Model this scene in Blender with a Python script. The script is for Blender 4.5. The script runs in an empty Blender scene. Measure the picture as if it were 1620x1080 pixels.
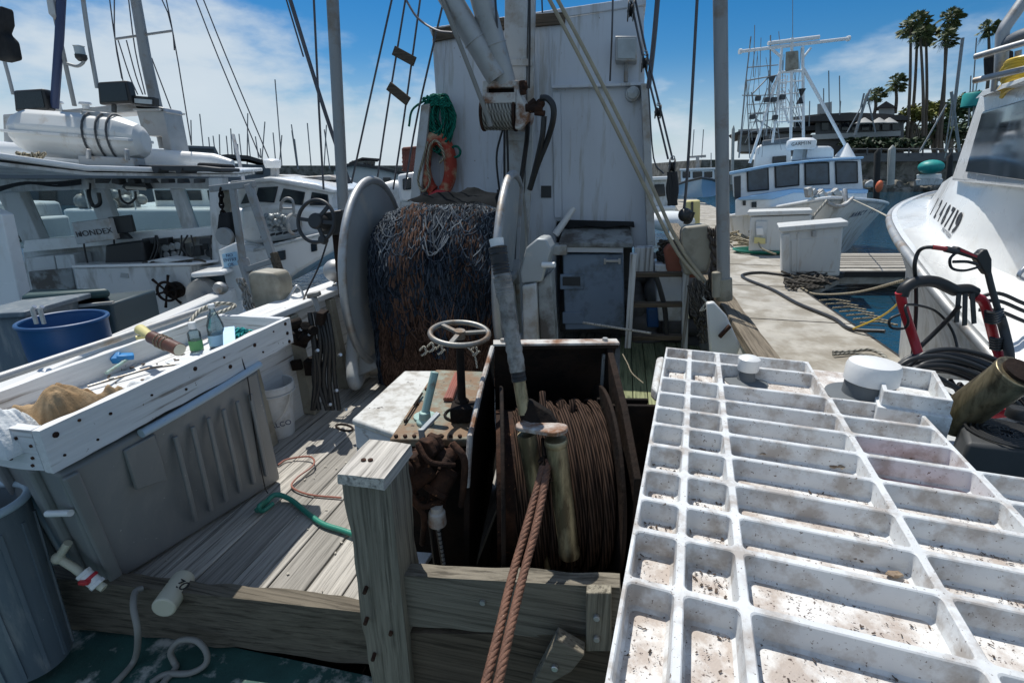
import bpy, bmesh, math, random
from mathutils import Vector as V, Matrix, noise as mnoise
random.seed(7)
R = math.radians
S = bpy.context.scene
COL = S.collection
# ---------------------------------------------------------------- camera
CAM_H = 1.55; TILT = R(18.3); FPX = 800.0
cd = bpy.data.cameras.new('camera'); cam = bpy.data.objects.new('camera', cd); COL.objects.link(cam)
cd.sensor_width = 36; cd.lens = FPX / 1620 * 36; cd.clip_start = .05; cd.clip_end = 3000
cam.location = (0, 0, CAM_H); cam.rotation_euler = (R(90) - TILT, 0, 0)
S.camera = cam
# ---------------------------------------------------------------- world and sun
SUN = V((-.20, .40, .90)).normalized()
wd = bpy.data.worlds.new('World'); S.world = wd; wd.use_nodes = True
nt = wd.node_tree; nt.nodes.clear()
def WN(t, **k):
    n = nt.nodes.new(t)
    for a, b in k.items(): setattr(n, a, b)
    return n
out = WN('ShaderNodeOutputWorld'); bg = WN('ShaderNodeBackground')
sky = WN('ShaderNodeTexSky'); sky.sky_type = 'NISHITA'; sky.sun_disc = False
sky.sun_elevation = math.asin(SUN.z); sky.sun_rotation = math.atan2(SUN.x, SUN.y)
sky.air_density = 1.0; sky.dust_density = .2; sky.ozone_density = 4.0
hs = WN('ShaderNodeHueSaturation'); hs.inputs['Saturation'].default_value = 1.45; hs.inputs['Value'].default_value = 1.25
nt.links.new(sky.outputs[0], hs.inputs['Color'])
tc = WN('ShaderNodeTexCoord'); sp = WN('ShaderNodeSeparateXYZ'); nt.links.new(tc.outputs['Generated'], sp.inputs[0])
mp = WN('ShaderNodeMapping'); mp.inputs['Scale'].default_value = (1, 1, 2.6); nt.links.new(tc.outputs['Generated'], mp.inputs[0])
mp.inputs['Location'].default_value = (.35, .1, .3)
n1 = WN('ShaderNodeTexNoise'); n1.inputs['Scale'].default_value = 3.4; n1.inputs['Detail'].default_value = 9; n1.inputs['Roughness'].default_value = .56
nt.links.new(mp.outputs[0], n1.inputs['Vector'])
def WM(op, a, b, c=None):
    m = WN('ShaderNodeMath', operation=op)
    for i, x in enumerate((a, b, c)):
        if x is None: continue
        if isinstance(x, (int, float)): m.inputs[i].default_value = x
        else: nt.links.new(x, m.inputs[i])
    return m.outputs[0]
# cloud bank: fills the low sky, its top edge broken by the noise; thinner towards +X
thr = WM('SUBTRACT', .155, WM('MULTIPLY', sp.outputs['X'], .07))
edge = WM('ADD', WM('SUBTRACT', thr, sp.outputs['Z']), WM('MULTIPLY', WM('SUBTRACT', n1.outputs[0], .5), .74))
mr = WN('ShaderNodeMapRange', interpolation_type='SMOOTHSTEP'); nt.links.new(edge, mr.inputs[0])
mr.inputs[1].default_value = -.07; mr.inputs[2].default_value = .12
ah = WN('ShaderNodeMapRange', interpolation_type='SMOOTHSTEP'); nt.links.new(sp.outputs['Y'], ah.inputs[0])      # the bank lies ahead; cut off astern to dim aft-facing walls
ah.inputs[1].default_value = -.25; ah.inputs[2].default_value = .35
vz = WN('ShaderNodeMapRange', interpolation_type='SMOOTHSTEP'); nt.links.new(sp.outputs['Z'], vz.inputs[0]); vz.inputs[1].default_value = .42; vz.inputs[2].default_value = .75; vz.inputs[4].default_value = .24
vb = WN('ShaderNodeMapRange', interpolation_type='SMOOTHSTEP'); nt.links.new(sp.outputs['Y'], vb.inputs[0]); vb.inputs[1].default_value = .1; vb.inputs[2].default_value = -.3; vb.inputs[4].default_value = .40   # unseen veil overhead and astern, added for neutral fill light
hz = WN('ShaderNodeMapRange', interpolation_type='SMOOTHSTEP'); nt.links.new(sp.outputs['Z'], hz.inputs[0]); hz.inputs[1].default_value = .20; hz.inputs[2].default_value = -.02; hz.inputs[4].default_value = .80   # pale air along the horizon
cf = WM('MAXIMUM', WM('MAXIMUM', hz.outputs[0], WM('MULTIPLY', WM('MULTIPLY', mr.outputs[0], .93), ah.outputs[0])), WM('MAXIMUM', vz.outputs[0], vb.outputs[0]))
mx = WN('ShaderNodeMix', data_type='RGBA'); nt.links.new(cf, mx.inputs[0]); nt.links.new(hs.outputs[0], mx.inputs[6])
cr = WN('ShaderNodeMix', data_type='RGBA'); nt.links.new(n1.outputs[0], cr.inputs[0])
cr.inputs[6].default_value = (7.0, 8.7, 10.2, 1); cr.inputs[7].default_value = (10.8, 11.8, 12.6, 1)
nt.links.new(cr.outputs[2], mx.inputs[7])
nt.links.new(mx.outputs[2], bg.inputs[0]); bg.inputs[1].default_value = .068
nt.links.new(bg.outputs[0], out.inputs[0])
ld = bpy.data.lights.new('sun', 'SUN'); ld.energy = 4.6; ld.angle = R(.5); ld.color = (1, .96, .89)
lo = bpy.data.objects.new('sun', ld); COL.objects.link(lo); lo.location = (0, 0, 30)
lo.rotation_euler = (-SUN).to_track_quat('-Z', 'Y').to_euler()
S.view_settings.view_transform = 'Standard'; S.view_settings.look = 'None'
S.view_settings.exposure = 0.0; S.view_settings.gamma = 1
# ---------------------------------------------------------------- pixel of the photograph -> point in the place
CT, ST = math.cos(TILT), math.sin(TILT)
def at(px, py, Y=None, Z=None, X=None):
    dx = (px - 810) / FPX; dy = -(py - 540) / FPX
    d = V((dx, CT + dy * ST, -ST + dy * CT))
    k = Y / d.y if Y is not None else ((Z - CAM_H) / d.z if Z is not None else X / d.x)
    return d * k + V((0, 0, CAM_H))
def scale_at(p):                                   # metres per photo pixel at a point
    return (p.y * CT - (p.z - CAM_H) * ST) / FPX
# ---------------------------------------------------------------- mesh builder
def frame(d):
    d = d.normalized(); u = V((0, 0, 1)) if abs(d.z) < .95 else V((0, 1, 0))
    x = d.cross(u).normalized(); return x, x.cross(d).normalized()
class MB:
    def __init__(s): s.v = []; s.f = []; s.uv = {}
    def quadgrid(s, pts, closu=False, closv=False, uvs=None):
        nu, nv = len(pts), len(pts[0]); b = len(s.v)
        for r in pts: s.v += [V(p) for p in r]
        for i in range(nu if closu else nu - 1):
            for j in range(nv if closv else nv - 1):
                i2 = (i + 1) % nu; j2 = (j + 1) % nv
                if uvs:
                    s.uv[len(s.f)] = (uvs(i, j), uvs(i + 1, j), uvs(i + 1, j + 1), uvs(i, j + 1))
                s.f.append((b + i * nv + j, b + i2 * nv + j, b + i2 * nv + j2, b + i * nv + j2))
        return b
    def poly(s, pts):
        b = len(s.v); s.v += [V(p) for p in pts]; s.f.append(tuple(range(b, b + len(pts)))); return s
    def hexa(s, p):                                # 4 bottom, 4 top
        b = len(s.v); s.v += [V(q) for q in p]
        for q in ((3, 2, 1, 0), (4, 5, 6, 7), (0, 1, 5, 4), (1, 2, 6, 5), (2, 3, 7, 6), (3, 0, 4, 7)):
            s.f.append(tuple(b + i for i in q))
        return s
    def box(s, c, d, rot=None, taper=1.0):
        c = V(c); P = []
        for z, t in ((-.5, 1), (.5, taper)):
            for x, y in ((-.5, -.5), (.5, -.5), (.5, .5), (-.5, .5)):
                q = V((x * d[0] * t, y * d[1] * t, z * d[2]))
                P.append(c + (rot @ q if rot else q))
        return s.hexa(P)
    def bounds(s, a, b):
        return s.box([(x + y) / 2 for x, y in zip(a, b)], [abs(y - x) for x, y in zip(a, b)])
    def bar(s, p, q, w, h, up=None):
        p, q = V(p), V(q); d = (q - p).normalized()
        u = V(up) if up is not None else (V((0, 0, 1)) if abs(d.z) < .95 else V((0, 1, 0)))
        x = d.cross(u).normalized() * w / 2; y = x.cross(d).normalized() * h / 2
        return s.hexa([p - x - y, p + x - y, p + x + y, p - x + y, q - x - y, q + x - y, q + x + y, q - x + y])
    def tube(s, pts, r, n=8, closed=False, caps=True, rf=None):
        pts = [V(p) for p in pts]; m = len(pts); x = None; rows = []; L = [0]
        for i in range(m):
            a = pts[i - 1] if (i or closed) else pts[i]; c = pts[(i + 1) % m] if (i < m - 1 or closed) else pts[i]
            d = (c - a)
            if d.length < 1e-9: d = V((0, 0, 1))
            d.normalize()
            if x is None: x, _ = frame(d)
            x = (x - d * x.dot(d))
            if x.length < 1e-6: x, _ = frame(d)
            x.normalize(); y = d.cross(x); rr = rf(i / (m - 1)) * r if rf else r
            rows.append([pts[i] + (x * math.cos(t) + y * math.sin(t)) * rr for t in [2 * math.pi * k / n for k in range(n)]])
            if i: L.append(L[-1] + (pts[i] - pts[i - 1]).length)
        L.append(L[-1] + (pts[0] - pts[-1]).length)
        b = s.quadgrid(rows, closu=closed, closv=True, uvs=lambda i, j: (L[i] / (6.283 * r), j / n))
        if caps and not closed:
            s.f.append(tuple(b + k for k in reversed(range(n)))); e = b + (m - 1) * n; s.f.append(tuple(e + k for k in range(n)))
        return s
    def cyl(s, p, q, r, r2=None, n=16, caps=True):
        r2 = r if r2 is None else r2
        return s.tube([p, q], r, n, rf=lambda t: 1 + (r2 / r - 1) * t, caps=caps)
    def lathe(s, prof, o, axis=(0, 0, 1), n=24, sx=1, sy=1, x0=None):
        o = V(o); d = V(axis).normalized()
        if x0 is not None: x = V(x0).normalized(); y = d.cross(x)
        else: x, y = frame(d)
        rows = [[o + d * z + (x * math.cos(t) * sx + y * math.sin(t) * sy) * max(r, 1e-4) for t in [2 * math.pi * k / n for k in range(n)]] for r, z in prof]
        s.quadgrid(rows, closv=True, uvs=lambda i, j: (i, j / n)); return s
    def prism(s, pts, vec):
        pts = [V(p) for p in pts]; vec = V(vec); b = len(s.v); n = len(pts)
        s.v += pts + [p + vec for p in pts]
        s.f.append(tuple(b + i for i in reversed(range(n)))); s.f.append(tuple(b + n + i for i in range(n)))
        for i in range(n):
            j = (i + 1) % n; s.f.append((b + i, b + j, b + n + j, b + n + i))
        return s
    def pprism(s, px, Y, dep):                     # outline read off the photo, standing at distance Y, real depth dep
        if Y >= 12:
            c = at(sum(p[0] for p in px) / len(px), 300, Y=Y); c.z = 0; return s.prism([at(a, b, Y=Y) for a, b in px], c.normalized() * dep)
        return s.prism([at(a, b, Y=Y) for a, b in px], (0, dep, 0))
    def pbox(s, x0, y0, x1, y1, Y, dep): return s.pprism([(x0, y0), (x1, y0), (x1, y1), (x0, y1)], Y, dep)
    def torus(s, c, axis, Rr, r, n=32, m=8, sy=1.0, x0=None):
        c = V(c); d = V(axis).normalized()
        if x0 is not None: x = V(x0).normalized(); y = d.cross(x)
        else: x, y = frame(d)
        return s.tube([c + (x * math.cos(t) + y * math.sin(t) * sy) * Rr for t in [2 * math.pi * k / n for k in range(n)]], r, m, closed=True)
    def ball(s, c, r, n=16, m=10):
        r = (r, r, r) if isinstance(r, (int, float)) else r; c = V(c)
        rows = [[c + V((math.sin(a) * math.cos(t) * r[0], math.sin(a) * math.sin(t) * r[1], -math.cos(a) * r[2]))
                 for t in [2 * math.pi * k / n for k in range(n)]] for a in [max(.02, min(3.12, math.pi * i / m)) for i in range(m + 1)]]
        s.quadgrid(rows, closv=True); return s
    def text(s, body, size, o, xdir, ydir, shear=0, width=1.0, bold=0):
        cu = bpy.data.curves.new('lettering', 'FONT'); cu.body = body; cu.size = size; cu.shear = shear
        cu.extrude = .0015; cu.offset = bold; cu.align_x = 'CENTER'; cu.align_y = 'CENTER'; cu.resolution_u = 3
        ob = bpy.data.objects.new('lettering', cu); me = bpy.data.meshes.new_from_object(ob)
        X = V(xdir).normalized(); Yv = V(ydir); Yv = (Yv - X * Yv.dot(X)).normalized(); Z = X.cross(Yv); b = len(s.v)
        s.v += [V(o) + X * v.co.x * width + Yv * v.co.y + Z * v.co.z for v in me.vertices]
        for p in me.polygons: s.f.append(tuple(b + i for i in p.vertices))
        bpy.data.objects.remove(ob); bpy.data.curves.remove(cu); bpy.data.meshes.remove(me); return s
    def bbox(s):
        lo = V([min(v[i] for v in s.v) for i in range(3)]); hi = V([max(v[i] for v in s.v) for i in range(3)]); return lo, hi
    def mesh(s, name, m, inv, smooth):
        me = bpy.data.meshes.new(name); me.from_pydata([inv @ v for v in s.v], [], s.f)
        if s.uv:
            ul = me.uv_layers.new(name='UVMap')
            for fi, q in s.uv.items():
                ls = me.polygons[fi].loop_start
                for k, c in enumerate(q): ul.data[ls + k].uv = c
        bm = bmesh.new(); bm.from_mesh(me); bmesh.ops.recalc_face_normals(bm, faces=bm.faces); bm.to_mesh(me); bm.free()
        if smooth:
            me.polygons.foreach_set('use_smooth', [True] * len(me.polygons)); me.set_sharp_from_angle(angle=R(smooth))
        me.materials.append(m); me.update(); return me
WM_ = {}
def thing(name, label, cat, loc=(0, 0, 0), group=None):
    o = bpy.data.objects.new(name, None); COL.objects.link(o); o.empty_display_size = .1
    o.location = loc; WM_[o] = Matrix.Translation(V(loc)); o['label'] = label; o['category'] = cat
    if group: o['group'] = group
    return o
SPLIT = set('stay_line leg_ ladder antenna_rack cross_tie crossarm dash_wiring wand cork_line registration_number nail_head seam_batten spars cable_wrap cover_bolt top_bolt patch_plate drum_flange drum_cheek loose_turn twine gauge_mark whip_antenna roof_beam side_post hook lamps grip handle_frame upright lead roof_wiring outer_guard moulded_rib corner_rib end_rib rib shackle fitting guard_rail header'.split())
def pieces(mb):
    p = list(range(len(mb.v)))
    def fd(a):
        while p[a] != a: p[a] = p[p[a]]; a = p[a]
        return a
    for f in mb.f:
        for b in f[1:]: p[fd(b)] = fd(f[0])
    d = {}
    for i, f in enumerate(mb.f): d.setdefault(fd(f[0]), []).append(i)
    o = []
    for fs in d.values():
        n = MB(); ix = {}
        for i in fs:
            for a in mb.f[i]:
                if a not in ix: ix[a] = len(n.v); n.v.append(mb.v[a])
            if i in mb.uv: n.uv[len(n.f)] = mb.uv[i]
            n.f.append(tuple(ix[a] for a in mb.f[i]))
        o.append(n)
    return o
def part(name, mb, m, parent, bevel=0, smooth=40, label=None, seg=2):
    if name in SPLIT:
        q = pieces(mb)
        if len(q) > 1: return [part_one(name, n, m, parent, bevel, smooth, label, seg) for n in q][0]
    return part_one(name, mb, m, parent, bevel, smooth, label, seg)
def part_one(name, mb, m, parent, bevel=0, smooth=40, label=None, seg=2):
    inv = WM_[parent].inverted()
    o = bpy.data.objects.new(name, mb.mesh(name, m, inv, smooth)); COL.objects.link(o); o.parent = parent; WM_[o] = WM_[parent]
    if bevel:
        b = o.modifiers.new('bevel', 'BEVEL'); b.width = bevel; b.segments = seg; b.limit_method = 'ANGLE'; b.angle_limit = R(35); b.harden_normals = False
    if label: o['label'] = label
    return o
def solo(name, label, cat, mb, m, bevel=0, smooth=40, group=None, kind=None):
    lo_, hi_ = mb.bbox(); c = V(((lo_.x + hi_.x) / 2, (lo_.y + hi_.y) / 2, lo_.z))
    o = bpy.data.objects.new(name, mb.mesh(name, m, Matrix.Translation(-c), smooth)); COL.objects.link(o); o.location = c
    WM_[o] = Matrix.Translation(c)
    if bevel:
        b = o.modifiers.new('bevel', 'BEVEL'); b.width = bevel; b.segments = 2; b.limit_method = 'ANGLE'; b.angle_limit = R(35)
    if kind: o['kind'] = kind
    if label: o['label'] = label
    if cat: o['category'] = cat
    if group: o['group'] = group
    return o
def struct(name, mb, m, bevel=0, smooth=40): return solo(name, None, None, mb, m, bevel, smooth, None, 'structure')
def catenary(p, q, sag, n=14): return [V(p).lerp(V(q), t) - V((0, 0, sag * 4 * t * (1 - t))) for t in [i / n for i in range(n + 1)]]
def smoothpath(pts, k=6):                          # Catmull-Rom through the points
    pts = [V(p) for p in pts]; P = [pts[0] * 2 - pts[1]] + pts + [pts[-1] * 2 - pts[-2]]; o = []
    for i in range(1, len(P) - 2):
        a, b, c, d = P[i - 1:i + 3]
        for j in range(k):
            t = j / k; o.append(.5 * (2 * b + (c - a) * t + (2 * a - 5 * b + 4 * c - d) * t * t + (3 * b - a - 3 * c + d) * t ** 3))
    o.append(pts[-1]); return o
def pp(l, k=6): return smoothpath([at(a, b, Y=y) for a, b, y in l], k)
def ppz(l, k=6): return smoothpath([at(a, b, Z=z) for a, b, z in l], k)
# ---------------------------------------------------------------- materials
def newmat(name):
    m = bpy.data.materials.new(name); m.use_nodes = True; t = m.node_tree; b = t.nodes['Principled BSDF']
    return m, t, b
def c4(c): return (c[0], c[1], c[2], 1)
def mat(name, col, rough=.55, metal=0, var=.15, scale=5, st=(1, 1, 1), dirt=None, damt=.35, dscale=3, dst=(1, 1, 1), spk=None, samt=.3, sscale=60,
        bump=.12, bscale=45, spec=.5, coat=0, island=0, rot=0):
    m, t, b = newmat(name); N = t.nodes.new; L = t.links.new
    tc = N('ShaderNodeTexCoord')
    def noise(sc, stv, det=7, ro=.6):
        mp = N('ShaderNodeMapping'); mp.vector_type = 'TEXTURE'; mp.inputs['Scale'].default_value = tuple(1 / q for q in stv); mp.inputs['Rotation'].default_value = (0, 0, rot); L(tc.outputs['Object'], mp.inputs[0])
        n = N('ShaderNodeTexNoise'); n.inputs['Scale'].default_value = sc; n.inputs['Detail'].default_value = det; n.inputs['Roughness'].default_value = ro
        L(mp.outputs[0], n.inputs['Vector']); return n.outputs[0]
    def rng(x, a, b_, c=0, d=1):
        r = N('ShaderNodeMapRange'); L(x, r.inputs[0])
        for i, q in enumerate((a, b_, c, d)): r.inputs[1 + i].default_value = q
        return r.outputs[0]
    def mix(f, a, b_, mode='MIX'):
        x = N('ShaderNodeMix'); x.data_type = 'RGBA'; x.blend_type = mode
        if isinstance(f, float): x.inputs[0].default_value = f
        else: L(f, x.inputs[0])
        for i, q in ((6, a), (7, b_)):
            if isinstance(q, tuple): x.inputs[i].default_value = c4(q)
            else: L(q, x.inputs[i])
        return x.outputs[2]
    lo_ = tuple(max(0, c * (1 - var)) for c in col); hi_ = tuple(c * (1 + var) for c in col)
    n0 = noise(scale, st); c = mix(rng(n0, .3, .7), lo_, hi_)
    if island:
        g = N('ShaderNodeNewGeometry'); k = rng(g.outputs['Random Per Island'], 0, 1, 1 - island, 1 + island)
        cb = N('ShaderNodeCombineColor')
        for i in range(3): L(k, cb.inputs[i])
        c = mix(1.0, c, cb.outputs[0], 'MULTIPLY')
    r0 = None
    if dirt is not None:
        nd = noise(dscale, dst, 9, .65); f = rng(nd, .62 - damt * .5, .72 - damt * .35); c = mix(f, c, dirt); r0 = f
    if spk is not None:
        ns = noise(sscale, (1, 1, 1), 3, .7); f2 = rng(ns, .72 - samt * .3, .75 - samt * .3); c = mix(f2, c, spk)
    L(c, b.inputs['Base Color']); b.inputs['Metallic'].default_value = metal
    L(rng(n0, .2, .8, max(.02, rough - .08), min(1, rough + .1)), b.inputs['Roughness'])
    b.inputs['Specular IOR Level'].default_value = spec
    if coat: b.inputs['Coat Weight'].default_value = coat; b.inputs['Coat Roughness'].default_value = .1
    if bump:
        bn = N('ShaderNodeBump'); bn.inputs['Strength'].default_value = bump; bn.inputs['Distance'].default_value = .01
        L(noise(bscale, st if st != (1, 1, 1) else (1, 1, 1), 6), bn.inputs['Height']); L(bn.outputs[0], b.inputs['Normal'])
    return m
def wood(name, col, axis, dark=.45, island=.22, paint=None, pamt=.3, bump=.5, rot=R(-12)):
    st = {0: (1.0, 34, 34), 1: (34, 1.0, 34), 2: (34, 34, 1.0)}[axis]
    if paint is None: return mat(name, col, .85, 0, .26, 2.8, st, tuple(c * dark for c in col), .26, 1.6, tuple(q * 1.3 for q in st), bump=bump * .8, bscale=5, island=island, spec=.15, rot=rot)
    return mat(name, col, .6, 0, .10, 2.2, st, paint, pamt, 2.4, tuple(q * .35 for q in st), bump=bump * .5, bscale=4, spk=paint, samt=.1, sscale=18, spec=.4, rot=rot)
def ropemat(name, col, dark=.4, strands=3, pitch=.55, rough=.8, metal=0, col2=None):
    m, t, b = newmat(name); N = t.nodes.new; L = t.links.new
    uv = N('ShaderNodeUVMap'); s = N('ShaderNodeSeparateXYZ'); L(uv.outputs[0], s.inputs[0])
    def M(op, a, b_):
        q = N('ShaderNodeMath'); q.operation = op
        for i, x in enumerate((a, b_)):
            if isinstance(x, (int, float)): q.inputs[i].default_value = x
            else: L(x, q.inputs[i])
        return q.outputs[0]
    h = M('ABSOLUTE', M('SINE', M('MULTIPLY', M('ADD', M('MULTIPLY', s.outputs[0], pitch * strands), M('MULTIPLY', s.outputs[1], strands)), 3.14159), 0), 0)
    tc = N('ShaderNodeTexCoord'); n = N('ShaderNodeTexNoise'); n.inputs['Scale'].default_value = 14; n.inputs['Detail'].default_value = 6; L(tc.outputs['Object'], n.inputs['Vector'])
    x = N('ShaderNodeMix'); x.data_type = 'RGBA'; L(n.outputs[0], x.inputs[0]); x.inputs[6].default_value = c4(tuple(c * .6 for c in col)); x.inputs[7].default_value = c4(col2 or tuple(min(1, c * 1.4) for c in col))
    y = N('ShaderNodeMix'); y.data_type = 'RGBA'; L(h, y.inputs[0]); y.inputs[6].default_value = c4(tuple(c * dark * .5 for c in col)); L(x.outputs[2], y.inputs[7])
    b.inputs['Specular IOR Level'].default_value = .15; L(y.outputs[2], b.inputs['Base Color']); b.inputs['Roughness'].default_value = rough; b.inputs['Metallic'].default_value = metal
    bn = N('ShaderNodeBump'); bn.inputs['Strength'].default_value = .9; bn.inputs['Distance'].default_value = .006; L(h, bn.inputs['Height']); L(bn.outputs[0], b.inputs['Normal'])
    return m
def glassmat(name, tint, refl=.25, opac=0.0, body=(0, 0, 0)):
    m, t, b = newmat(name); N = t.nodes.new; L = t.links.new; t.nodes.remove(b); o = t.nodes['Material Output']
    tr = N('ShaderNodeBsdfTransparent'); tr.inputs[0].default_value = c4(tint); gl = N('ShaderNodeBsdfGlossy'); gl.inputs['Roughness'].default_value = .03
    df = N('ShaderNodeBsdfDiffuse'); df.inputs[0].default_value = c4(body); m0 = N('ShaderNodeMixShader'); m0.inputs[0].default_value = opac; L(tr.outputs[0], m0.inputs[1]); L(df.outputs[0], m0.inputs[2])
    fr = N('ShaderNodeLayerWeight'); fr.inputs[0].default_value = refl; mx_ = N('ShaderNodeMixShader')
    L(fr.outputs['Fresnel'], mx_.inputs[0]); L(m0.outputs[0], mx_.inputs[1]); L(gl.outputs[0], mx_.inputs[2]); L(mx_.outputs[0], o.inputs[0]); return m
W3 = (.55, .55, .54)
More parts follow.
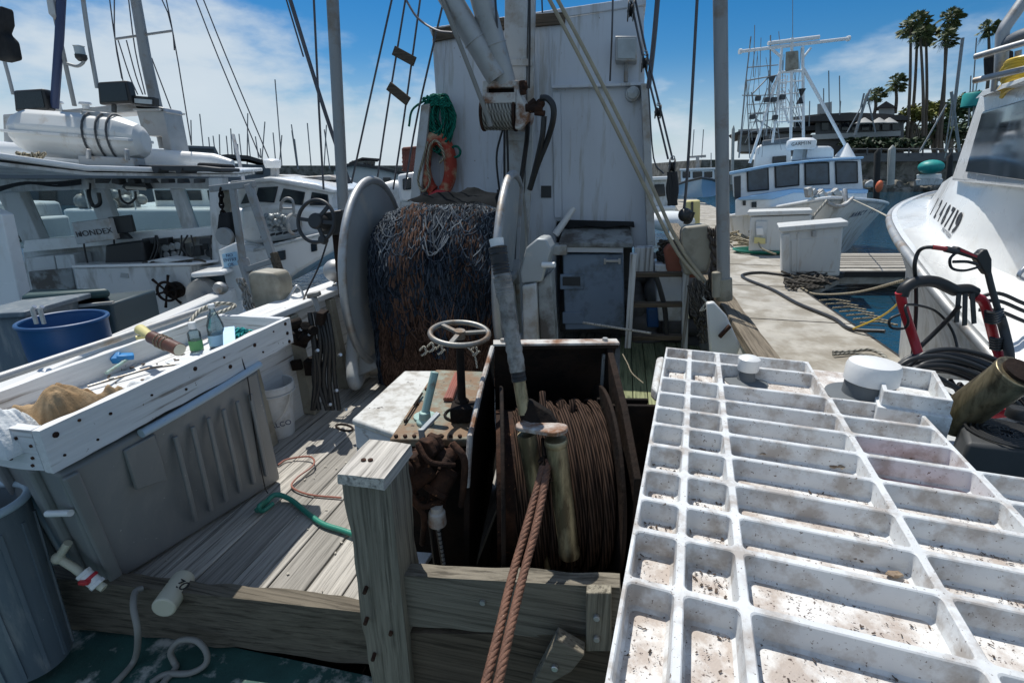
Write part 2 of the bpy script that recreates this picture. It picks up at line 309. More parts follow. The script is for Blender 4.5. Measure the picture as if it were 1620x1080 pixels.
MAT = dict(
    white_wood=wood('painted_wood', (.66, .67, .67), 1, paint=(.15, .12, .09), pamt=.12),
    white_wood_x=wood('painted_wood_cross', (.62, .64, .66), 0, paint=(.15, .12, .09), pamt=.11),
    white_wood_z=wood('painted_wood_upright', (.55, .56, .56), 2, paint=(.12, .10, .08), pamt=.3),
    wall=mat('painted_bulkhead', (.60, .64, .69), .5, 0, .06, 1.6, (2, 2, .5), (.42, .42, .40), .22, 2.2, (5, 5, .5), spk=(.25, .22, .19), samt=.05, sscale=25, bump=.05, bscale=8),
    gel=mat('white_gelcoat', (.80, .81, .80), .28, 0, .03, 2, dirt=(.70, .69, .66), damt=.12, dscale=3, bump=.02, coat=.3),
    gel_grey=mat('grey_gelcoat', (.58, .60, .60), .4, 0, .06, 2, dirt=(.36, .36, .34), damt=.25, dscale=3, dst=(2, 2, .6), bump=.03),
    gel_blue=mat('pale_blue_gelcoat', (.30, .50, .72), .35, 0, .05, 2, bump=.02),
    hull_white=mat('weathered_hull_white', (.66, .67, .65), .35, 0, .07, 1.2, (1, 1, .4), (.42, .38, .30), .22, 1.6, (2, 2, .35), bump=.02),
    grate=mat('white_fibreglass', (.64, .66, .665), .55, 0, .08, 7, dirt=(.40, .37, .34), damt=.30, dscale=10, spk=(.14, .11, .09), samt=.26, sscale=110, bump=.14, bscale=70),
    grate_floor=mat('soiled_white_fibreglass', (.70, .69, .67), .65, 0, .08, 7, dirt=(.44, .38, .335), damt=.40, dscale=13, spk=(.09, .065, .055), samt=.36, sscale=130, bump=.3, bscale=80),
    wood_x=wood('weathered_wood_cross', (.20, .18, .145), 0), curb=wood('dark_shaded_curb_wood', (.155, .135, .105), 0), wood_y=wood('weathered_wood_deck', (.40, .38, .345), 1, island=.25), wood_z=wood('weathered_wood_upright', (.245, .225, .18), 2),  # curb tone: dark wood with its deep shade put into the colour
    wood_top=wood('pale_wood', (.52, .49, .44), 1), wood_dark=wood('dark_weathered_wood', (.12, .095, .07), 0),
    deck_green=mat('worn_green_deck_paint', (.022, .075, .065), .7, 0, .3, 6, dirt=(.50, .50, .46), damt=.16, dscale=7, spk=(.02, .03, .03), samt=.2, bump=.3),
    deck_mossy=wood('mossy_deck_wood', (.25, .27, .15), 1),
    tote=mat('grey_tote_plastic', (.215, .225, .23), .5, 0, .06, 3, dirt=(.245, .25, .25), damt=.28, dscale=4, dst=(3, 3, .7), spk=(.42, .42, .4), samt=.07, sscale=38, bump=.05),
    bin=mat('grey_bin_plastic', (.13, .165, .195), .5, 0, .12, 3, (3, 3, .5), dirt=(.24, .26, .27), damt=.2, dscale=6, dst=(3, 3, .5), spk=(.3, .32, .33), samt=.06, sscale=50, bump=.06), bin_rim=mat('pale_blue_rim_plastic', (.42, .52, .60), .45, 0, .06, bump=.03),
    galv=mat('galvanised_steel', (.40, .41, .41), .5, .55, .12, 7, dirt=(.30, .24, .18), damt=.16, dscale=5, bump=.06),
    galv_dull=mat('painted_steel_pole', (.30, .31, .31), .55, .2, .10, 4, (4, 4, .5), dirt=(.24, .20, .16), damt=.2, dscale=4, bump=.05),
    alu=mat('grey_reel_alloy', (.37, .40, .41), .5, .35, .08, 3, dirt=(.50, .49, .45), damt=.2, dscale=4, bump=.05),
    greywhite=mat('grey_white_paint', (.47, .49, .49), .5, 0, .08, 3, dirt=(.33, .29, .24), damt=.26, dscale=4, spk=(.2, .12, .07), samt=.08, sscale=30, bump=.08),
    rust=mat('rusted_iron', (.075, .036, .022), .85, .2, .5, 14, dirt=(.03, .018, .014), damt=.4, dscale=8, spk=(.24, .11, .05), samt=.2, sscale=40, bump=.6, bscale=50, spec=.25),
    rust_dark=mat('dark_greasy_rust', (.035, .022, .016), .8, .2, .5, 10, dirt=(.012, .010, .009), damt=.45, dscale=5, bump=.5, bscale=40, spec=.2),
    greenrust=mat('flaking_green_paint', (.22, .27, .225), .65, 0, .3, 9, dirt=(.20, .125, .07), damt=.52, dscale=8, spk=(.05, .03, .02), samt=.26, sscale=26, bump=.5, bscale=35),
    teal_iron=mat('dark_teal_painted_iron', (.03, .075, .065), .6, .1, .3, 8, dirt=(.05, .03, .02), damt=.4, dscale=6, bump=.4),
    pale_rust=mat('white_paint_over_rust', (.52, .51, .48), .6, 0, .1, 6, dirt=(.20, .09, .04), damt=.33, dscale=7, spk=(.1, .05, .03), samt=.12, sscale=30, bump=.3),
    greenlever=mat('pale_green_painted_steel', (.30, .44, .40), .5, .1, .1, 8, dirt=(.2, .13, .08), damt=.2, dscale=12, bump=.1),
    brass=mat('tarnished_bronze', (.34, .285, .175), .4, .7, .25, 9, (3, 3, .6), dirt=(.11, .085, .05), damt=.36, dscale=6, dst=(3, 3, .7), bump=.12),
    wirerope=ropemat('rusty_wire_rope', (.055, .032, .023), .15, 6, .14, .85, .1, (.115, .072, .052)),
    wirestrand=mat('rusty_wire_strand', (.165, .082, .053), .7, .2, .35, 30, spk=(.38, .26, .2), samt=.1, sscale=90, bump=.4, bscale=160),
    rope_tan=ropemat('tan_rope', (.42, .37, .27)), rope_pale=ropemat('pale_rope', (.60, .57, .48)), rope_grey=ropemat('grey_rope', (.36, .35, .31)), rope_dark=ropemat('dark_rope', (.11, .10, .085)),
    rope_green=ropemat('green_rope', (.012, .19, .135)), rope_black=mat('black_rigging', (.02, .02, .022), .6, 0, .2), rigging=mat('grey_rigging_wire', (.10, .10, .11), .5, .4, .2, bump=0),
    hose_black=mat('black_rubber_hose', (.018, .019, .02), .42, 0, .2, 8, bump=.05), hose_green=mat('green_garden_hose', (.03, .22, .16), .35, 0, .1), hose_red=mat('faded_red_hose', (.28, .10, .07), .5), hose_yellow=mat('yellow_hose', (.70, .48, .05), .4, 0, .1),
    black=mat('black_plastic', (.02, .021, .022), .45, 0, .15, bump=.05), dark=mat('dark_grey', (.05, .053, .055), .55, 0, .15, bump=.08), charcoal=mat('charcoal_cloth', (.028, .03, .032), .9, 0, .3, 6, bump=.3, spec=.08), line=mat('tan_line', (.36, .32, .235), .8, 0, .15, 12, bump=.2, bscale=200), hose_grey=mat('grey_hose', (.24, .235, .215), .6, 0, .15), tarp=mat('black_tarpaulin', (.016, .018, .020), .95, 0, .4, 6, bump=.2, spec=0.0), lid=mat('scuffed_white_lid', (.58, .58, .55), .6, 0, .06, 5, dirt=(.33, .31, .27), damt=.3, dscale=9, spk=(.05, .045, .04), samt=.18, sscale=22, bump=.15),
    cloth_lit=mat('grey_tarpaulin', (.12, .125, .125), .8, 0, .3, 6, bump=.3), chrome=mat('steel', (.55, .56, .57), .3, .8, .05),
    wheel_grey=mat('worn_grey_steel', (.27, .265, .245), .45, .5, .15, 12, dirt=(.18, .13, .09), damt=.3, dscale=12, bump=.1),
    tape=mat('silver_duct_tape', (.27, .265, .25), .5, .15, .25, 18, (1, 1, 1), dirt=(.10, .09, .08), damt=.35, dscale=14, bump=.5, bscale=55), tape_black=mat('black_tape', (.016, .016, .017), .45, 0, .2, bump=.3),
    barrel=mat('blue_barrel_plastic', (.008, .07, .20), .5, 0, .12, 3, bump=.04), cooler=mat('dark_green_cooler', (.022, .06, .065), .5, 0, .15, 4, bump=.08), cooler_box=mat('cooler_body', (.03, .055, .07), .5, 0, .1, 4, bump=.05),
    door_blue=mat('blue_grey_plastic_door', (.22, .29, .38), .45, 0, .06, 3, dirt=(.13, .16, .19), damt=.25, dscale=4, bump=.04), shelf=mat('grubby_grey_shelf', (.27, .29, .29), .6, 0, .2, 6, dirt=(.09, .08, .07), damt=.35, dscale=5, bump=.2),
    red=mat('red_painted_steel', (.46, .02, .03), .35, 0, .1, bump=.03), life_red=mat('faded_red_canvas', (.36, .045, .022), .75, 0, .2, 5, dirt=(.46, .33, .2), damt=.3, dscale=9, bump=.25), orange=mat('orange_plastic', (.65, .14, .05), .5, 0, .1), orange_dull=mat('faded_orange_tarp', (.30, .10, .06), .7, 0, .3),
    yellow=mat('pale_yellow_plastic', (.62, .55, .24), .5, 0, .05), tan=mat('tan_fender_vinyl', (.33, .31, .25), .55, 0, .12, 4, dirt=(.2, .18, .14), damt=.3, dscale=4, bump=.06),
    blue=mat('blue_plastic', (.02, .20, .48), .4), teal=mat('teal_plastic', (.02, .30, .27), .5, 0, .12), teal_rope=ropemat('turquoise_rope', (.04, .38, .38)),
    towel=mat('tan_towel', (.42, .30, .18), .95, 0, .22, 9, dirt=(.30, .20, .11), damt=.35, dscale=7, bump=.45, bscale=150, spec=.1), rag=mat('white_rag', (.68, .71, .72), .9, 0, .08, 5, bump=.4, bscale=90, spec=.1),
    brown=mat('brown_wrapped_knife', (.11, .045, .025), .4, 0, .3, 14, bump=.2), cream=mat('cream_plastic', (.55, .53, .42), .5, 0, .06), pvc=mat('white_pvc', (.74, .75, .74), .35, 0, .04), pvc_grey=mat('grey_rubber', (.12, .135, .145), .6, 0, .1),
    bottle=glassmat('clear_plastic', (.80, .90, .92), .3, .12, (.6, .75, .78)), label_green=mat('green_label', (.10, .32, .12), .5), bucket=mat('white_bucket_plastic', (.60, .62, .63), .45, 0, .05, 4, dirt=(.42, .40, .36), damt=.25, dscale=5),
    glass=glassmat('tinted_window_glass', (.76, .83, .83), .2), glass_dark=mat('dark_window_glass', (.010, .017, .024), .10, 0, .2, 1.5, bump=0, spec=.5), pane=mat('blue_grey_pane', (.055, .075, .095), .12, 0, .35, 3, bump=0), glass_smoke=glassmat('smoked_glass', (.22, .26, .28), .35),
    concrete=mat('dock_concrete', (.42, .40, .355), .85, 0, .14, 3, dirt=(.27, .245, .20), damt=.42, dscale=2.2, spk=(.25, .23, .2), samt=.24, sscale=60, bump=.25), timber=wood('dock_timber', (.20, .17, .13), 1), timber_pale=wood('dock_boards', (.40, .375, .33), 0),
    dockbox=mat('white_dock_box', (.62, .63, .61), .45, 0, .04, 2, (1, 1, .6), dirt=(.52, .49, .44), damt=.14, dscale=3, dst=(3, 3, .8), bump=.03), fascia=mat('black_dock_fascia', (.02, .018, .016), .7, 0, .4, 5, bump=.3),
    roof=mat('dark_shingle_roof', (.060, .055, .052), .8, 0, .3, 3, (1, 1, 3), bump=.4, bscale=6), bwall=mat('brown_grey_siding', (.14, .135, .13), .8, 0, .2, 2, (.3, .3, 6), bump=.2), bwall_pale=mat('pale_grey_wall', (.40, .40, .38), .8, 0, .08, 2), bwall_white=mat('white_siding', (.60, .60, .58), .7, 0, .06, 2), bgrey=mat('slate_grey_metal_wall', (.125, .14, .155), .6, 0, .1, 2, (8, 1, 1)), 
    rock=mat('riprap_stone', (.19, .175, .15), .9, 0, .4, .9, dirt=(.07, .07, .05), damt=.35, dscale=.8, bump=.8, bscale=3, island=.4), pile=mat('pale_piling', (.42, .42, .38), .8, 0, .1, 2), pile_dark=mat('dark_piling', (.025, .024, .022), .8),
    leaf=mat('dark_green_leaves', (.045, .085, .03), .7, 0, .35, .6, bump=0, island=.5), leaf_y=mat('yellow_green_leaves', (.16, .17, .035), .7, 0, .35, .5, bump=0, island=.4), leaf_d=mat('deep_green_leaves', (.030, .055, .022), .7, 0, .35, .5, bump=0, island=.5), palm=mat('palm_fronds', (.10, .125, .045), .6, 0, .3, .8, bump=0, island=.45), trunk=mat('palm_bark', (.15, .12, .09), .9, 0, .2, 1, (1, 1, 6), bump=.5, bscale=3), branch=mat('grey_branches', (.17, .15, .12), .9, 0, .2, 1),
    letter=mat('black_lettering', (.02, .02, .024), .5, 0, .05, bump=0), letter_blue=mat('dark_blue_lettering', (.03, .05, .12), .5, 0, .05, bump=0), letter_grey=mat('grey_lettering', (.25, .27, .30), .5, 0, .05, bump=0), sign_blue=mat('pale_blue_sign', (.33, .55, .72), .5, 0, .05), letter_red=mat('red_lettering', (.4, .05, .05), .5, bump=0),
    lamp_glass=mat('lamp_glass', (.38, .42, .43), .15, 0, .1, 20, spec=.8, bump=0), lamp_amber=mat('dull_lamp_tube', (.45, .42, .36), .3, 0, .1), shellbit=mat('crab_shell', (.26, .19, .13), .7, 0, .4, 40, dirt=(.4, .32, .22), damt=.35, dscale=30, bump=.4), scrap=mat('dried_scraps', (.085, .06, .045), .85, 0, .4, 30, island=.5),
    blood=mat('stain_pink', (.40, .18, .18), .6), chain=mat('rusty_chain', (.10, .085, .075), .6, .5, .3), basket=mat('red_basket', (.20, .07, .05), .6, 0, .3), chips=mat('shell_chip', (.46, .43, .37), .7, 0, .3, 30), ice=mat('white_lid', (.70, .70, .68), .4, 0, .05),
    net_blue=mat('navy_netting', (.032, .041, .055), .85, 0, .45, 5, bump=0, island=.8, spec=.06), net_pale=mat('faded_lit_netting', (.105, .12, .135), .9, 0, .3, 5, bump=0, island=.7, spec=.05), net_or=mat('rust_orange_netting', (.10, .06, .044), .8, 0, .35, 5, bump=0, island=.6, spec=.06), net_core=mat('net_backing', (.012, .014, .02), .9, 0, .4, 30, bump=.8, bscale=60),
)
def watermat():
    m, t, b = newmat('harbour_water'); N = t.nodes.new; L = t.links.new
    tc = N('ShaderNodeTexCoord'); mp = N('ShaderNodeMapping'); L(tc.outputs['Object'], mp.inputs[0]); mp.inputs['Scale'].default_value = (1, 1.6, 1)
    n = N('ShaderNodeTexNoise'); n.inputs['Scale'].default_value = 2.3; n.inputs['Detail'].default_value = 5; L(mp.outputs[0], n.inputs['Vector'])
    bn = N('ShaderNodeBump'); bn.inputs['Strength'].default_value = .55; bn.inputs['Distance'].default_value = .12; L(n.outputs[0], bn.inputs['Height']); L(bn.outputs[0], b.inputs['Normal'])
    b.inputs['Base Color'].default_value = (.010, .045, .075, 1); b.inputs['Roughness'].default_value = .07; b.inputs['IOR'].default_value = 1.33; return m
MAT['water'] = watermat()
def splotch(name, col, c2, scale, lo_, hi_, rough=.6): # two-tone paint, used on hull antifouling and stained cells
    return mat(name, col, rough, 0, .08, 4, dirt=c2, damt=.5, dscale=scale)
MAT['grate_pink'] = splotch('pink_stained_fibreglass', (.62, .53, .52), (.36, .15, .15), 7, 0, 0)
LABT = 1
# ================================================================ the boat's own frame: u to starboard, v towards the bow
PSI = R(12); BR = V((math.cos(PSI), -math.sin(PSI), 0)); BF = V((math.sin(PSI), math.cos(PSI), 0)); UP = V((0, 0, 1))
def bp(u, v, z): return BR * u + BF * v + UP * z
def bat(px, py, B):                                # pixel onto the athwartships plane v = B
    d = at(px, py, Y=1) - V((0, 0, CAM_H)); return d * (B / d.dot(BF)) + V((0, 0, CAM_H))
def bprism(mb, px, B, dep): return mb.prism([bat(a, b, B) for a, b in px], BF * dep)
def bbox_(mb, x0, y0, x1, y1, B, dep): return bprism(mb, [(x0, y0), (x1, y0), (x1, y1), (x0, y1)], B, dep)
def bpp(l, k=6): return smoothpath([bat(a, b, c) for a, b, c in l], k)
ROTB = Matrix.Rotation(-PSI, 3, 'Z')
# ---------------------------------------------------------------- structure
m = MB(); m.poly([(-1500, -1500, -.95), (1500, -1500, -.95), (1500, 2500, -.95), (-1500, 2500, -.95)]); struct('water', m, MAT['water'])
m = MB()
def plank(u0, u1, v0, v1, z=0, th=.03):
    a = random.uniform(-.003, .003)
    m.hexa([bp(u0, v0, z - th), bp(u1, v0, z - th), bp(u1, v1, z - th), bp(u0, v1, z - th), bp(u0, v0, z + a), bp(u1, v0, z + a), bp(u1, v1, z + a), bp(u0, v1, z + a)])
u = -2.05
while u < -.62: plank(u, u + .148, 1.30, 5.2); u += .155
u = -.66
while u < .05: plank(u, u + .148, 2.28, 5.2); u += .155
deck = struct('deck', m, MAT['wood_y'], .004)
m = MB(); u = .06
while u < .80: plank(u, u + .10, 1.30 if u > .3 else 2.28, 9); u += .106
struct('side_deck', m, MAT['deck_mossy'], .003)
m = MB(); m.hexa([bp(-2.1, 1.2, -.6), bp(.9, 1.2, -.6), bp(.9, 9, -.6), bp(-2.1, 9, -.6), bp(-2.1, 1.2, -.5), bp(.9, 1.2, -.5), bp(.9, 9, -.5), bp(-2.1, 9, -.5)])
m.bounds((-.01, -.01, -.7), (.0, .0, -.65)); struct('hold_floor', m, MAT['rust_dark'])
m = MB(); m.hexa([bp(-2.4, -.6, -.3), bp(1.2, -.6, -.3), bp(1.2, 1.24, -.3), bp(-2.4, 1.24, -.3), bp(-2.4, -.6, -.2), bp(1.2, -.6, -.2), bp(1.2, 1.24, -.2), bp(-2.4, 1.24, -.2)])
struct('lower_deck', m, MAT['deck_green'])
# ---------------------------------------------------------------- curb plank, post, plank wall
def roughbox(m, p, q, w, h, n=24, amp=.006, up=(0, 0, 1)):          # a worn beam: many stations, edges wander
    p, q = V(p), V(q); d = (q - p).normalized(); x = d.cross(V(up)).normalized(); y = x.cross(d).normalized(); rows = []
    for i in range(n + 1):
        c = p.lerp(q, i / n); row = []
        for k, (sx, sy) in enumerate(((-1, -1), (-.2, -1), (.3, -1), (1, -1), (1, -.3), (1, .4), (1, 1), (.3, 1), (-.3, 1), (-1, 1), (-1, .3), (-1, -.4))):
            e = mnoise.noise(V((c.x * 9 + k * 3.1, c.y * 9, c.z * 9))) * amp * (1.6 if abs(sx * sy) == 1 else .6)
            row.append(c + x * sx * (w / 2 + e) + y * sy * (h / 2 + e))
        rows.append(row)
    b = m.quadgrid(rows, closv=True); m.f.append(tuple(b + k for k in range(12))); e = b + n * 12; m.f.append(tuple(e + k for k in range(12)))
m = MB(); a = at(40, 912, Z=.06); b = at(592, 972, Z=.055); d = (b - a).normalized(); off = V((-d.y, d.x, 0)) * .03
roughbox(m, a + off - UP * .115, b + off - UP * .12, .06, .25, 60, .005)
solo('curb_plank', 'long low weathered wooden curb plank running left from the wooden post along the deck edge', 'plank', m, MAT['curb'], smooth=30)
T = thing('wooden_post', 'thick grey weathered square wooden post standing in front of the winch', 'post', (-.44, 1.36, -.2))
m = MB(); P = [V((-.505, 1.305, 0)), V((-.372, 1.268, 0)), V((-.325, 1.40, 0)), V((-.46, 1.44, 0))]
c0 = sum(P, V()) / 4
roughbox(m, V((c0.x + .012, c0.y - .0, -.2)), V((c0.x, c0.y, .70)), .15, .135, 40, .005, up=BF)
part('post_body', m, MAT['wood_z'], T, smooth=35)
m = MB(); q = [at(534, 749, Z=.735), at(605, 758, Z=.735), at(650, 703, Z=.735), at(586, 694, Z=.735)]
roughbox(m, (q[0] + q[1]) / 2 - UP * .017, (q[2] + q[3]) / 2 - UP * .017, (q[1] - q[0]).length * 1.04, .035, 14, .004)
part('cap_board', m, MAT['wood_top'], T, smooth=35)  # cap is paler than the post body
m = MB()
for px, py in ((577, 936), (578, 985), (618, 1002), (590, 1042)):
    a = at(px, py, Y=1.275); m.cyl(a + V((0, .02, 0)), a - V((0, .004, 0)), .007, n=8)
for px, py in ((575, 727), (586, 727)):
    a = at(px, py, Z=.738); m.cyl(a - UP * .01, a + UP * .002, .008, n=8)
part('nail_head', m, MAT['rust'], T)
def planked(px, B, dep, name, label, mt):
    m = MB(); l = (bat(*px[0], B) + bat(*px[3], B)) / 2; r = (bat(*px[1], B) + bat(*px[2], B)) / 2
    h = ((bat(*px[0], B) - bat(*px[3], B)).length + (bat(*px[1], B) - bat(*px[2], B)).length) / 2
    roughbox(m, l + BF * dep / 2, r + BF * dep / 2, dep, h, 40, .003); return solo(name, label, 'plank', m, mt, smooth=30)
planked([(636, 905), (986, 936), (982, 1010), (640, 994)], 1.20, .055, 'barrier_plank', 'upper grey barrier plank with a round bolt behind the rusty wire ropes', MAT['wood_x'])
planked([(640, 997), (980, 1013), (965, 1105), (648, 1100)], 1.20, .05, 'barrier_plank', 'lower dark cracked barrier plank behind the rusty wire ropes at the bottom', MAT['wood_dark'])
T = thing('wooden_cleat', 'short upright wooden block with two bolts joining the barrier planks beside the white grating', 'block', bat(942, 985, 1.17))
m = MB(); bbox_(m, 927, 938, 967, 1030, 1.16, .035); part('block', m, MAT['wood_z'], T, .003)
for py in (974, 1007):
    m = MB(); a = bat(944, py, 1.16); m.cyl(a, a - BF * .012, .0095, n=10); part('bolt', m, MAT['galv'], T, .002)
T = thing('angled_block', 'tilted grey wooden offcut with one bolt at the bottom of the barrier', 'block', bat(885, 1050, 1.14))
m = MB(); bprism(m, [(880, 1010), (925, 1036), (905, 1062), (865, 1085), (840, 1085)], 1.12, .045); part('block', m, MAT['wood_x'], T, .004)
m = MB(); a = bat(878, 1053, 1.12); m.cyl(a, a - BF * .012, .0105, n=12); part('bolt', m, MAT['chrome'], T, .002)
m = MB(); a = bat(764, 951, 1.2); m.cyl(a, a - BF * .008, .009, n=10); solo('bolt', 'small round bolt head on the upper barrier plank left of the wire ropes', 'bolt', m, MAT['galv'])
# ---------------------------------------------------------------- trawl winch
T = thing('trawl_winch', 'rusty trawl winch in a steel frame wound with brown wire rope', 'winch', bp(-.25, 1.9, -.5))
zt = .9
LT, RT = at(782, 547, Z=zt), at(976, 545, Z=zt)                      # back top corners
d = (RT - LT).normalized(); f = V((-d.y, d.x, 0))
m = MB(); m.bar(LT, RT, .05, .016); m.prism([LT - UP * .01, RT - UP * .01, RT + f * .34 - UP * .5, RT + f * .34 - UP * 1.35, LT + f * .34 - UP * 1.35, LT + f * .34 - UP * .5], f * .012); part('back_plate', m, MAT['rust_dark'], T, .002)
m = MB(); m.bar(LT - d * .004 + UP * .012, RT + d * .004 + UP * .012, .055, .010); part('top_bar', m, MAT['pale_rust'], T, .002)
m = MB()
for t in (.07, .9):
    a = LT.lerp(RT, t) + UP * .017; m.cyl(a, a + UP * .012, .011, n=6)
part('top_bolt', m, MAT['galv'], T)
# side plates, cut away towards the front
def sideplate(top, dirn, th, z1, y1):
    m = MB(); A = top; F = -f
    m.prism([A, A + F * .30 + UP * -.13, A + F * .52 + UP * -.28, A + F * .56 + UP * -.62, A + F * .56 - UP * 1.35, A - UP * 1.35], d * th); return m
fe = [at(783, 549, Y=2.07), at(767, 604, Y=1.86), at(748, 690, Y=1.60), at(743, 770, Y=1.54), at(742, 930, Y=1.52)]; be = [V((fe[0].x - .005, 2.09, p.z)) for p in fe]; be[-1].y = 2.4
m = MB(); m.quadgrid([fe, be, [p - d * .02 for p in be], [p - d * .02 for p in fe]], closu=True); part('side_plate', m, MAT['rust_dark'], T)
m = MB(); m.tube([p - d * .01 for p in fe[:4]], .011, 8); part('lit_plate_edge', m, MAT['pale_rust'], T)  # pale strip stands for the sunlit front edge of the plate
part('side_plate', sideplate(RT + d * -.045, 1, .024, 0, 0), MAT['rust_dark'], T, .003)
m = MB(); a = at(957, 565, Z=zt - .06) ; m.bar(a, a - UP * .14, .025, .02); m.cyl(a + UP * .015, a - UP * .01, .014, n=8); part('latch_pin', m, MAT['galv'], T, .003)
cc = LT.lerp(RT, .5) - f * .20 + UP * (-.50) - d * .045; wd_ = (RT - LT).length
m = MB(); m.cyl(cc - d * wd_ * .40, cc + d * wd_ * .40, .285, n=48); part('drum', m, MAT['rust'], T)
nturn = 19; m = MB()
for k in range(nturn):
    t = (k - (nturn - 1) / 2) * wd_ * .68 / nturn
    rr = .305 + .012 * math.sin(k * 1.9) - (.03 if k < 2 else 0); c = cc + d * (t + .03) + d * random.uniform(-.002, .002)
    m.torus(c, d, rr, .0125, 72, 8, x0=UP)
cz = part('wire_coil', m, MAT['wirerope'], T, smooth=60)
m = MB()
for t in (-.37, .42): m.cyl(cc + d * wd_ * t, cc + d * (wd_ * t + .014), .38, n=56)
part('drum_flange', m, MAT['rust_dark'], T, .004)
m = MB()
for px, py, Y_, r_ in ((985, 630, 1.80, .03), (1000, 640, 1.72, .02)):
    a = at(px, py, Y=Y_); m.bar(a, a - UP * .95 - d * .03, .018, .20, up=d)
part('outer_guard', m, MAT['rust_dark'], T, .004)
# loose turns standing over the coil
m = MB(); m.tube(pp([(903, 668, 1.70), (906, 645, 1.72), (905, 633, 1.74)]), .0125, 10); m.tube(pp([(893, 668, 1.70), (889, 650, 1.72), (888, 635, 1.75)]), .0125, 10); part('loose_turn', m, MAT['wirerope'], T)
# ---------------------------------------------------------------- fairlead with bronze rollers and taped lever
T = thing('roller_fairlead', 'bronze fairlead of two upright rollers hung on a taped lever before the wire coil', 'fairlead', (.15, 1.45, .14))
a, b = at(879, 694, Y=1.40), at(901, 878, Y=1.38); ax = (b - a).normalized()
m = MB(); L_ = (b - a).length
m.lathe([(0, 0), (.034, 0), (.0365, .005), (.0365, .018), (.0335, .022), (.0335, .028), (.0335, L_ - .03), (.036, L_ - .026), (.036, L_ - .006), (.034, L_), (.026, L_), (.024, L_ - .006), (0, L_ - .006)], a, ax, 32); part('roller', m, MAT['brass'], T, smooth=50)
a2, b2 = at(833, 686, Y=1.46), at(861, 866, Y=1.44); ax2 = (b2 - a2).normalized(); L2 = (b2 - a2).length
m = MB(); m.lathe([(0, 0), (.030, 0), (.031, .01), (.030, .12), (.026, L2 * .55), (.025, L2 - .02), (.021, L2), (.012, L2 + .018), (.011, L2 + .085), (0, L2 + .088)], a2, ax2, 28); part('roller', m, MAT['brass'], T, smooth=50)
m = MB(); q1, q2 = at(834, 678, Y=1.46), at(879, 685, Y=1.40); e = (q2 - q1).normalized(); g = UP.cross(e).normalized(); g.normalize(); pl = []
for k in range(28):
    t = 2 * math.pi * k / 28; cxx = q2 if math.cos(t) > 0 else q1; pl.append(cxx + e * .036 * math.cos(t) * 1.05 + (UP.cross(e)).normalized() * .038 * math.sin(t) + UP * .004)
m.prism(pl, UP * .016); part('top_plate', m, MAT['pale_rust'], T, .004)
m = MB(); h0 = at(826, 650, Y=1.50); h1 = at(880, 684, Y=1.42)
m.prism([h0 + V((-.02, 0, .02)), h0 + V((.03, 0, .035)), h0.lerp(h1, .6) + V((.03, 0, .035)), h1 + V((.015, 0, .012)), h1 + V((.0, 0, -.008)), h0.lerp(h1, .5) + V((-.02, 0, -.012)), h0 + V((0, 0, -.05))], V((0, .03, 0))); part('hook_plate', m, MAT['rust_dark'], T, .006)
LV = [at(830, 655, Y=1.50), at(785, 378, Y=1.66)]
def lv(t): return LV[0].lerp(LV[1], t)
def lvt(t0, t1, r0, r1, name, mt, lump=0):
    m = MB(); n = 26
    m.tube([lv(t0 + (t1 - t0) * k / n) for k in range(n + 1)], 1, 20, rf=lambda t: r0 + (r1 - r0) * t + lump * math.sin(t * 60) * .5 + lump * mnoise.noise(V((t * 14, r0 * 50, 1)))); part(name, m, mt, T, smooth=50)
lvt(0, .235, .021, .021, 'lever_shaft', MAT['brass']); lvt(.19, .25, .0245, .024, 'black_tape_wrap', MAT['tape_black'], .001); lvt(.245, .80, .0255, .028, 'silver_tape_wrap', MAT['tape'], .0025)
lvt(.67, .79, .0295, .031, 'pale_tape_wrap', MAT['tape'], .002); lvt(.79, .955, .027, .030, 'grip', MAT['tape_black'], .002); lvt(.95, 1.0, .022, .024, 'end_cap', MAT['pvc'])
# ---------------------------------------------------------------- pair of twisted wire ropes
def twisted(pts, r, strands, pitch, mt):
    m = MB(); P = smoothpath(pts, 26); L_ = 0; rows = [[] for _ in range(strands)]; x = None
    for i, p in enumerate(P):
        dd = (P[min(i + 1, len(P) - 1)] - P[max(i - 1, 0)]).normalized()
        if i: L_ += (p - P[i - 1]).length
        if x is None: x, _ = frame(dd)
        x = (x - dd * x.dot(dd)).normalized(); y = dd.cross(x)
        for s in range(strands):
            t = 2 * math.pi * (L_ / pitch + s / strands); rows[s].append(p + (x * math.cos(t) + y * math.sin(t)) * r * .52)
    for s in range(strands): m.tube(rows[s], r * .56, 8)
    return m
r0 = at(862, 728, Y=1.40)
m = twisted([r0, at(838, 815, Y=1.265), at(812, 905, Y=1.12), at(790, 995, Y=.97), at(765, 1095, Y=.84)], .0115, 5, .085, None); solo('wire_rope', 'left of two thick rusty twisted wire ropes leading over the barrier plank', 'wire rope', m, MAT['wirestrand'], smooth=60)
m = twisted([r0 + V((.012, 0, 0)), at(852, 815, Y=1.25), at(829, 905, Y=1.11), at(807, 995, Y=.96), at(785, 1095, Y=.83)], .0115, 5, .085, None); solo('wire_rope', 'right of two thick rusty twisted wire ropes leading over the barrier plank', 'wire rope', m, MAT['wirestrand'], smooth=60)
m = MB(); m.tube(pp([(858, 620, 1.62), (860, 680, 1.50), (864, 735, 1.40)]), .012, 10); a = at(862, 738, Y=1.395); m.bar(a + V((-.012, 0, .03)), a + V((.02, -.01, -.04)), .03, .02); solo('wire_end', 'rusty wire end and clamp between the two bronze rollers', 'wire rope', m, MAT['wirerope'], .003)
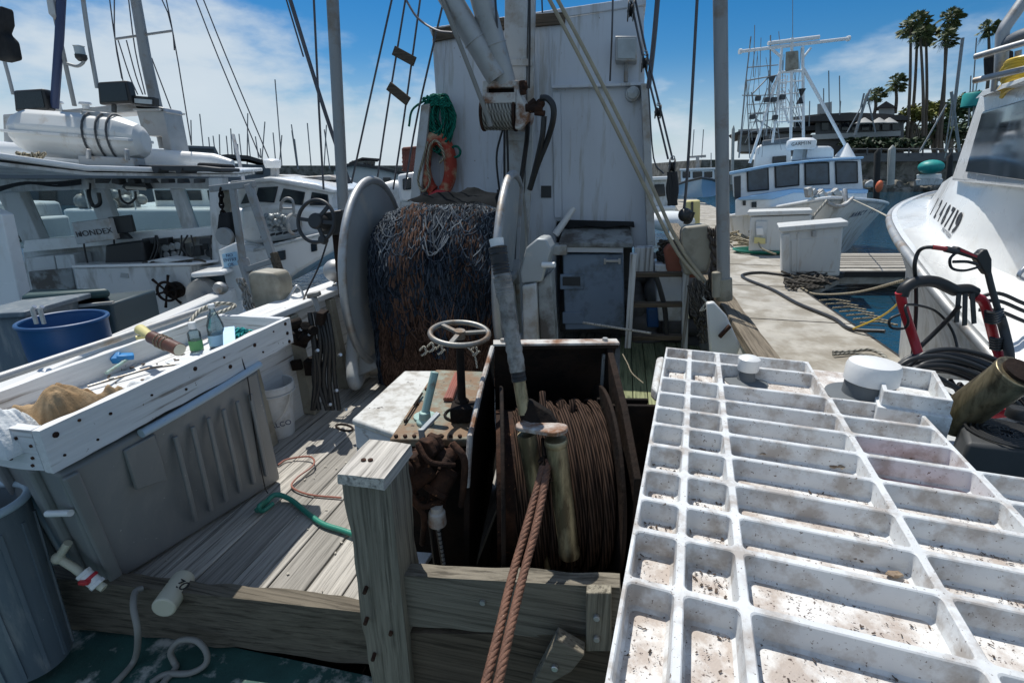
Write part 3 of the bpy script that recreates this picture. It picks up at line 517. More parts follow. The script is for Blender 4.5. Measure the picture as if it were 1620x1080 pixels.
# ---------------------------------------------------------------- brake and gear housing left of the winch
T = thing('winch_gearbox', 'flaking green winch gearbox with a grey handwheel and rusty valves', 'gearbox', (-.3, 1.9, -.3))
Zg = .62
q = [at(616, 694, Z=Zg), at(748, 694, Z=Zg), at(782, 588, Z=Zg), at(690, 584, Z=Zg)]
m = MB(); m.prism([p - UP * .035 for p in q], UP * .035); part('cover_plate', m, MAT['greenrust'], T, .006)
m = MB(); i_ = sum(q, V()) / 4; q2 = [i_.lerp(p, .93) for p in q]; m.prism([p - UP * .9 for p in q2], UP * .862); part('housing', m, MAT['rust_dark'], T, .008)
m = MB(); m.prism([p - UP * .058 + (p - i_) * .02 for p in q], UP * .020); part('flange', m, MAT['rust'], T, .003)
m = MB()
for k in range(9):
    a = q[0].lerp(q[1], .06 + k * .11) + BF * .015; m.cyl(a, a + UP * .008, .008, n=6)
for k in range(4):
    a = q[0].lerp(q[3], .2 + k * .22) + BR * .02; m.cyl(a, a + UP * .009, .009, n=6)
part('cover_bolt', m, MAT['rust'], T)
Wc = at(727, 527, Y=1.85); Bs = at(735, 642, Z=Zg)
m = MB(); m.lathe([(0, 0), (.05, 0), (.05, .02), (.03, .03), (.03, .07), (.017, .08), (.015, Wc.z - Zg), (0, Wc.z - Zg)], V((Wc.x, Wc.y, Zg)), n=20); m.box(V((Wc.x + .01, Wc.y - .03, Zg + .035)), (.10, .08, .06)); st_ = part('wheel_stem', m, MAT['rust_dark'], T, .004)
tilt = V((.06, -.10, 1)).normalized()
m = MB(); rW = 46 * scale_at(Wc); m.torus(Wc, tilt, rW, .0105, 48, 10); x_, y_ = frame(tilt)
for k in range(3):
    t = 2 * math.pi * k / 3 + .75; m.bar(Wc, Wc + (x_ * math.cos(t) + y_ * math.sin(t)) * rW, .017, .010, up=tilt)
m.cyl(Wc - tilt * .02, Wc + tilt * .012, .022, n=16); part('handwheel', m, MAT['wheel_grey'], T, smooth=50)
def lever(pa, pb, r, za, Yb, name, mt):
    m = MB(); m.tube([pa, pb], r, 14); m.lathe([(0, 0), (.035, 0), (.035, .012), (.024, .02), (.022, .05), (.0, .055)], V((pa.x, pa.y, Zg)), n=16); part(name, m, mt, T, .003)
pa = at(672, 655, Z=Zg + .04); lever(pa, at(688, 588, Y=pa.y + .05), .016, 0, 0, 'brake_lever', MAT['greenlever'])
m = MB(); a = at(672, 660, Z=Zg + .002); m.lathe([(0, 0), (.045, 0), (.045, .008), (.0, .01)], a, n=20); part('lever_base', m, MAT['greenlever'], T)
m = MB(); a = at(668, 678, Z=Zg + .03); m.bar(a - V((0, .02, .0)), at(694, 653, Z=Zg + .075), .022, .012); m.bar(a - V((0, .02, -.01)), a - V((-.004, .02, .09)), .022, .012); part('valve_handle', m, MAT['alu'], T, .003)
m = MB()   # rag draped red strip
for k in range(3): m.tube(ppz([(705 + k * 4, 632, Zg + .01), (714 + k * 3, 612, Zg + .03), (722 + k * 3, 592 + k * 4, Zg + .02)]), .012, 8)
part('red_strap', m, MAT['hose_red'], T)
m = MB(); m.torus(at(728, 655, Z=Zg + .004), (0, 0, 1), .062, .006, 28, 6)
m.tube(ppz([(655, 640, Zg + .01), (668, 622, Zg + .014), (640, 668, Zg + .01)]), .004, 6); part('wheel_shadow_ring', m, MAT['rust_dark'], T)  # dark ring and arc modelled as the handwheel's cast shadow
# valve block hanging on the front face
VY = 1.58
m = MB()
for x0, y0, x1, y1, r_ in ((640, 765, 680, 738, .045), (672, 712, 690, 700, .036), (690, 782, 712, 742, .038), (704, 735, 722, 706, .024), (648, 735, 668, 722, .035), (690, 800, 692, 770, .030)):
    a, b = at(x0, y0, Y=VY - .03), at(x1, y1, Y=VY + .02); m.cyl(a, b, r_, n=14); dd = (b - a).normalized(); m.cyl(a - dd * .004, a + dd * .02, r_ * 1.2, n=6); m.cyl(b - dd * .02, b + dd * .002, r_ * 1.18, n=6)
for x0, y0 in ((665, 745), (700, 720), (632, 775), (684, 705)): m.ball(at(x0, y0, Y=VY), .028, 12, 8)
for x0, y0, x1, y1, x2, y2, r_ in ((630, 720, 650, 745, 640, 790, .012), (660, 700, 680, 730, 720, 735, .010), (640, 760, 665, 800, 700, 790, .011), (715, 700, 735, 730, 730, 800, .013), (650, 790, 670, 815, 668, 860, .012), (625, 740, 622, 800, 630, 850, .010)): m.tube(pp([(x0, y0, VY - .04), (x1, y1, VY - .07), (x2, y2, VY - .03)]), r_, 8)
for k in range(7):
    a = at(random.uniform(628, 728), random.uniform(712, 800), Y=VY + random.uniform(-.03, .06)); m.box(a, [random.uniform(.010, .022) for _ in range(3)], Matrix.Rotation(random.random() * 3, 3, V((random.random(), random.random(), 1)).normalized()))
part('valve_block', m, MAT['rust'], T, .004)
m = MB(); a = at(691, 806, Y=VY - .05); m.lathe([(0, 0), (.032, 0), (.033, .01), (.030, .05), (.022, .055), (.022, .075), (0, .076)], a - UP * .06, n=18); part('sight_cap', m, MAT['pale_rust'], T)
m = MB(); m.cyl(a - UP * .05, at(704, 905, Y=VY - .05), .011, n=10); m.cyl(a - UP * .05 - BR * .03, at(690, 905, Y=VY - .05), .007, n=8); gt = part('gauge_tube', m, MAT['black'], T)
m = MB(); a2 = a - UP * .07
for k in range(11): m.cyl(a2.lerp(at(704, 905, Y=VY - .05), k / 11) + V((.004, -.011, 0)), a2.lerp(at(704, 905, Y=VY - .05), k / 11 + .05) + V((.004, -.011, 0)), .006, n=6)
part('gauge_mark', m, MAT['alu'], gt)
# white lid box beside the gearbox
T = thing('white_box', 'low white wooden box with a scratched lid left of the winch gearbox', 'box', (-.5, 2.0, 0))
q = [at(556, 665, Z=.60), at(628, 690, Z=.60), at(712, 588, Z=.60), at(640, 588, Z=.60)]
m = MB(); i_ = sum(q, V()) / 4; m.prism([i_.lerp(p, .97) - UP * .60 for p in q], UP * .575); part('body', m, MAT['white_wood_x'], T, .006)
m = MB(); m.prism([p - UP * .022 for p in q], UP * .03); part('lid', m, MAT['lid'], T, .01)
m = MB(); a = at(545, 676, Z=.52); m.torus(a, (.3, .2, 1), .035, .005, 22, 6); solo('ring_bolt', 'dark iron ring at the end of the white box', 'ring', m, MAT['rust_dark'])
m = MB(); m.prism([at(632, 905, Z=.12), at(668, 905, Z=.12), at(685, 880, Z=.12), at(632, 876, Z=.12)], UP * .02); solo('paper_sheet', 'pale crumpled sheet lying under the valves between post and winch', 'sheet', m, MAT['rag'], .004)
# ---------------------------------------------------------------- cutting tray on the tote
T = thing('work_tray', 'long white peeling wooden tray table on top of the grey tote', 'tray', (-1.3, 1.9, .70))
zt = .87; A = at(62, 682, Z=zt); B = at(459, 502, Z=zt); ax = (B - A).normalized(); lf = V((-ax.y, ax.x, 0)); Wt = .44; Lt = (B - A).length
A = A - ax * .0; C = A + lf * Wt; D = B + lf * Wt; dn = UP * .135; th = .028
def board(m, p, q, t, h, z0, n=30, amp=.003): roughbox(m, p + UP * (z0 - h / 2), q + UP * (z0 - h / 2), t, h, n, amp)
m = MB(); board(m, A - lf * -.014 , B + lf * .014, th, .135, 0); part('side_board', m, MAT['white_wood'], T, smooth=35, label='near side board with peeling white paint and nail holes')
m = MB(); board(m, C - lf * .014, D - lf * .014, th, .125, 0); part('side_board', m, MAT['white_wood'], T, smooth=35, label='far side board of the tray')
m = MB(); board(m, A + lf * .03 + ax * .014, C - lf * .03 + ax * .014, th, .132, 0); part('end_board', m, MAT['white_wood_x'], T, smooth=35)
m = MB(); board(m, B + lf * .03 - ax * .014, D - lf * .03 - ax * .014, th, .132, 0); part('end_board', m, MAT['white_wood_x'], T, smooth=35)
m = MB(); m.prism([A + lf * .03 + ax * .03 - UP * .115, B + lf * .03 - ax * .03 - UP * .115, D - lf * .03 - ax * .03 - UP * .115, C - lf * .03 + ax * .03 - UP * .115], UP * .025); part('tray_floor', m, MAT['white_wood'], T)
m = MB()
for t, z in ((.03, -.03), (.035, -.1), (.09, -.02), (.17, -.045), (.12, -.105), (.3, -.05), (.42, -.09), (.47, -.03), (.6, -.04), (.62, -.09), (.76, -.05), (.8, -.1), (.88, -.03), (.96, -.02), (.965, -.07), (.97, -.115)):
    a = A.lerp(B, t) + UP * z; m.cyl(a + lf * .01, a - lf * .0035, random.choice((.004, .005, .009)), n=8)
for s, z in ((.1, -.05), (.12, -.09), (.14, -.115), (.3, -.1), (.2, -.03)):
    a = A.lerp(C, s) + UP * z; m.cyl(a + ax * .01, a - ax * .0035, .005, n=8)
part('nail_head', m, MAT['rust'], T)
def tr(s, t, z): return A + ax * (Lt * s) + lf * (Wt * t) + UP * (z - .09)          # a place in the tray (along, across, above floor)
def cloth(fn, nu=40, nv=30, th=.006):
    m = MB(); g = [[fn(i / (nu - 1), j / (nv - 1)) for j in range(nv)] for i in range(nu)]; m.quadgrid(g)
    m.quadgrid([[p - UP * th for p in r] for r in g]); return m
def fold(s, t, seed, amp): return sum(mnoise.noise(V((s * f_ + seed, t * f_ * .8, seed))) * amp / (k + 1) for k, f_ in enumerate((2.5, 5, 11)))
def towel(u, v):
    s = .045 + .23 * u; t = .05 + .72 * v * (1 - .35 * u); e = min(u, 1 - u, v, 1 - v)
    h = min(1, e * 7) ** .6 * (.085 + .05 * math.sin(3.0 * v + 1.1 * u * 3) + fold(u, v, 3.2, .075)); return tr(s, t, .004 + max(.0, h))
solo('towel', 'crumpled tan towel heaped in the near end of the tray', 'towel', cloth(towel, 60, 46), MAT['towel'], smooth=80)
def rag(u, v):
    s = -.035 + .10 * u; t = .18 + .80 * v; e = min(u, 1 - u, v, 1 - v)
    return tr(s, t, .02 + min(1, e * 5) ** .7 * (.115 + fold(u, v, 9.1, .065))) 
solo('rag', 'white rag bunched over the near end board beside the tan towel', 'rag', cloth(rag, 44, 44), MAT['rag'], smooth=80)
def bag(u, v):
    s = .27 + .20 * u; t = .06 + .30 * v; e = min(u, 1 - u, v, 1 - v)
    return tr(s, t, .003 + min(1, e * 6) ** .6 * max(0, .02 + fold(u, v, 5.5, .045)))
solo('plastic_bag', 'thin white crumpled plastic sheet lying in the middle of the tray', 'bag', cloth(bag, 34, 24, .002), MAT['rag'], smooth=80)
def paper(u, v): return tr(.60 + .20 * u, .28 + .38 * v, .004 + max(0, fold(u, v, 7.7, .02)))
solo('paper_towel', 'white paper sheet spread under the bottles in the tray', 'paper', cloth(paper, 24, 20, .002), MAT['rag'], smooth=80)
# wrapped knife across the tray
T = thing('wrapped_knife', 'brown wrapped knife bundle with a yellow plastic handle lying across the tray', 'knife', tr(.42, .6, .1))
a, b = at(284, 553, Z=.885), at(240, 533, Z=.915); m = MB(); m.tube([b, a], .026, 18, rf=lambda t: 1 + .05 * math.sin(t * 9)); part('sheath', m, MAT['brown'], T)
m = MB(); c = at(222, 521, Z=.925); m.tube([b, b.lerp(c, .5), c], .021, 12, rf=lambda t: .8 + .3 * math.sin(t * 5) ** 2); m.tube([c, at(230, 533, Z=.90), at(216, 534, Z=.9)], .010, 8); part('handle', m, MAT['yellow'], T)
m = MB()
for t in (.3, .42, .55): m.torus(b.lerp(a, t), (a - b), .027, .003, 18, 5)
part('twine', m, MAT['rope_tan'], T)
m = MB(); m.cyl(a - (a - b).normalized() * .002, a + (a - b).normalized() * .003, .024, n=18); part('cap', m, MAT['cream'], T)
T = thing('scrub_brush', 'blue plastic scraper brush with a pale green handle in the tray', 'brush', tr(.3, .8, 0))
a = at(205, 566, Z=.83); m = MB(); m.bar(at(212, 563, Z=.835), at(184, 564, Z=.845), .05, .02); m.bar(at(186, 560, Z=.85), at(182, 572, Z=.83), .03, .03); part('head', m, MAT['blue'], T, .005)
m = MB(); m.tube([a, at(168, 590, Z=.83)], .006, 8); part('handle', m, MAT['greenlever'], T)
# bottles
T = thing('spray_bottle', 'clear empty plastic bottle with shoulders standing at the far end of the tray', 'bottle', tr(.8, .5, 0))
c = tr(.795, .50, .004)
m = MB(); m.lathe([(0, 0), (.037, 0), (.040, .008), (.040, .07), (.038, .075), (.040, .08), (.038, .11), (.022, .155), (.012, .175), (.012, .19)], c, n=24, sx=1.05, sy=.8, x0=ax); part('bottle_body', m, MAT['bottle'], T)
m = MB(); m.lathe([(.014, 0), (.014, .018), (0, .019)], c + UP * .187, n=16); part('cap', m, MAT['pvc'], T)
m = MB(); m.lathe([(.0405, .015), (.0405, .065)], c, n=24, sx=1.05, sy=.8, x0=ax); part('label', m, MAT['sign_blue'], T)
T = thing('squeeze_bottle', 'small bottle with white cap and green label beside the clear bottle', 'bottle', tr(.73, .6, 0))
c = tr(.735, .62, .004)
m = MB(); m.lathe([(0, 0), (.026, 0), (.027, .006), (.027, .09), (.014, .105), (.014, .11)], c, n=20); part('bottle_body', m, MAT['bottle'], T)
m = MB(); m.lathe([(.0275, .01), (.0275, .055)], c, n=20); part('label', m, MAT['label_green'], T)
m = MB(); m.lathe([(.016, 0), (.016, .03), (0, .031)], c + UP * .108, n=16); part('cap', m, MAT['pvc'], T)
m = MB(); rr = random.Random(4)
for k in range(9): m.tube(smoothpath([tr(.87 + rr.uniform(-.04, .04), .40 + rr.uniform(-.13, .13), .01 + rr.uniform(0, .055)) for _ in range(5)] ), .009, 7)
solo('rope_bundle', 'small bundle of turquoise rope in the far end of the tray', 'rope', m, MAT['teal_rope'])
m = MB(); m.bar(tr(.80, .30, .02), tr(.90, .38, .05), .06, .012); solo('knife', 'brown wooden knife handle by the turquoise rope', 'knife', m, MAT['brown'], .004)
m = MB(); m.bar(tr(.70, .16, .03), tr(.83, .42, .09), .05, .006); solo('fillet_blade', 'pale blue plastic blade guard leaning against the clear bottle', 'guard', m, MAT['sign_blue'], .002)
m = MB(); m.tube(smoothpath([tr(.60, .12, .02), tr(.64, .1, .05), tr(.62, .2, .05), tr(.60, .14, .02), tr(.66, .12, .012), tr(.72, .14, .01)]), .005, 8); solo('key_clip', 'small steel clip lying at the near side of the tray', 'clip', m, MAT['chrome'])
m = MB(); m.tube([tr(.36, .8, .015), tr(.52, .62, .02), tr(.58, .5, .012)], .005, 8); solo('steel_rod', 'thin steel rod lying on the tray floor by the brush', 'rod', m, MAT['wheel_grey'])
rr = random.Random(8); m = MB()
for k in range(60): m.box(tr(rr.uniform(.3, .97), rr.uniform(.08, .9), .006), (rr.uniform(.004, .02), rr.uniform(.003, .012), .004), Matrix.Rotation(rr.random() * 3, 3, 'Z'))
solo('tray_scraps', 'dry dark scraps scattered on the tray floor', 'scraps', m, MAT['scrap'], kind='stuff')
# ---------------------------------------------------------------- insulated tote under the tray
T = thing('fish_tote', 'large grey plastic fish tote with vertical ribs under the white tray', 'tote', (-1.6, 1.9, 0))
q0 = [at(172, 935, Z=.0), at(446, 762, Z=.0)]; q1 = [at(94, 752, Z=.70), at(409, 583, Z=.70)]
dx = (q0[1] - q0[0]).normalized(); lx = V((-dx.y, dx.x, 0)); wT = .62
bt = [q0[0], q0[1], q0[1] + lx * wT, q0[0] + lx * wT]; tp = [q1[0] + lx * .0, q1[1], q1[1] + lx * (wT + .1), q1[0] + lx * (wT + .1)]
m = MB(); m.hexa([p + UP * .015 for p in bt] + tp); body = part('tote_body', m, MAT['tote'], T, .02, seg=3)
def face(s, z, o=0): return q0[0].lerp(q0[1], s).lerp(q1[0].lerp(q1[1], s), z) - lx * o
m = MB()
for k in range(6):
    s = .445 + k * .092; w = .013
    z0, z1 = .14, .86
    m.hexa([face(s - w, z0, -.004), face(s + w, z0, -.004), face(s + w, z0, .010), face(s - w, z0, .010), face(s - w, z1, -.004), face(s + w, z1, -.004), face(s + w, z1, .010), face(s - w, z1, .010)])
part('rib', m, MAT['tote'], T, .006)
m = MB(); m.hexa([face(.015, 0, -.004), face(.07, 0, -.004), face(.07, 0, .016), face(.015, 0, .016), face(.0, .98, -.004), face(.055, .98, -.004), face(.055, .98, .016), face(.0, .98, .016)])
m.hexa([face(.22, .66, -.004), face(.36, .60, -.004), face(.36, .60, .012), face(.22, .66, .012), face(.22, .95, -.004), face(.36, .95, -.004), face(.36, .95, .010), face(.22, .95, .010)]); part('corner_rib', m, MAT['tote'], T, .008)
m = MB(); rim = [face(t, 1, .012) for t in (.30, 1.0)]; m.tube([face(.30 + .7 * k / 12, 1.0 + .035 * (k / 12) , .012 + .01 * math.sin(k / 12 * 3.14)) for k in range(13)], .016, 10); part('rim', m, MAT['bin_rim'], T)
m = MB(); e0 = at(75, 752, Z=.66)
for t in (.25, .62):
    a = bt[0].lerp(bt[3], t); b = tp[0].lerp(tp[3], t); m.bar(a + dx * -.008, b - dx * .008, .09, .03, up=dx)
part('end_rib', m, MAT['tote'], T, .01)
m = MB(); m.tube(pp([(372, 540, 2.06), (392, 600, 2.08), (402, 680, 2.15), (418, 765, 2.2), (424, 780, 2.2)]), .003, 6); solo('cord', 'thin black cord hanging down the side of the tray and tote', 'cord', m, MAT['rope_black'])
# drain plumbing in front of the tote
T = thing('drain_pipe', 'white pvc drain fitting with a red valve at the foot of the tote', 'pipe', at(130, 905, Z=.1))
m = MB(); P = [at(108, 858, Y=1.48), at(92, 882, Y=1.47), at(118, 898, Y=1.47), at(135, 912, Y=1.47), at(165, 930, Y=1.46)]
m.tube([P[0], P[1]], .014, 10); m.ball(P[1], .021); m.tube(P[1:], .014, 10); part('pipe_run', m, MAT['cream'], T)
m = MB(); a, b = at(130, 905, Y=1.465), at(156, 925, Y=1.46); m.cyl(a, b, .023, n=14); m.cyl(a, a.lerp(b, .2), .026, n=8); m.cyl(a.lerp(b, .8), b, .026, n=8); part('valve_body', m, MAT['pvc'], T, .002)
m = MB(); m.cyl(a.lerp(b, .38), a.lerp(b, .55), .028, n=14); m.box(at(134, 920, Y=1.44), (.035, .02, .015)); part('valve_handle', m, MAT['red'], T, .003)
m = MB(); m.cyl(at(75, 812, Y=1.38), at(112, 811, Y=1.36), .011, n=12); part('stub_pipe', m, MAT['pvc'], T)
m = MB(); a, b = at(258, 962, Z=.05), at(293, 912, Z=.05); m.tube([a, a.lerp(b, .94), b], .042, 18, rf=lambda t: 1 if t < .9 else .82); float_ = solo('float', 'cream tubular float with black scrawled marks lying beside the tote', 'float', m, MAT['cream'], .006)
m = MB(); e = (b - a).normalized(); m.text('NZO', .05, a.lerp(b, .62) + V((.022, -.014, .036)), V((.8, -.45, .1)), e); part('marking', m, MAT['letter'], float_)
# ---------------------------------------------------------------- bin bottom left
T = thing('trash_bin', 'tall grey plastic trash bin with a pale blue rim at the lower left edge', 'bin', (-1.45, 1.0, -.2))
c = at(-40, 800, Z=.51); m = MB(); m.lathe([(.105, .0), (.108, .01), (.128, .66), (.130, .67)], V((c.x + .005, c.y, -.16)), n=40); m.lathe([(.124, .67), (.102, .02), (0, .02)], V((c.x + .005, c.y, -.16)), n=40)
for k in range(5):
    t = -1.6 + k * .55; o = V((c.x + .005, c.y, -.16)); m.hexa([o + V((math.cos(t + s) * r_, math.sin(t + s) * r_, z)) for z, rr_ in ((.02, .108), (.60, .126)) for s, r_ in ((-.05, rr_ - .01), (.05, rr_ - .01), (.05, rr_ + .006), (-.05, rr_ + .006))])
part('bin_body', m, MAT['bin'], T, smooth=40)
m = MB(); m.torus(V((c.x + .005, c.y, .512)), (0, 0, 1), .128, .014, 48, 12); part('rim', m, MAT['bin_rim'], T)
# ---------------------------------------------------------------- lines, hoses and small things on the deck
m = MB(); m.tube(smoothpath([at(225, 930, Z=.07), at(214, 936, Z=.075), at(211, 960, Y=1.44), at(218, 1000, Y=1.40), at(214, 1040, Z=-.17), at(192, 1070, Z=-.19), at(150, 1110, Z=-.19)]), .011, 10); solo('hanging_hose', 'grey hose draped over the curb plank beside the tote', 'hose', m, MAT['hose_grey'])
m = MB(); m.tube(smoothpath([at(238, 1080, Z=-.185), at(262, 1066, Z=-.185), at(300, 1064, Z=-.185), at(325, 1050, Z=-.17), at(326, 1030, Z=-.13), at(310, 1013, Z=-.10), at(284, 1013, Z=-.10), at(270, 1030, Z=-.14), at(275, 1046, Z=-.18), at(278, 1056, Z=-.188), at(258, 1080, Z=-.188), at(240, 1105, Z=-.188)]), .011, 10); solo('coiled_rope', 'pale rope standing in a loop on the green floor below the curb plank', 'rope', m, MAT['hose_grey'])
m = MB(); m.tube(smoothpath([at(405, 808, Z=.02), at(420, 795, Z=.03), at(436, 782, Z=.04), at(460, 790, Z=.02), at(485, 810, Z=.016), at(510, 828, Z=.016), at(540, 838, Z=.018), at(575, 850, Z=.02)]), .0125, 12); a = at(424, 790, Z=.03); m.tube(smoothpath([a, at(410, 800, Z=.06), at(415, 808, Z=.02), at(432, 796, Z=.02)]), .011, 8); solo('garden_hose', 'green garden hose running over the deck from the tote to the post', 'hose', m, MAT['hose_green'])
m = MB(); m.tube(smoothpath([at(440, 735, Z=.01), at(455, 726, Z=.014), at(490, 722, Z=.03), at(496, 735, Z=.03), at(470, 755, Z=.02), at(462, 770, Z=.012), at(490, 782, Z=.01), at(540, 787, Z=.01)]), .005, 8); solo('thin_hose', 'thin reddish hose curling across the deck behind the green hose', 'hose', m, MAT['hose_red'])
rr = random.Random(21); m = MB()
for k in range(90):
    p = bp(rr.uniform(-1.9, -.7), rr.uniform(1.35, 3.2), .005); m.box(p, (rr.uniform(.004, .016), rr.uniform(.003, .010), .002), Matrix.Rotation(rr.random() * 3, 3, 'Z'))
solo('shell_chips', 'pale shell chips scattered over the deck planks', 'scraps', m, MAT['chips'], kind='stuff')
rr = random.Random(22); m = MB()
for k in range(420):
    p = V((rr.gauss(-.85, .20), rr.gauss(1.03, .07), -.197)); m.box(p, (rr.uniform(.004, .030), rr.uniform(.003, .016), .002), Matrix.Rotation(rr.random() * 3, 3, 'Z'))
solo('paint_flakes', 'white flakes littering the green floor below the curb plank', 'scraps', m, MAT['chips'], kind='stuff')
# bucket under tray end
T = thing('bucket', 'white plastic bucket with a wire handle standing behind the end of the tote', 'bucket', at(435, 690, Z=0))
c = at(440, 684, Z=0); m = MB(); m.lathe([(0, .005), (.10, 0), (.128, .30), (.135, .30), (.137, .335), (.132, .345), (.126, .34), (.1, .02), (0, .02)], c, n=32); part('pail', m, MAT['bucket'], T)
m = MB(); m.torus(c + UP * .29, (0, 0, 1), .134, .005, 32, 6); part('rim_band', m, MAT['bucket'], T)
m = MB(); h_ = [c + V((.135 * math.cos(t), -.135 * .25 * 0 - .02, .31)) + V((0, -.125 * abs(math.sin(t)), -.19 * abs(math.sin(t)))) for t in [math.pi * k / 16 for k in range(17)]]; m.tube(h_, .003, 6); part('handle', m, MAT['chrome'], T)
m = MB(); m.text('PHALCO', .045, c + V((.055, -.118, .11)), V((.9, .35, .12)), (0, 0, 1)); part('lettering', m, MAT['letter_blue'], T)
# ---------------------------------------------------------------- white moulded grating
T = thing('hatch_grating', 'large white moulded fibreglass tray of soiled compartments on the right', 'grating', (.7, 1.2, .6))
GZ = .80
O = at(1054, 549, Z=GZ)
gv = at(1104, 276, Y=1) - V((0, 0, CAM_H)); gv = V((-gv.x, -gv.y, 0)).normalized(); gu = V((-gv.y, gv.x, 0))
if gu.x < 0: gu = -gu
def gp(u, v, z): return O + gu * u + gv * v + UP * z
def guv(px, py, z=GZ): p = at(px, py, Z=z) - O; return (p.dot(gu), p.dot(gv))
UL = [0, guv(1092, 552)[0], guv(1135, 556)[0], guv(1278, 571)[0], guv(1398, 588)[0], guv(1540, 612)[0]]
VLn = [0] + [guv(1080, y)[1] for y in (568, 600, 624, 648, 675, 709, 750, 798, 850, 935)] + [guv(1066, 1120)[1]]
GH = .056; START = [0, 0, 0, 2, 5]
def rrect(u0, v0, u1, v1, r, n=5):
    o = []
    for cx_, cy_, a0 in ((u1 - r, v1 - r, 0), (u0 + r, v1 - r, 90), (u0 + r, v0 + r, 180), (u1 - r, v0 + r, 270)):
        for k in range(n + 1): a = R(a0 + 90 * k / n); o.append((cx_ + r * math.cos(a), cy_ + r * math.sin(a)))
    return o
m = MB(); fl = MB(); pk = MB(); CELLS = []
for c in range(5):
    for r_ in range(START[c], len(VLn) - 1):
        u0, u1, v0, v1 = UL[c], UL[c + 1], VLn[r_], VLn[r_ + 1]; h = .0062
        def loop(ins, z, r): return [gp(a, b, z) for a, b in rrect(u0 + ins, v0 + ins, u1 - ins, v1 - ins, r)]
        outer = [gp(min(max(a, u0), u1), min(max(b, v0), v1), 0) for a, b in [(u0 if abs(x - u0) < .03 and False else x, y) for x, y in rrect(u0, v0, u1, v1, .0002)]]
        L0 = loop(h, 0, .012); L1 = loop(h + .0025, -.0025, .012); L2 = loop(h + .006, -GH + .006, .012); L3 = loop(h + .012, -GH, .012)
        m.quadgrid([outer, L0, L1, L2, L3], closv=True)
        (pk if (c, r_) in ((3, 4), (3, 5)) else fl).poly(L3); CELLS.append((u0 + .02, v0 + .02, u1 - .02, v1 - .02, c, r_))
uE, vE = UL[-1], VLn[-1]
edge = [(0, vE), (0, 0), (UL[3], 0), (UL[3], VLn[2]), (UL[4], VLn[2]), (UL[4], VLn[5]), (uE, VLn[5])]
for (a, b), (c, d) in zip(edge, edge[1:]):
    m.quadgrid([[gp(a, b, 0), gp(c, d, 0)], [gp(a, b, -.085), gp(c, d, -.085)]])
def flip_fix(o): return o
part('lattice', m, MAT['grate'], T, smooth=0)
part('cell_floor', fl, MAT['grate_floor'], T, smooth=0)
part('stained_cell_floor', pk, MAT['grate_pink'], T, smooth=0, label='pink stained floors of two compartments')
m = MB(); m.prism([gp(UL[3] + .002, .0, -.05), gp(UL[4] + .02, .0, -.05), gp(UL[4] + .02, VLn[2] - .003, -.05), gp(UL[3] + .002, VLn[2] - .003, -.05)], UP * .02); part('vent_pan', m, MAT['grate_floor'], T, .004)
m = MB(); m.prism([gp(-.035, .06, -.085), gp(-.004, .03, -.085), gp(-.004, .45, -.085), gp(-.03, .40, -.085)], UP * .055); part('side_lip', m, MAT['grate'], T, .012)
m = MB(); m.hexa([gp(.02, .05, -.8), gp(uE - .02, .55, -.8), gp(uE - .02, vE, -.8), gp(.02, vE, -.8), gp(.02, .05, -.09), gp(UL[4] - .03, .3, -.09), gp(UL[4] - .03, vE, -.09), gp(.02, vE, -.09)]); part('support_box', m, MAT['gel_grey'], T)
rr = random.Random(5); m = MB()
for k in range(5200):
    u0, v0, u1, v1, c, r_ = rr.choice(CELLS)
    if rr.random() > (.30 + .16 * c + .05 * r_) * (1.6 if (c * 7 + r_ * 5) % 4 == 0 else .6): continue
    a = rr.random() ** (.55 if c >= 2 else .9); b = rr.random() ** 1.5
    s_ = rr.uniform(.0009, .0034) * rr.choice((.6, .8, 1, 1.9))
    if mnoise.noise(gp(u0 + (u1 - u0) * a, v0 + (v1 - v0) * b, 0) * 22) < -.05 and rr.random() < .8: continue
    m.box(gp(u0 + (u1 - u0) * a, v0 + (v1 - v0) * b, -GH + .0035), (s_ * 1.5, s_ * rr.uniform(.3, .9), s_ * .25), Matrix.Rotation(rr.random() * 3, 3, V((rr.random(), rr.random(), 2)).normalized()))
solo('dried_scraps', 'dark dried fish scraps littering the compartments of the white grating', 'scraps', m, MAT['scrap'], kind='stuff')
def shell(px, py, n, seed, name, label):
    r2 = random.Random(seed); m = MB(); c = at(px, py, Z=GZ - GH + .008)
    for k in range(n):
        d_ = V((r2.uniform(-.03, .03), r2.uniform(-.012, .012), r2.uniform(0, .008))); b0 = len(m.v); m.ball(c + d_, (r2.uniform(.008, .018), r2.uniform(.006, .011), r2.uniform(.003, .006)), 9, 6)
        for i in range(b0, len(m.v)): m.v[i] += V((mnoise.noise(m.v[i] * 140), mnoise.noise(m.v[i] * 140 + V((9, 0, 0))), mnoise.noise(m.v[i] * 140 + V((0, 9, 0))))) * .005
    solo(name, label, 'shell', m, MAT['shellbit'], smooth=25)
shell(1200, 717, 2, 2, 'crab_shell', 'small tan crab shell in the middle of the white grating'); shell(1376, 886, 3, 3, 'crab_shell', 'largest brown crab shell lying in the wide grating compartment'); shell(1424, 903, 3, 4, 'crab_shell', 'pale broken crab shell to the right of the largest brown shell'); shell(1560, 815, 2, 6, 'crab_shell', 'reddish crab shell in the right hand grating column'); shell(1335, 738, 2, 7, 'crab_shell', 'thin dark crab leg at the right end of a wide compartment')
T = thing('vent_pipe', 'small white capped vent pipe in the far row of the grating', 'vent', at(1180, 606, Z=GZ - GH))
c = at(1180, 604, Z=GZ - GH); k = scale_at(c); m = MB(); m.lathe([(32 * k, 0), (32 * k, .004), (14 * k, .012), (11 * k, .04), (11 * k, .08)], c, n=24); part('rubber_boot', m, MAT['pvc_grey'], T)
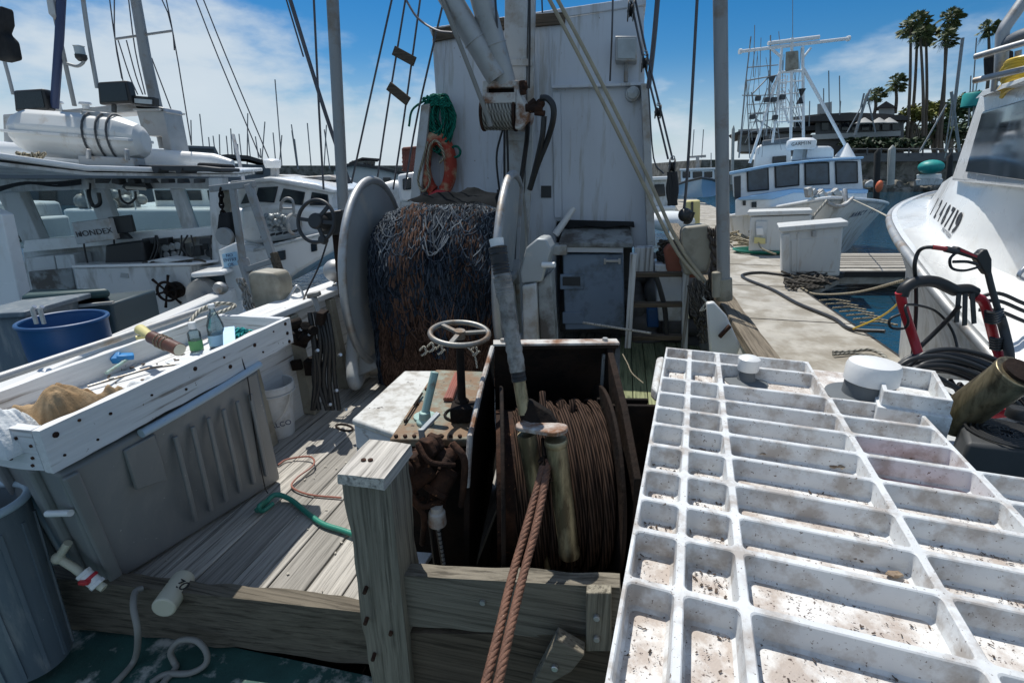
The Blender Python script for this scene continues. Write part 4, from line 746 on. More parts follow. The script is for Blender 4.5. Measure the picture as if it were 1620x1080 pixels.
m = MB(); m.lathe([(15 * k, .052), (15.5 * k, .054), (16 * k, .102), (12 * k, .110), (0, .113)], c, n=28); part('cap', m, MAT['pvc'], T)
T = thing('vent_pipe', 'large white capped vent pipe with a dark rubber boot beside the grating', 'vent', at(1372, 632, Z=GZ - .04))
c = at(1371, 628, Z=GZ - .03); k = scale_at(c); m = MB(); m.lathe([(58 * k, 0), (58 * k, .004), (35 * k, .012), (34 * k, .06), (34 * k, .10)], c, n=32); part('rubber_boot', m, MAT['pvc_grey'], T)
m = MB(); m.lathe([(36 * k, .064), (37 * k, .066), (37 * k, .118), (34 * k, .136), (20 * k, .146), (0, .148)], c, n=36); part('cap', m, MAT['pvc'], T)
# white bait box and square locker right of the vents
T = thing('bait_box', 'white open topped fibreglass box standing beside the large vent pipe', 'box', at(1470, 680, Z=.6))
zb = .86; q = [at(1398, 618, Z=zb), at(1509, 634, Z=zb), at(1480, 586, Z=zb), at(1385, 572, Z=zb)]; i_ = sum(q, V()) / 4
m = MB(); inn = [i_.lerp(p, .86) for p in q]; m.quadgrid([[p - UP * .16 + (p - i_) * .08 for p in q], [p - UP * .055 + (p - i_) * .08 for p in q], [p - UP * .053 for p in q], q, inn, [p - UP * .07 for p in inn]], closv=True); m.poly([p - UP * .07 for p in inn]); part('box_wall', m, MAT['grate'], T, .003)
m = MB(); m.prism([p - UP * .30 + (p - i_) * .06 for p in q], UP * .14); part('box_base', m, MAT['gel_grey'], T, .004)
# ================================================================ net reel
PS2 = R(5); ra = V((math.cos(PS2), -math.sin(PS2), 0)); rf_ = V((math.sin(PS2), math.cos(PS2), 0))
Lc = at(600, 432, Y=3.85); Wr = 1.03; Rc = Lc + ra * Wr + UP * .03
T = thing('net_reel', 'grey metal net reel with two round flanges on the deck', 'net reel', Lc + ra * .5 - UP * Lc.z)
def flange(c, rad, s, yaw):
    ra = V((math.cos(yaw), -math.sin(yaw), 0)); rf_ = V((math.sin(yaw), math.cos(yaw), 0)); m = MB(); m.lathe([(0, -.008), (rad - .03, -.008), (rad - .03, .008), (0, .008)], c, ra, 72, x0=UP); pl = part('flange_plate', m, MAT['alu'], T, smooth=30)
    m = MB(); m.torus(c, ra, rad, .028, 80, 12, x0=UP); part('rim', m, MAT['galv'], T, smooth=60)
    m = MB()
    for k in range(3):
        t = 2 * math.pi * k / 3 + .5; dd = UP * math.cos(t) + rf_ * math.sin(t); m.bar(c + dd * .08 + ra * .03 * s, c + dd * (rad - .03) + ra * .012 * s, .05, .03, up=ra)
    m.cyl(c - ra * .06, c + ra * .06, .09, n=24); part('hub', m, MAT['galv_dull'], T, .004)
flange(Lc, .68, -1, PS2); flange(Rc, .69, 1, R(9))
m = MB(); m.cyl(Lc, Rc, .20, n=32); part('reel_core', m, MAT['alu'], T)
# frame: left upright, bottom rail, right upright with motor case
m = MB(); k0 = Lc - ra * .12
m.tube(smoothpath([V((k0.x, k0.y, Lc.z)) - rf_ * .05, V((k0.x, k0.y, .35)) - rf_ * .35, V((k0.x, k0.y, .12)) - rf_ * .50 + ra * .05, at(580, 586, Z=.07), at(640, 592, Z=.07)], 8), .045, 12); part('base_pipe', m, MAT['greywhite'], T)
m = MB(); m.prism([at(545, 470, Y=3.5), at(560, 455, Y=3.5), at(568, 540, Y=3.5), at(600, 582, Y=3.5), at(566, 596, Y=3.5), at(554, 580, Y=3.5)], rf_ * .10); part('upright', m, MAT['greywhite'], T, .015)
m = MB(); a = at(640, 594, Z=.06); m.tube([a, a + ra * .9], .045, 12); part('base_pipe', m, MAT['greywhite'], T)
m = MB(); bprism(m, [(824, 449), (822, 430), (832, 392), (850, 377), (864, 378), (872, 395), (858, 446)], 3.18, .22); part('motor_case', m, MAT['alu'], T, .012)
m = MB(); bprism(m, [(826, 452), (848, 448), (852, 540), (828, 540)], 3.16, .14); bprism(m, [(826, 540), (852, 540), (850, 590), (830, 590)], 3.16, .14); part('upright', m, MAT['greywhite'], T, .008)
m = MB(); bprism(m, [(850, 448), (872, 430), (880, 560), (856, 580)], 3.2, .16); part('side_post', m, MAT['shelf'], T, .01)
m = MB(); a = bat(858, 419, 3.17); m.cyl(a, bat(878, 419, 3.15), .018, n=12); part('fitting', m, MAT['pvc'], T)
# net: wound and heaped over the core, falling to the deck
m_b, m_p, m_o, m_c, m_w = MB(), MB(), MB(), MB(), MB(); rr = random.Random(11)
def bulge(s): return 1 - .16 * abs(2 * s - 1) ** 2.5
def netpt(s, th, rad):                            # th: 0 = front horizontal, 90 = top ; below 0 the net hangs
    c = Lc + ra * (.08 + s * (Wr - .14)); lump = 1 + .10 * mnoise.noise(V((s * 4, th * .03, 2.3)))
    r_ = rad * bulge(s) * lump
    if th >= 0: return c + (-rf_ * math.cos(R(th)) * .86 + UP * math.sin(R(th)) * .80) * r_
    dn = -th * .0088; return c + (-rf_ * (.86 - .05 * dn)) * r_ - UP * dn
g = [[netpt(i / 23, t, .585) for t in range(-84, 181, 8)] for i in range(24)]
m_c.quadgrid(g)  # dark sheet added under the strands to block light
def strand(mb, s0, t0, t1, rad, wig, r_, n=16, drift=0):
    ph = rr.uniform(0, 6.28); f_ = rr.uniform(5, 10); pts = []
    for k in range(n + 1):
        t = k / n; th = t0 + (t1 - t0) * t; s = s0 + drift * t + wig * math.sin(ph + f_ * 3 * t) + .006 * rr.uniform(-1, 1); s = min(1, max(0, s))
        pts.append(netpt(s, th, rad + .012 * math.sin(ph * 2 + f_ * 5 * t) + rr.uniform(-.006, .006)))
    mb.tube(pts, r_, 4, caps=False)
def streak(s): return mnoise.noise(V((s * 7, .3, 5)))
for k in range(800):                              # dark blue meshes over the top and upper front
    s = rr.random(); strand(m_b, s, rr.uniform(70, 125), rr.uniform(-38, -12) + 14 * streak(s), .60 + rr.uniform(0, .03), .012, rr.uniform(.003, .005), 24, rr.uniform(-.02, .02))
for k in range(330):                              # faded meshes on the crown, paler to stand for sunlight there
    s = rr.random(); a = rr.uniform(70, 125); strand(m_p, s, a, a - rr.uniform(20, 75), .610 + rr.uniform(0, .025), .010, rr.uniform(.0028, .0045), 18)
for k in range(640):                              # orange meshes hanging to the deck
    s = rr.uniform(.06, .99); strand(m_o, s, rr.uniform(-34, -4) + 12 * streak(s), -84 + rr.uniform(0, 6), .605 + rr.uniform(-.01, .02), .010, rr.uniform(.003, .005), 18, rr.uniform(-.01, .01))
for k in range(40):
    s = rr.gauss(.31, .06); strand(m_o, s, rr.uniform(60, 95), rr.uniform(-30, -5), .632, .008, .006, 16)
for k in range(60):
    s = rr.gauss(.80, .09); strand(m_o, s, rr.uniform(50, 100), rr.uniform(-10, 15), .625, .010, .005, 12)
for k in range(26):
    s = rr.gauss(.56, .03); strand(m_b, s, 20, -55, .625, .01, .007, 14)
for k in range(150):                              # sagging swags of mesh lying across the heap
    s0 = rr.uniform(0, .85); s1 = min(1, s0 + rr.uniform(.06, .22)); th = rr.uniform(-45, 85); dr = rr.uniform(6, 22)
    (m_p if th > 35 and rr.random() < .6 else (m_o if th < -5 and rr.random() < .7 else m_b)).tube([netpt(s0 + (s1 - s0) * q / 10, max(-82, th - dr * 4 * (q / 10) * (1 - q / 10) + rr.uniform(-1.5, 1.5)), .638 + rr.uniform(-.004, .006)) for q in range(11)], rr.uniform(.003, .0055), 4, caps=False)
for k in range(60): # dark tangle at the left side of the heap
    s = rr.uniform(0, .10); strand(m_b, s, rr.uniform(20, 60), -84, .59, .02, .006, 14)
T = thing('fishing_net', 'heap of navy and rust orange fishing net hanging from the reel to the deck', 'net', Lc + ra * .5 - UP * Lc.z)
part('net_bed', m_c, MAT['net_core'], T, smooth=80); part('blue_netting', m_b, MAT['net_blue'], T, smooth=80); part('faded_lit_netting', m_p, MAT['net_pale'], T, smooth=80); part('orange_netting', m_o, MAT['net_or'], T, smooth=80)
m = MB()
for x0 in (664, 676, 690, 745):
    y0 = rr.uniform(548, 555); m.tube(pp([(x0, y0, 3.02), (x0 + 7, y0 - 6, 3.0), (x0 + 10, y0 + 4, 3.0), (x0 + 3, y0 + 8, 3.0), (x0 + 14, y0 + 1, 3.0)]), .007, 6)
m.tube(pp([(735, 545, 3.05), (750, 560, 3.02), (755, 582, 3.0)]), .006, 6); part('cork_line', m, MAT['rope_pale'], T)
# tarpaulin behind the heap
def tarp(u, v):
    a = at(652 + 140 * u, 322 - 8 * math.sin(u * 3.1) , Y=4.15 - .1 * u); return a + rf_ * (.55 * v - .15) + UP * (-.03 + .07 * math.sin(v * 2.6) * (.6 + u * .6) + fold(u, v, 4.4, .05))
m = MB(); m.quadgrid([[tarp(i / 23, j / 11) for j in range(12)] for i in range(24)]); solo('tarpaulin', 'dark tarpaulin lying behind the top of the fishing net', 'tarpaulin', m, MAT['tarp'], smooth=80)
m = MB(); bprism(m, [(640, 330), (706, 318), (760, 312), (758, 318), (700, 328), (640, 342)], 4.55, .3); solo('shelf', 'pale grey shelf ledge under the red life ring', 'shelf', m, MAT['greywhite'], .01)
# ================================================================ wheelhouse bulkhead
WB = 4.72
T = thing('wheelhouse', 'tall grey white painted wheelhouse bulkhead facing the deck', 'wheelhouse', bp(-.8, WB, 0))
m = MB(); bprism(m, [(683, 60), (1018, 8), (1020, 130), (1030, 400), (1000, 390), (996, 354), (880, 350), (880, 540), (650, 560), (655, 320), (672, 165), (690, 165)], WB, 1.9); part('bulkhead', m, MAT['wall'], T, .01)
m = MB(); bprism(m, [(683, 46), (797, 27), (797, 47), (685, 66)], WB - .03, .03); bprism(m, [(835, 23), (895, 19), (893, 38), (836, 43)], WB - .03, .03); part('roof_beam', m, MAT['wood_dark'], T, .004)
m = MB(); bprism(m, [(678, 44), (1022, -6), (1022, 8), (684, 59)], WB - .015, 1.95); part('roof', m, MAT['wall'], T, .006)
m = MB()
for pts in ([(868, 41), (871, 41), (875, 137), (872, 137)], [(888, 146), (891, 146), (893, 345), (890, 345)], [(846, 53), (849, 53), (856, 300), (853, 300)], [(797, 215), (799, 215), (789, 300), (787, 300)], [(703, 66), (705, 66), (700, 160), (698, 160)]): bprism(m, pts, WB - .008, .008)
part('seam_batten', m, MAT['wall'], T)
m = MB(); bprism(m, [(873, 135), (1015, 130), (1016, 135), (873, 140)], WB - .06, .06); part('ledge', m, MAT['wall'], T, .004)
m = MB(); bprism(m, [(874, 146), (886, 146), (889, 345), (877, 345)], WB - .02, .02); part('door_trim', m, MAT['wall'], T, .004)
m = MB(); bprism(m, [(1014, 132), (1026, 132), (1037, 388), (1024, 392)], WB - .16, .16); part('side_flange', m, MAT['greywhite'], T, .006)
m = MB(); bprism(m, [(666, 166), (680, 164), (664, 318), (648, 322)], WB - .20, .20); part('side_flange', m, MAT['greywhite'], T, .006)
m = MB(); bbox_(m, 856, 294, 872, 313, WB - .01, .01); bbox_(m, 786, 300, 794, 313, WB - .01, .01); part('patch_plate', m, MAT['dark'], T)
m = MB(); bprism(m, [(880, 352), (1000, 354), (1000, 545), (878, 545)], WB + .3, .1); part('recess_wall', m, MAT['bwall'], T)
T = thing('floodlight', 'square grey floodlight on the upper right of the wheelhouse bulkhead', 'floodlight', bat(990, 98, WB - .1))
m = MB(); bbox_(m, 973, 57, 1008, 97, WB - .13, .13); part('housing', m, MAT['galv'], T, .008)
m = MB(); bbox_(m, 977, 61, 1005, 93, WB - .136, .008); part('lens', m, MAT['lamp_glass'], T, .003)
m = MB(); m.cyl(bat(991, 97, WB - .05), bat(990, 130, WB - .05), .018, n=10); part('stem', m, MAT['galv_dull'], T)
T = thing('deck_lamp', 'small round capped lamp under the bulkhead ledge', 'lamp', bat(1001, 160, WB - .05))
m = MB(); a = bat(1001, 150, WB); m.lathe([(0, 0), (.06, 0), (.062, .02), (.055, .07), (0, .075)], a, -BF, 20, x0=UP); part('housing', m, MAT['greywhite'], T)
m = MB(); m.lathe([(.045, .0), (.04, .02), (0, .03)], a - BF * .07, -BF, 20, x0=UP); part('lens', m, MAT['lamp_glass'], T)
m = MB(); bprism(m, [(880, 352), (896, 349), (1003, 352), (1004, 360), (985, 357), (960, 361), (930, 358), (900, 362), (880, 360)], WB - .1, .1); solo('crumpled_cloth', 'strip of black cloth stuffed under the lower edge of the bulkhead', 'cloth', m, MAT['charcoal'], .006)
m = MB(); a, b = bat(908, 329, WB - .12), bat(878, 372, WB - .2); m.tube([a, a.lerp(b, .5), b], .028, 12, rf=lambda t: .9 + .3 * t); solo('fender', 'white tubular fender leaning against the bulkhead above the door', 'fender', m, MAT['ice'], .004)
# counter and door below
T = thing('deck_locker', 'blue grey locker with a small handle under a grubby shelf', 'locker', bat(940, 522, 4.5))
m = MB(); bprism(m, [(890, 402), (986, 402), (988, 520), (894, 522)], 4.45, .5); part('door', m, MAT['door_blue'], T, .012)
m = MB(); bbox_(m, 958, 411, 979, 415, 4.41, .02); bbox_(m, 955, 409, 959, 418, 4.43, .03); bbox_(m, 978, 409, 982, 418, 4.43, .03); part('handle', m, MAT['chrome'], T, .003)
m = MB(); bprism(m, [(886, 434), (924, 434), (924, 458), (886, 458)], 4.435, .02); part('label_frame', m, MAT['door_blue'], T, .006)
m = MB(); bbox_(m, 890, 438, 918, 452, 4.43, .01); part('latch', m, MAT['dark'], T, .003)
m = MB(); bbox_(m, 890, 494, 924, 512, 4.437, .015); part('vent', m, MAT['door_blue'], T, .004)
m = MB(); bprism(m, [(897, 385), (986, 386), (986, 400), (897, 399)], 4.40, .05); part('top_strip', m, MAT['white_wood_x'], T, .004)
q = [bat(884, 384, 4.38), bat(1002, 385, 4.38), bat(996, 358, 4.72), bat(892, 356, 4.72)]
m = MB(); m.prism([p - UP * .04 for p in q], UP * .045); part('shelf', m, MAT['shelf'], T, .01)
m = MB(); bbox_(m, 872, 388, 896, 404, 4.35, .2); solo('small_box', 'small grey box at the left end of the locker shelf', 'box', m, MAT['greywhite'], .008)
# ladder
T = thing('ladder', 'white wooden ladder with dark rungs leaning in front of the locker', 'ladder', bat(1040, 552, 4.15))
m = MB(); bprism(m, [(997, 402), (1008, 402), (998, 551), (988, 551)], 4.05, .08); part('rail', m, MAT['white_wood_z'], T, .005)
m = MB(); bprism(m, [(1080, 425), (1091, 425), (1088, 556), (1079, 556)], 4.05, .08); part('rail', m, MAT['white_wood_z'], T, .005)
for y in (436, 484, 536):
    m = MB(); bprism(m, [(1001, y - 4), (1082, y - 5), (1082, y + 2), (1000, y + 3)], 4.06, .07); part('rung', m, MAT['wood_dark'], T, .004)
m = MB(); bbox_(m, 1004, 392, 1034, 430, 4.3, .15); solo('speckled_panel', 'white post panel with flaking paint behind the ladder top', 'panel', m, MAT['white_wood_z'], .004)
m = MB(); bprism(m, [(1036, 418), (1084, 418), (1078, 508), (1042, 508)], 4.25, .3); solo('white_tub', 'white plastic tub standing behind the ladder', 'tub', m, MAT['bucket'], .012)
m = MB(); bbox_(m, 1024, 488, 1042, 518, 4.3, .2); solo('blue_can', 'dark blue container standing low behind the ladder', 'container', m, MAT['barrel'], .01)
m = MB(); m.tube(bpp([(922, 510, 4.0), (960, 516, 4.0), (1030, 527, 3.95)]), .01, 8); solo('long_stick', 'thin pale stick lying on the deck before the locker', 'stick', m, MAT['wood_top'])
m = MB(); m.tube(bpp([(1035, 430, 4.1), (1045, 460, 4.1), (1052, 490, 4.1), (1055, 530, 4.1)]), .02, 8); solo('thick_hose', 'thick black hose hanging behind the ladder', 'hose', m, MAT['hose_black'])
rr = random.Random(31); m = MB()
for k in range(14): m.tube(bpp([(rr.uniform(1040, 1085), rr.uniform(380, 432), 4.25 + rr.uniform(0, .2)) for _ in range(4)]), rr.uniform(.01, .02), 6)
solo('gear_pile', 'dark tangle of ropes and gear heaped beside the wheelhouse', 'gear', m, MAT['rope_dark'])
m = MB()
for k in range(60):
    c = bat(rr.uniform(995, 1120), rr.uniform(405, 548), 5.0 + rr.uniform(-.1, .3)); m.ball(c, (rr.uniform(.08, .2), rr.uniform(.08, .15), rr.uniform(.06, .16)), 9, 6)
solo('gear_pile', 'dark covered gear stacked along the side deck behind the ladder', 'gear', m, MAT['bwall'], smooth=60)
m = MB(); bprism(m, [(1050, 395), (1060, 385), (1110, 440), (1080, 440), (1055, 430)], 4.2, .1); solo('orange_tarp', 'faded orange canvas bundled beneath the two slanting ropes', 'tarpaulin', m, MAT['orange_dull'], .02)
m = MB(); m.tube(bpp([(985, 560, 3.2), (993, 575, 3.1), (1000, 590, 3.0), (1018, 606, 2.9)]), .004, 6); solo('cord', 'thin yellow cord running over the mossy side deck behind the winch', 'cord', m, MAT['rope_tan'])
# life ring and green line
T = thing('life_ring', 'faded red horseshoe life ring with a pale grab rope hanging on the bulkhead', 'life ring', bat(692, 312, WB - .1))
c = bat(692, 262, WB - .12); rx, ry = .125, .235; m = MB()
m.tube([c + BR * rx * math.sin(t) + UP * ry * math.cos(t) for t in [R(-160 + 320 * k / 40) for k in range(41)]], .062, 14, rf=lambda t: .85 + .15 * math.sin(t * 3.14)); part('ring_body', m, MAT['life_red'], T, smooth=60)
m = MB(); m.tube(smoothpath([c + BR * x + UP * z - BF * y for x, y, z in ((-.05, .08, .2), (-.10, .09, .05), (-.16, .08, -.12), (-.12, .08, -.22), (-.05, .08, -.14), (-.06, .09, .0), (-.03, .09, .16), (.04, .09, .2), (.10, .09, .08), (.05, .08, .02))]), .011, 8); part('grab_rope', m, MAT['rope_tan'], T)
m = MB(); bprism(m, [(674, 310), (690, 300), (712, 304), (708, 318), (680, 320)], WB - .22, .1); part('strap', m, MAT['red'], T, .01)
m = MB(); rr = random.Random(3)
top = bat(697, 152, WB - .08)
for k in range(15):
    w = rr.uniform(.05, .15); x0 = rr.uniform(-.05, .06); h = rr.uniform(.30, .50); o = rr.uniform(.02, .10)
    m.tube([top + BR * (x0 + w * .8 * math.sin(t)) - BF * (o + .02 * math.sin(3 * t)) + UP * (-h / 2 + h / 2 * math.cos(t)) + BR * rr.uniform(-.006, .006) for t in [2 * math.pi * q_ / 26 for q_ in range(26)]], .011, 7, closed=True)
for k in range(5): m.tube(smoothpath([top + BR * rr.uniform(-.14, .14) - BF * .10 + UP * rr.uniform(-.10, .0) for _ in range(5)]), .011, 7)
m.tube(smoothpath([top - UP * .04 - BF * .1 - BR * .1, top - UP * .12 - BF * .12 - BR * .22, top - BR * .27 - UP * .25 - BF * .1]), .010, 7)
c2 = top + BR * .14 - UP * .46 - BF * .06; m.torus(c2, BF, .045, .011, 18, 7); solo('rope_coil', 'coiled green rope hanging above the red life ring', 'rope', m, MAT['rope_green'])
# ================================================================ mast, booms and mast winch
MBk = 4.42
T = thing('mast', 'white painted box mast standing before the wheelhouse bulkhead', 'mast', bp(-.85, MBk, 0))
m = MB(); bprism(m, [(799, -120), (837, -120), (829, 250), (824, 560), (790, 560), (797, 250)], MBk, .17); part('mast_box', m, MAT['greywhite'], T, .008)
m = MB(); bprism(m, [(838, -120), (848, -120), (842, 240), (834, 400), (826, 400), (833, 240)], MBk + .02, .06); part('side_channel', m, MAT['greywhite'], T, .004)
for y in (93, 212):
    m = MB(); bbox_(m, 797, y, 842, y + 11, MBk - .012, .012); part('band', m, MAT['greywhite'], T, .003)
m = MB(); m.tube([bat(838, -60, MBk - .1), bat(838, 60, MBk - .1), bat(837, 140, MBk - .1)], .008, 8); part('halyard', m, MAT['rope_black'], T)
for nm, pts, r_ in (('steel_boom', [(690, -40, 4.0), (787, 124, 4.15)], .082), ('steel_boom', [(752, -40, 4.05), (799, 132, 4.2)], .085)):
    m = MB(); m.tube([bat(*p) for p in pts], r_, 24)
    a, b = bat(*pts[0]), bat(*pts[1]); m.torus(a.lerp(b, .62), b - a, r_ * 1.02, .006, 24, 6)
    solo(nm, 'galvanised steel boom pipe at upper left, ' + ('the outer one' if pts[0][0] == 690 else 'the inner one next to the mast'), 'boom', m, MAT['galv'], smooth=60)
T = thing('mast_winch', 'rusty white hydraulic winch with wound rope bolted to the mast', 'winch', bat(800, 205, 4.2))
WBk = 4.12
m = MB(); bprism(m, [(764, 128), (820, 127), (820, 138), (766, 139)], WBk, .20); bprism(m, [(764, 147), (816, 146), (816, 163), (767, 164)], WBk - .01, .05); bbox_(m, 763, 128, 770, 158, WBk, .22); bbox_(m, 813, 128, 821, 165, WBk, .22); part('frame', m, MAT['pale_rust'], T, .006)
m = MB(); bbox_(m, 770, 138, 813, 148, WBk + .06, .05); part('back_gap', m, MAT['rust_dark'], T)
a, b = bat(766, 181, WBk + .09), bat(816, 181, WBk + .09); m = MB(); m.cyl(a, b, .085, n=28); part('drum', m, MAT['rust'], T)
m = MB()
for k in range(9): m.torus(a.lerp(b, .09 + k * .102), b - a, .105, .014, 40, 8)
part('rope_turns', m, MAT['rope_grey'], T)
m = MB(); m.cyl(a - BR * .012, a + BR * .008, .125, n=32); m.cyl(b - BR * .01, b + BR * .01, .125, n=32); part('drum_cheek', m, MAT['rust'], T, .004)
m = MB(); bprism(m, [(818, 140), (828, 160), (838, 178), (836, 192), (822, 206), (814, 204), (816, 150)], WBk - .02, .22); part('gear_case', m, MAT['pale_rust'], T, .012)
m = MB()
for x0, y0, x1, y1, r_ in ((832, 172, 858, 170, .035), (838, 168, 848, 160, .03), (846, 178, 862, 180, .022), (828, 150, 826, 128, .025), (824, 134, 834, 132, .018)): m.cyl(bat(x0, y0, WBk), bat(x1, y1, WBk), r_, n=10)
m.ball(bat(855, 164, WBk), .035); m.ball(bat(829, 138, WBk), .03); part('hydraulic_motor', m, MAT['rust'], T, .003)
def hose(name, label, pts, r_, mt=None, cat='hose', n=10): m = MB(); m.tube(pts, r_, n); return solo(name, label, cat, m, mt or MAT['hose_black'], smooth=60)
hose('hydraulic_hose', 'outer black hydraulic hose arching from the mast winch motor', bpp([(856, 155, 4.1), (866, 156, 4.08), (875, 168, 4.06), (875, 190, 4.08), (866, 222, 4.15), (850, 262, 4.2), (838, 300, 4.25)]), .023)
hose('hydraulic_hose', 'inner black hydraulic hose falling from the mast winch motor', bpp([(861, 184, 4.1), (858, 215, 4.12), (850, 252, 4.18), (840, 292, 4.25)]), .021)
hose('hydraulic_hose', 'black hydraulic hose hugging the mast below its winch', bpp([(835, 194, 4.15), (833, 225, 4.3), (826, 275, 4.36), (822, 300, 4.36)]), .02)
for k, (x0, x1) in enumerate(((795, 792), (798, 798), (802, 805))): hose('thin_line', 'thin dark line hanging below the mast winch, ' + ('leftmost of three', 'middle of three', 'rightmost of three')[k], bpp([(x0, 205, 4.2), ((x0 + x1) / 2 - (8 if k == 0 else 0), 250, 4.25), (x1, 318, 4.3)]), .009, MAT['rope_black'], 'rope', 6)
hose('winch_rope', 'grey rope running up from the mast winch drum past the booms', bpp([(777, 200, 4.05), (745, 115, 4.0), (700, 0, 3.95), (690, -30, 3.95)]), .017, MAT['hose_grey'], 'rope')
# ---------------------------------------------------------------- poles and rigging
T = thing('outrigger_pole', 'grey upright outrigger pole at the left rail beside the net reel', 'pole', bat(545, 470, 4.1))
m = MB(); m.tube([bat(524, -40, 4.1), bat(547, 405, 4.1), bat(551, 470, 4.1)], .046, 20); part('tube', m, MAT['galv_dull'], T)
m = MB(); a = bat(548, 420, 4.1); m.cyl(a, bat(551, 470, 4.1), .06, n=20); part('socket', m, MAT['greywhite'], T, .005)
T = thing('outrigger_pole', 'thick grey upright pole at the right rail beside the dock', 'pole', bat(1145, 470, 3.85))
m = MB(); m.tube([bat(1139, -40, 3.85), bat(1145, 466, 3.85)], .044, 24); part('tube', m, MAT['galv_dull'], T)
m = MB(); m.cyl(bat(1134, 430, 3.83), bat(1134, 470, 3.83), .034, n=16); m.cyl(bat(1145, 440, 3.85), bat(1146, 475, 3.85), .056, n=16); part('socket', m, MAT['tan'], T, .006)
RG = [('stay_wire', 'thick dark stay slanting down to the rail left of the outrigger pole', [(456, -10, 4.3), (515, 180, 4.3), (553, 290, 4.3)], .017), ('stay_wire', 'second thin stay just beside the thick slanting stay at top left', [(450, -10, 4.3), (480, 90, 4.3)], .007),
      ('stay_wire', 'thin near upright stay left of the outrigger pole', [(496, -10, 4.4), (505, 180, 4.4), (512, 300, 4.4)], .010), ('shroud', 'leftmost of the thin shrouds between pole and bulkhead', [(622, -10, 4.5), (580, 180, 4.5), (556, 290, 4.5)], .0085),
      ('shroud', 'left shroud carrying the two wooden ladder slats', [(643, -10, 4.5), (612, 180, 4.5), (596, 290, 4.5)], .0085), ('shroud', 'right shroud carrying the two wooden ladder slats', [(666, -10, 4.5), (640, 180, 4.5), (622, 300, 4.5)], .0085),
      ('shroud', 'shroud nearest the left edge of the bulkhead', [(700, 10, 4.5), (661, 180, 4.5), (640, 300, 4.5)], .0085), ('loose_line', 'dark line curving from the shrouds across to the booms', [(640, -4, 4.5), (660, 28, 4.4), (690, 48, 4.3), (716, 52, 4.2)], .009),
      ('stay_wire', 'thin grey stay crossing the upper part of the bulkhead at right', [(970, -20, 4.4), (968, 60, 4.4), (965, 128, 4.6)], .007), ('stay_wire', 'grey steel stay at the right corner of the bulkhead', [(1042, -20, 4.4), (1034, 70, 4.4), (1026, 140, 4.4)], .019),
      ('rigging_line', 'dark upright rigging line between bulkhead and right pole', [(1104, -20, 4.0), (1092, 200, 4.0), (1085, 304, 4.0), (1080, 345, 4.0)], .0105), ('tackle_line', 'left fall of the block tackle beside the right bulkhead corner', [(996, -10, 4.1), (1016, 85, 4.1), (1036, 165, 4.1), (1057, 252, 4.1)], .0075),
      ('tackle_line', 'right fall of the block tackle beside the right bulkhead corner', [(1003, -10, 4.1), (1023, 85, 4.1), (1043, 165, 4.1), (1064, 252, 4.1)], .0075), ('stay_wire', 'thin stay sloping left of the block tackle', [(1026, 140, 4.4), (1034, 250, 4.4), (1050, 275, 4.4)], .006),
      ('mast_wire', 'thin wire just right of the mast top', [(857, -10, 4.3), (858, 20, 4.6)], .006), ('boom_wire', 'thin wire between the two booms', [(783, -10, 4.0), (788, 60, 4.1), (792, 75, 4.15)], .008)]
for nm, lb, p_, r_ in RG: hose(nm, lb, bpp(p_, 4), r_, MAT['rigging'], 'rigging', 6)
hose('boom_rope', 'left of two thick tan ropes slanting down across the bulkhead', bpp([(864, -10, 4.1), (930, 115, 4.1), (1010, 275, 4.1), (1066, 390, 4.0), (1110, 446, 3.95)], 5), .0138, MAT['line'], 'rope')
hose('boom_rope', 'right of two thick tan ropes slanting down across the bulkhead', bpp([(877, -10, 4.1), (940, 108, 4.1), (1018, 265, 4.1), (1072, 383, 4.0), (1118, 448, 3.95)], 5), .0138, MAT['line'], 'rope')
for (x0, y0, x1, y1), w in (((623, 80, 656, 98), 'upper'), ((615, 136, 646, 161), 'lower')):
    m = MB(); m.bar(bat(x0, y0, 4.46), bat(x1, y1, 4.46), .03, .075); solo('wooden_board', w + ' dark wooden slat tied between the two shrouds', 'slat', m, MAT['wood_dark'], .004)
def block(px, py, B, h, lab):
    T = thing('pulley_block', lab, 'pulley', bat(px, py + h / 2, B)); c = bat(px, py, B); s = scale_at(c) * h
    m = MB()
    for o in (-.018, .018): m.lathe([(0, -.004), (s * .42, -.004), (s * .42, .004), (0, .004)], c + BR * o, BR, 18, sx=1.2, x0=UP)
    part('cheek', m, MAT['dark'], T); m = MB(); m.lathe([(0, -.012), (s * .34, -.012), (s * .26, 0), (s * .34, .012), (0, .012)], c, BR, 18); part('sheave', m, MAT['black'], T)
    m = MB(); m.cyl(c - BR * .026, c + BR * .026, s * .08, n=8); m.torus(c + UP * s * .55, BF, s * .12, s * .04, 14, 6); part('shackle', m, MAT['galv'], T)
block(998, 17, 4.08, 30, 'uppermost dark pulley block of the tackle beside the bulkhead top corner'); block(1020, 100, 4.08, 26, 'second dark pulley block of the tackle, level with the floodlight'); block(1041, 177, 4.08, 20, 'third greenish pulley block of the tackle, below the bulkhead ledge'); block(1063, 264, 4.08, 24, 'lowest pulley block of the tackle with a black bundle hanging under it')
rr = random.Random(6); m = MB()
for k in range(9): x = 1064 + rr.uniform(-7, 7); m.tube(bpp([(x, 272, 4.05), (x + rr.uniform(-4, 4), 300, 4.05), (x + rr.uniform(-4, 2), 325, 4.05)]), .016, 6)
solo('rope_bundle', 'black bundle of rope hanging under the lowest pulley block', 'rope', m, MAT['rope_black'])
m = MB(); m.tube(bpp([(1096, 335, 3.95), (1090, 350, 3.95), (1082, 350, 3.95)]), .02, 6); m.ball(bat(1084, 340, 3.95), .05); solo('hook', 'dark hook block hanging at the end of the upright rigging line', 'hook', m, MAT['black'])
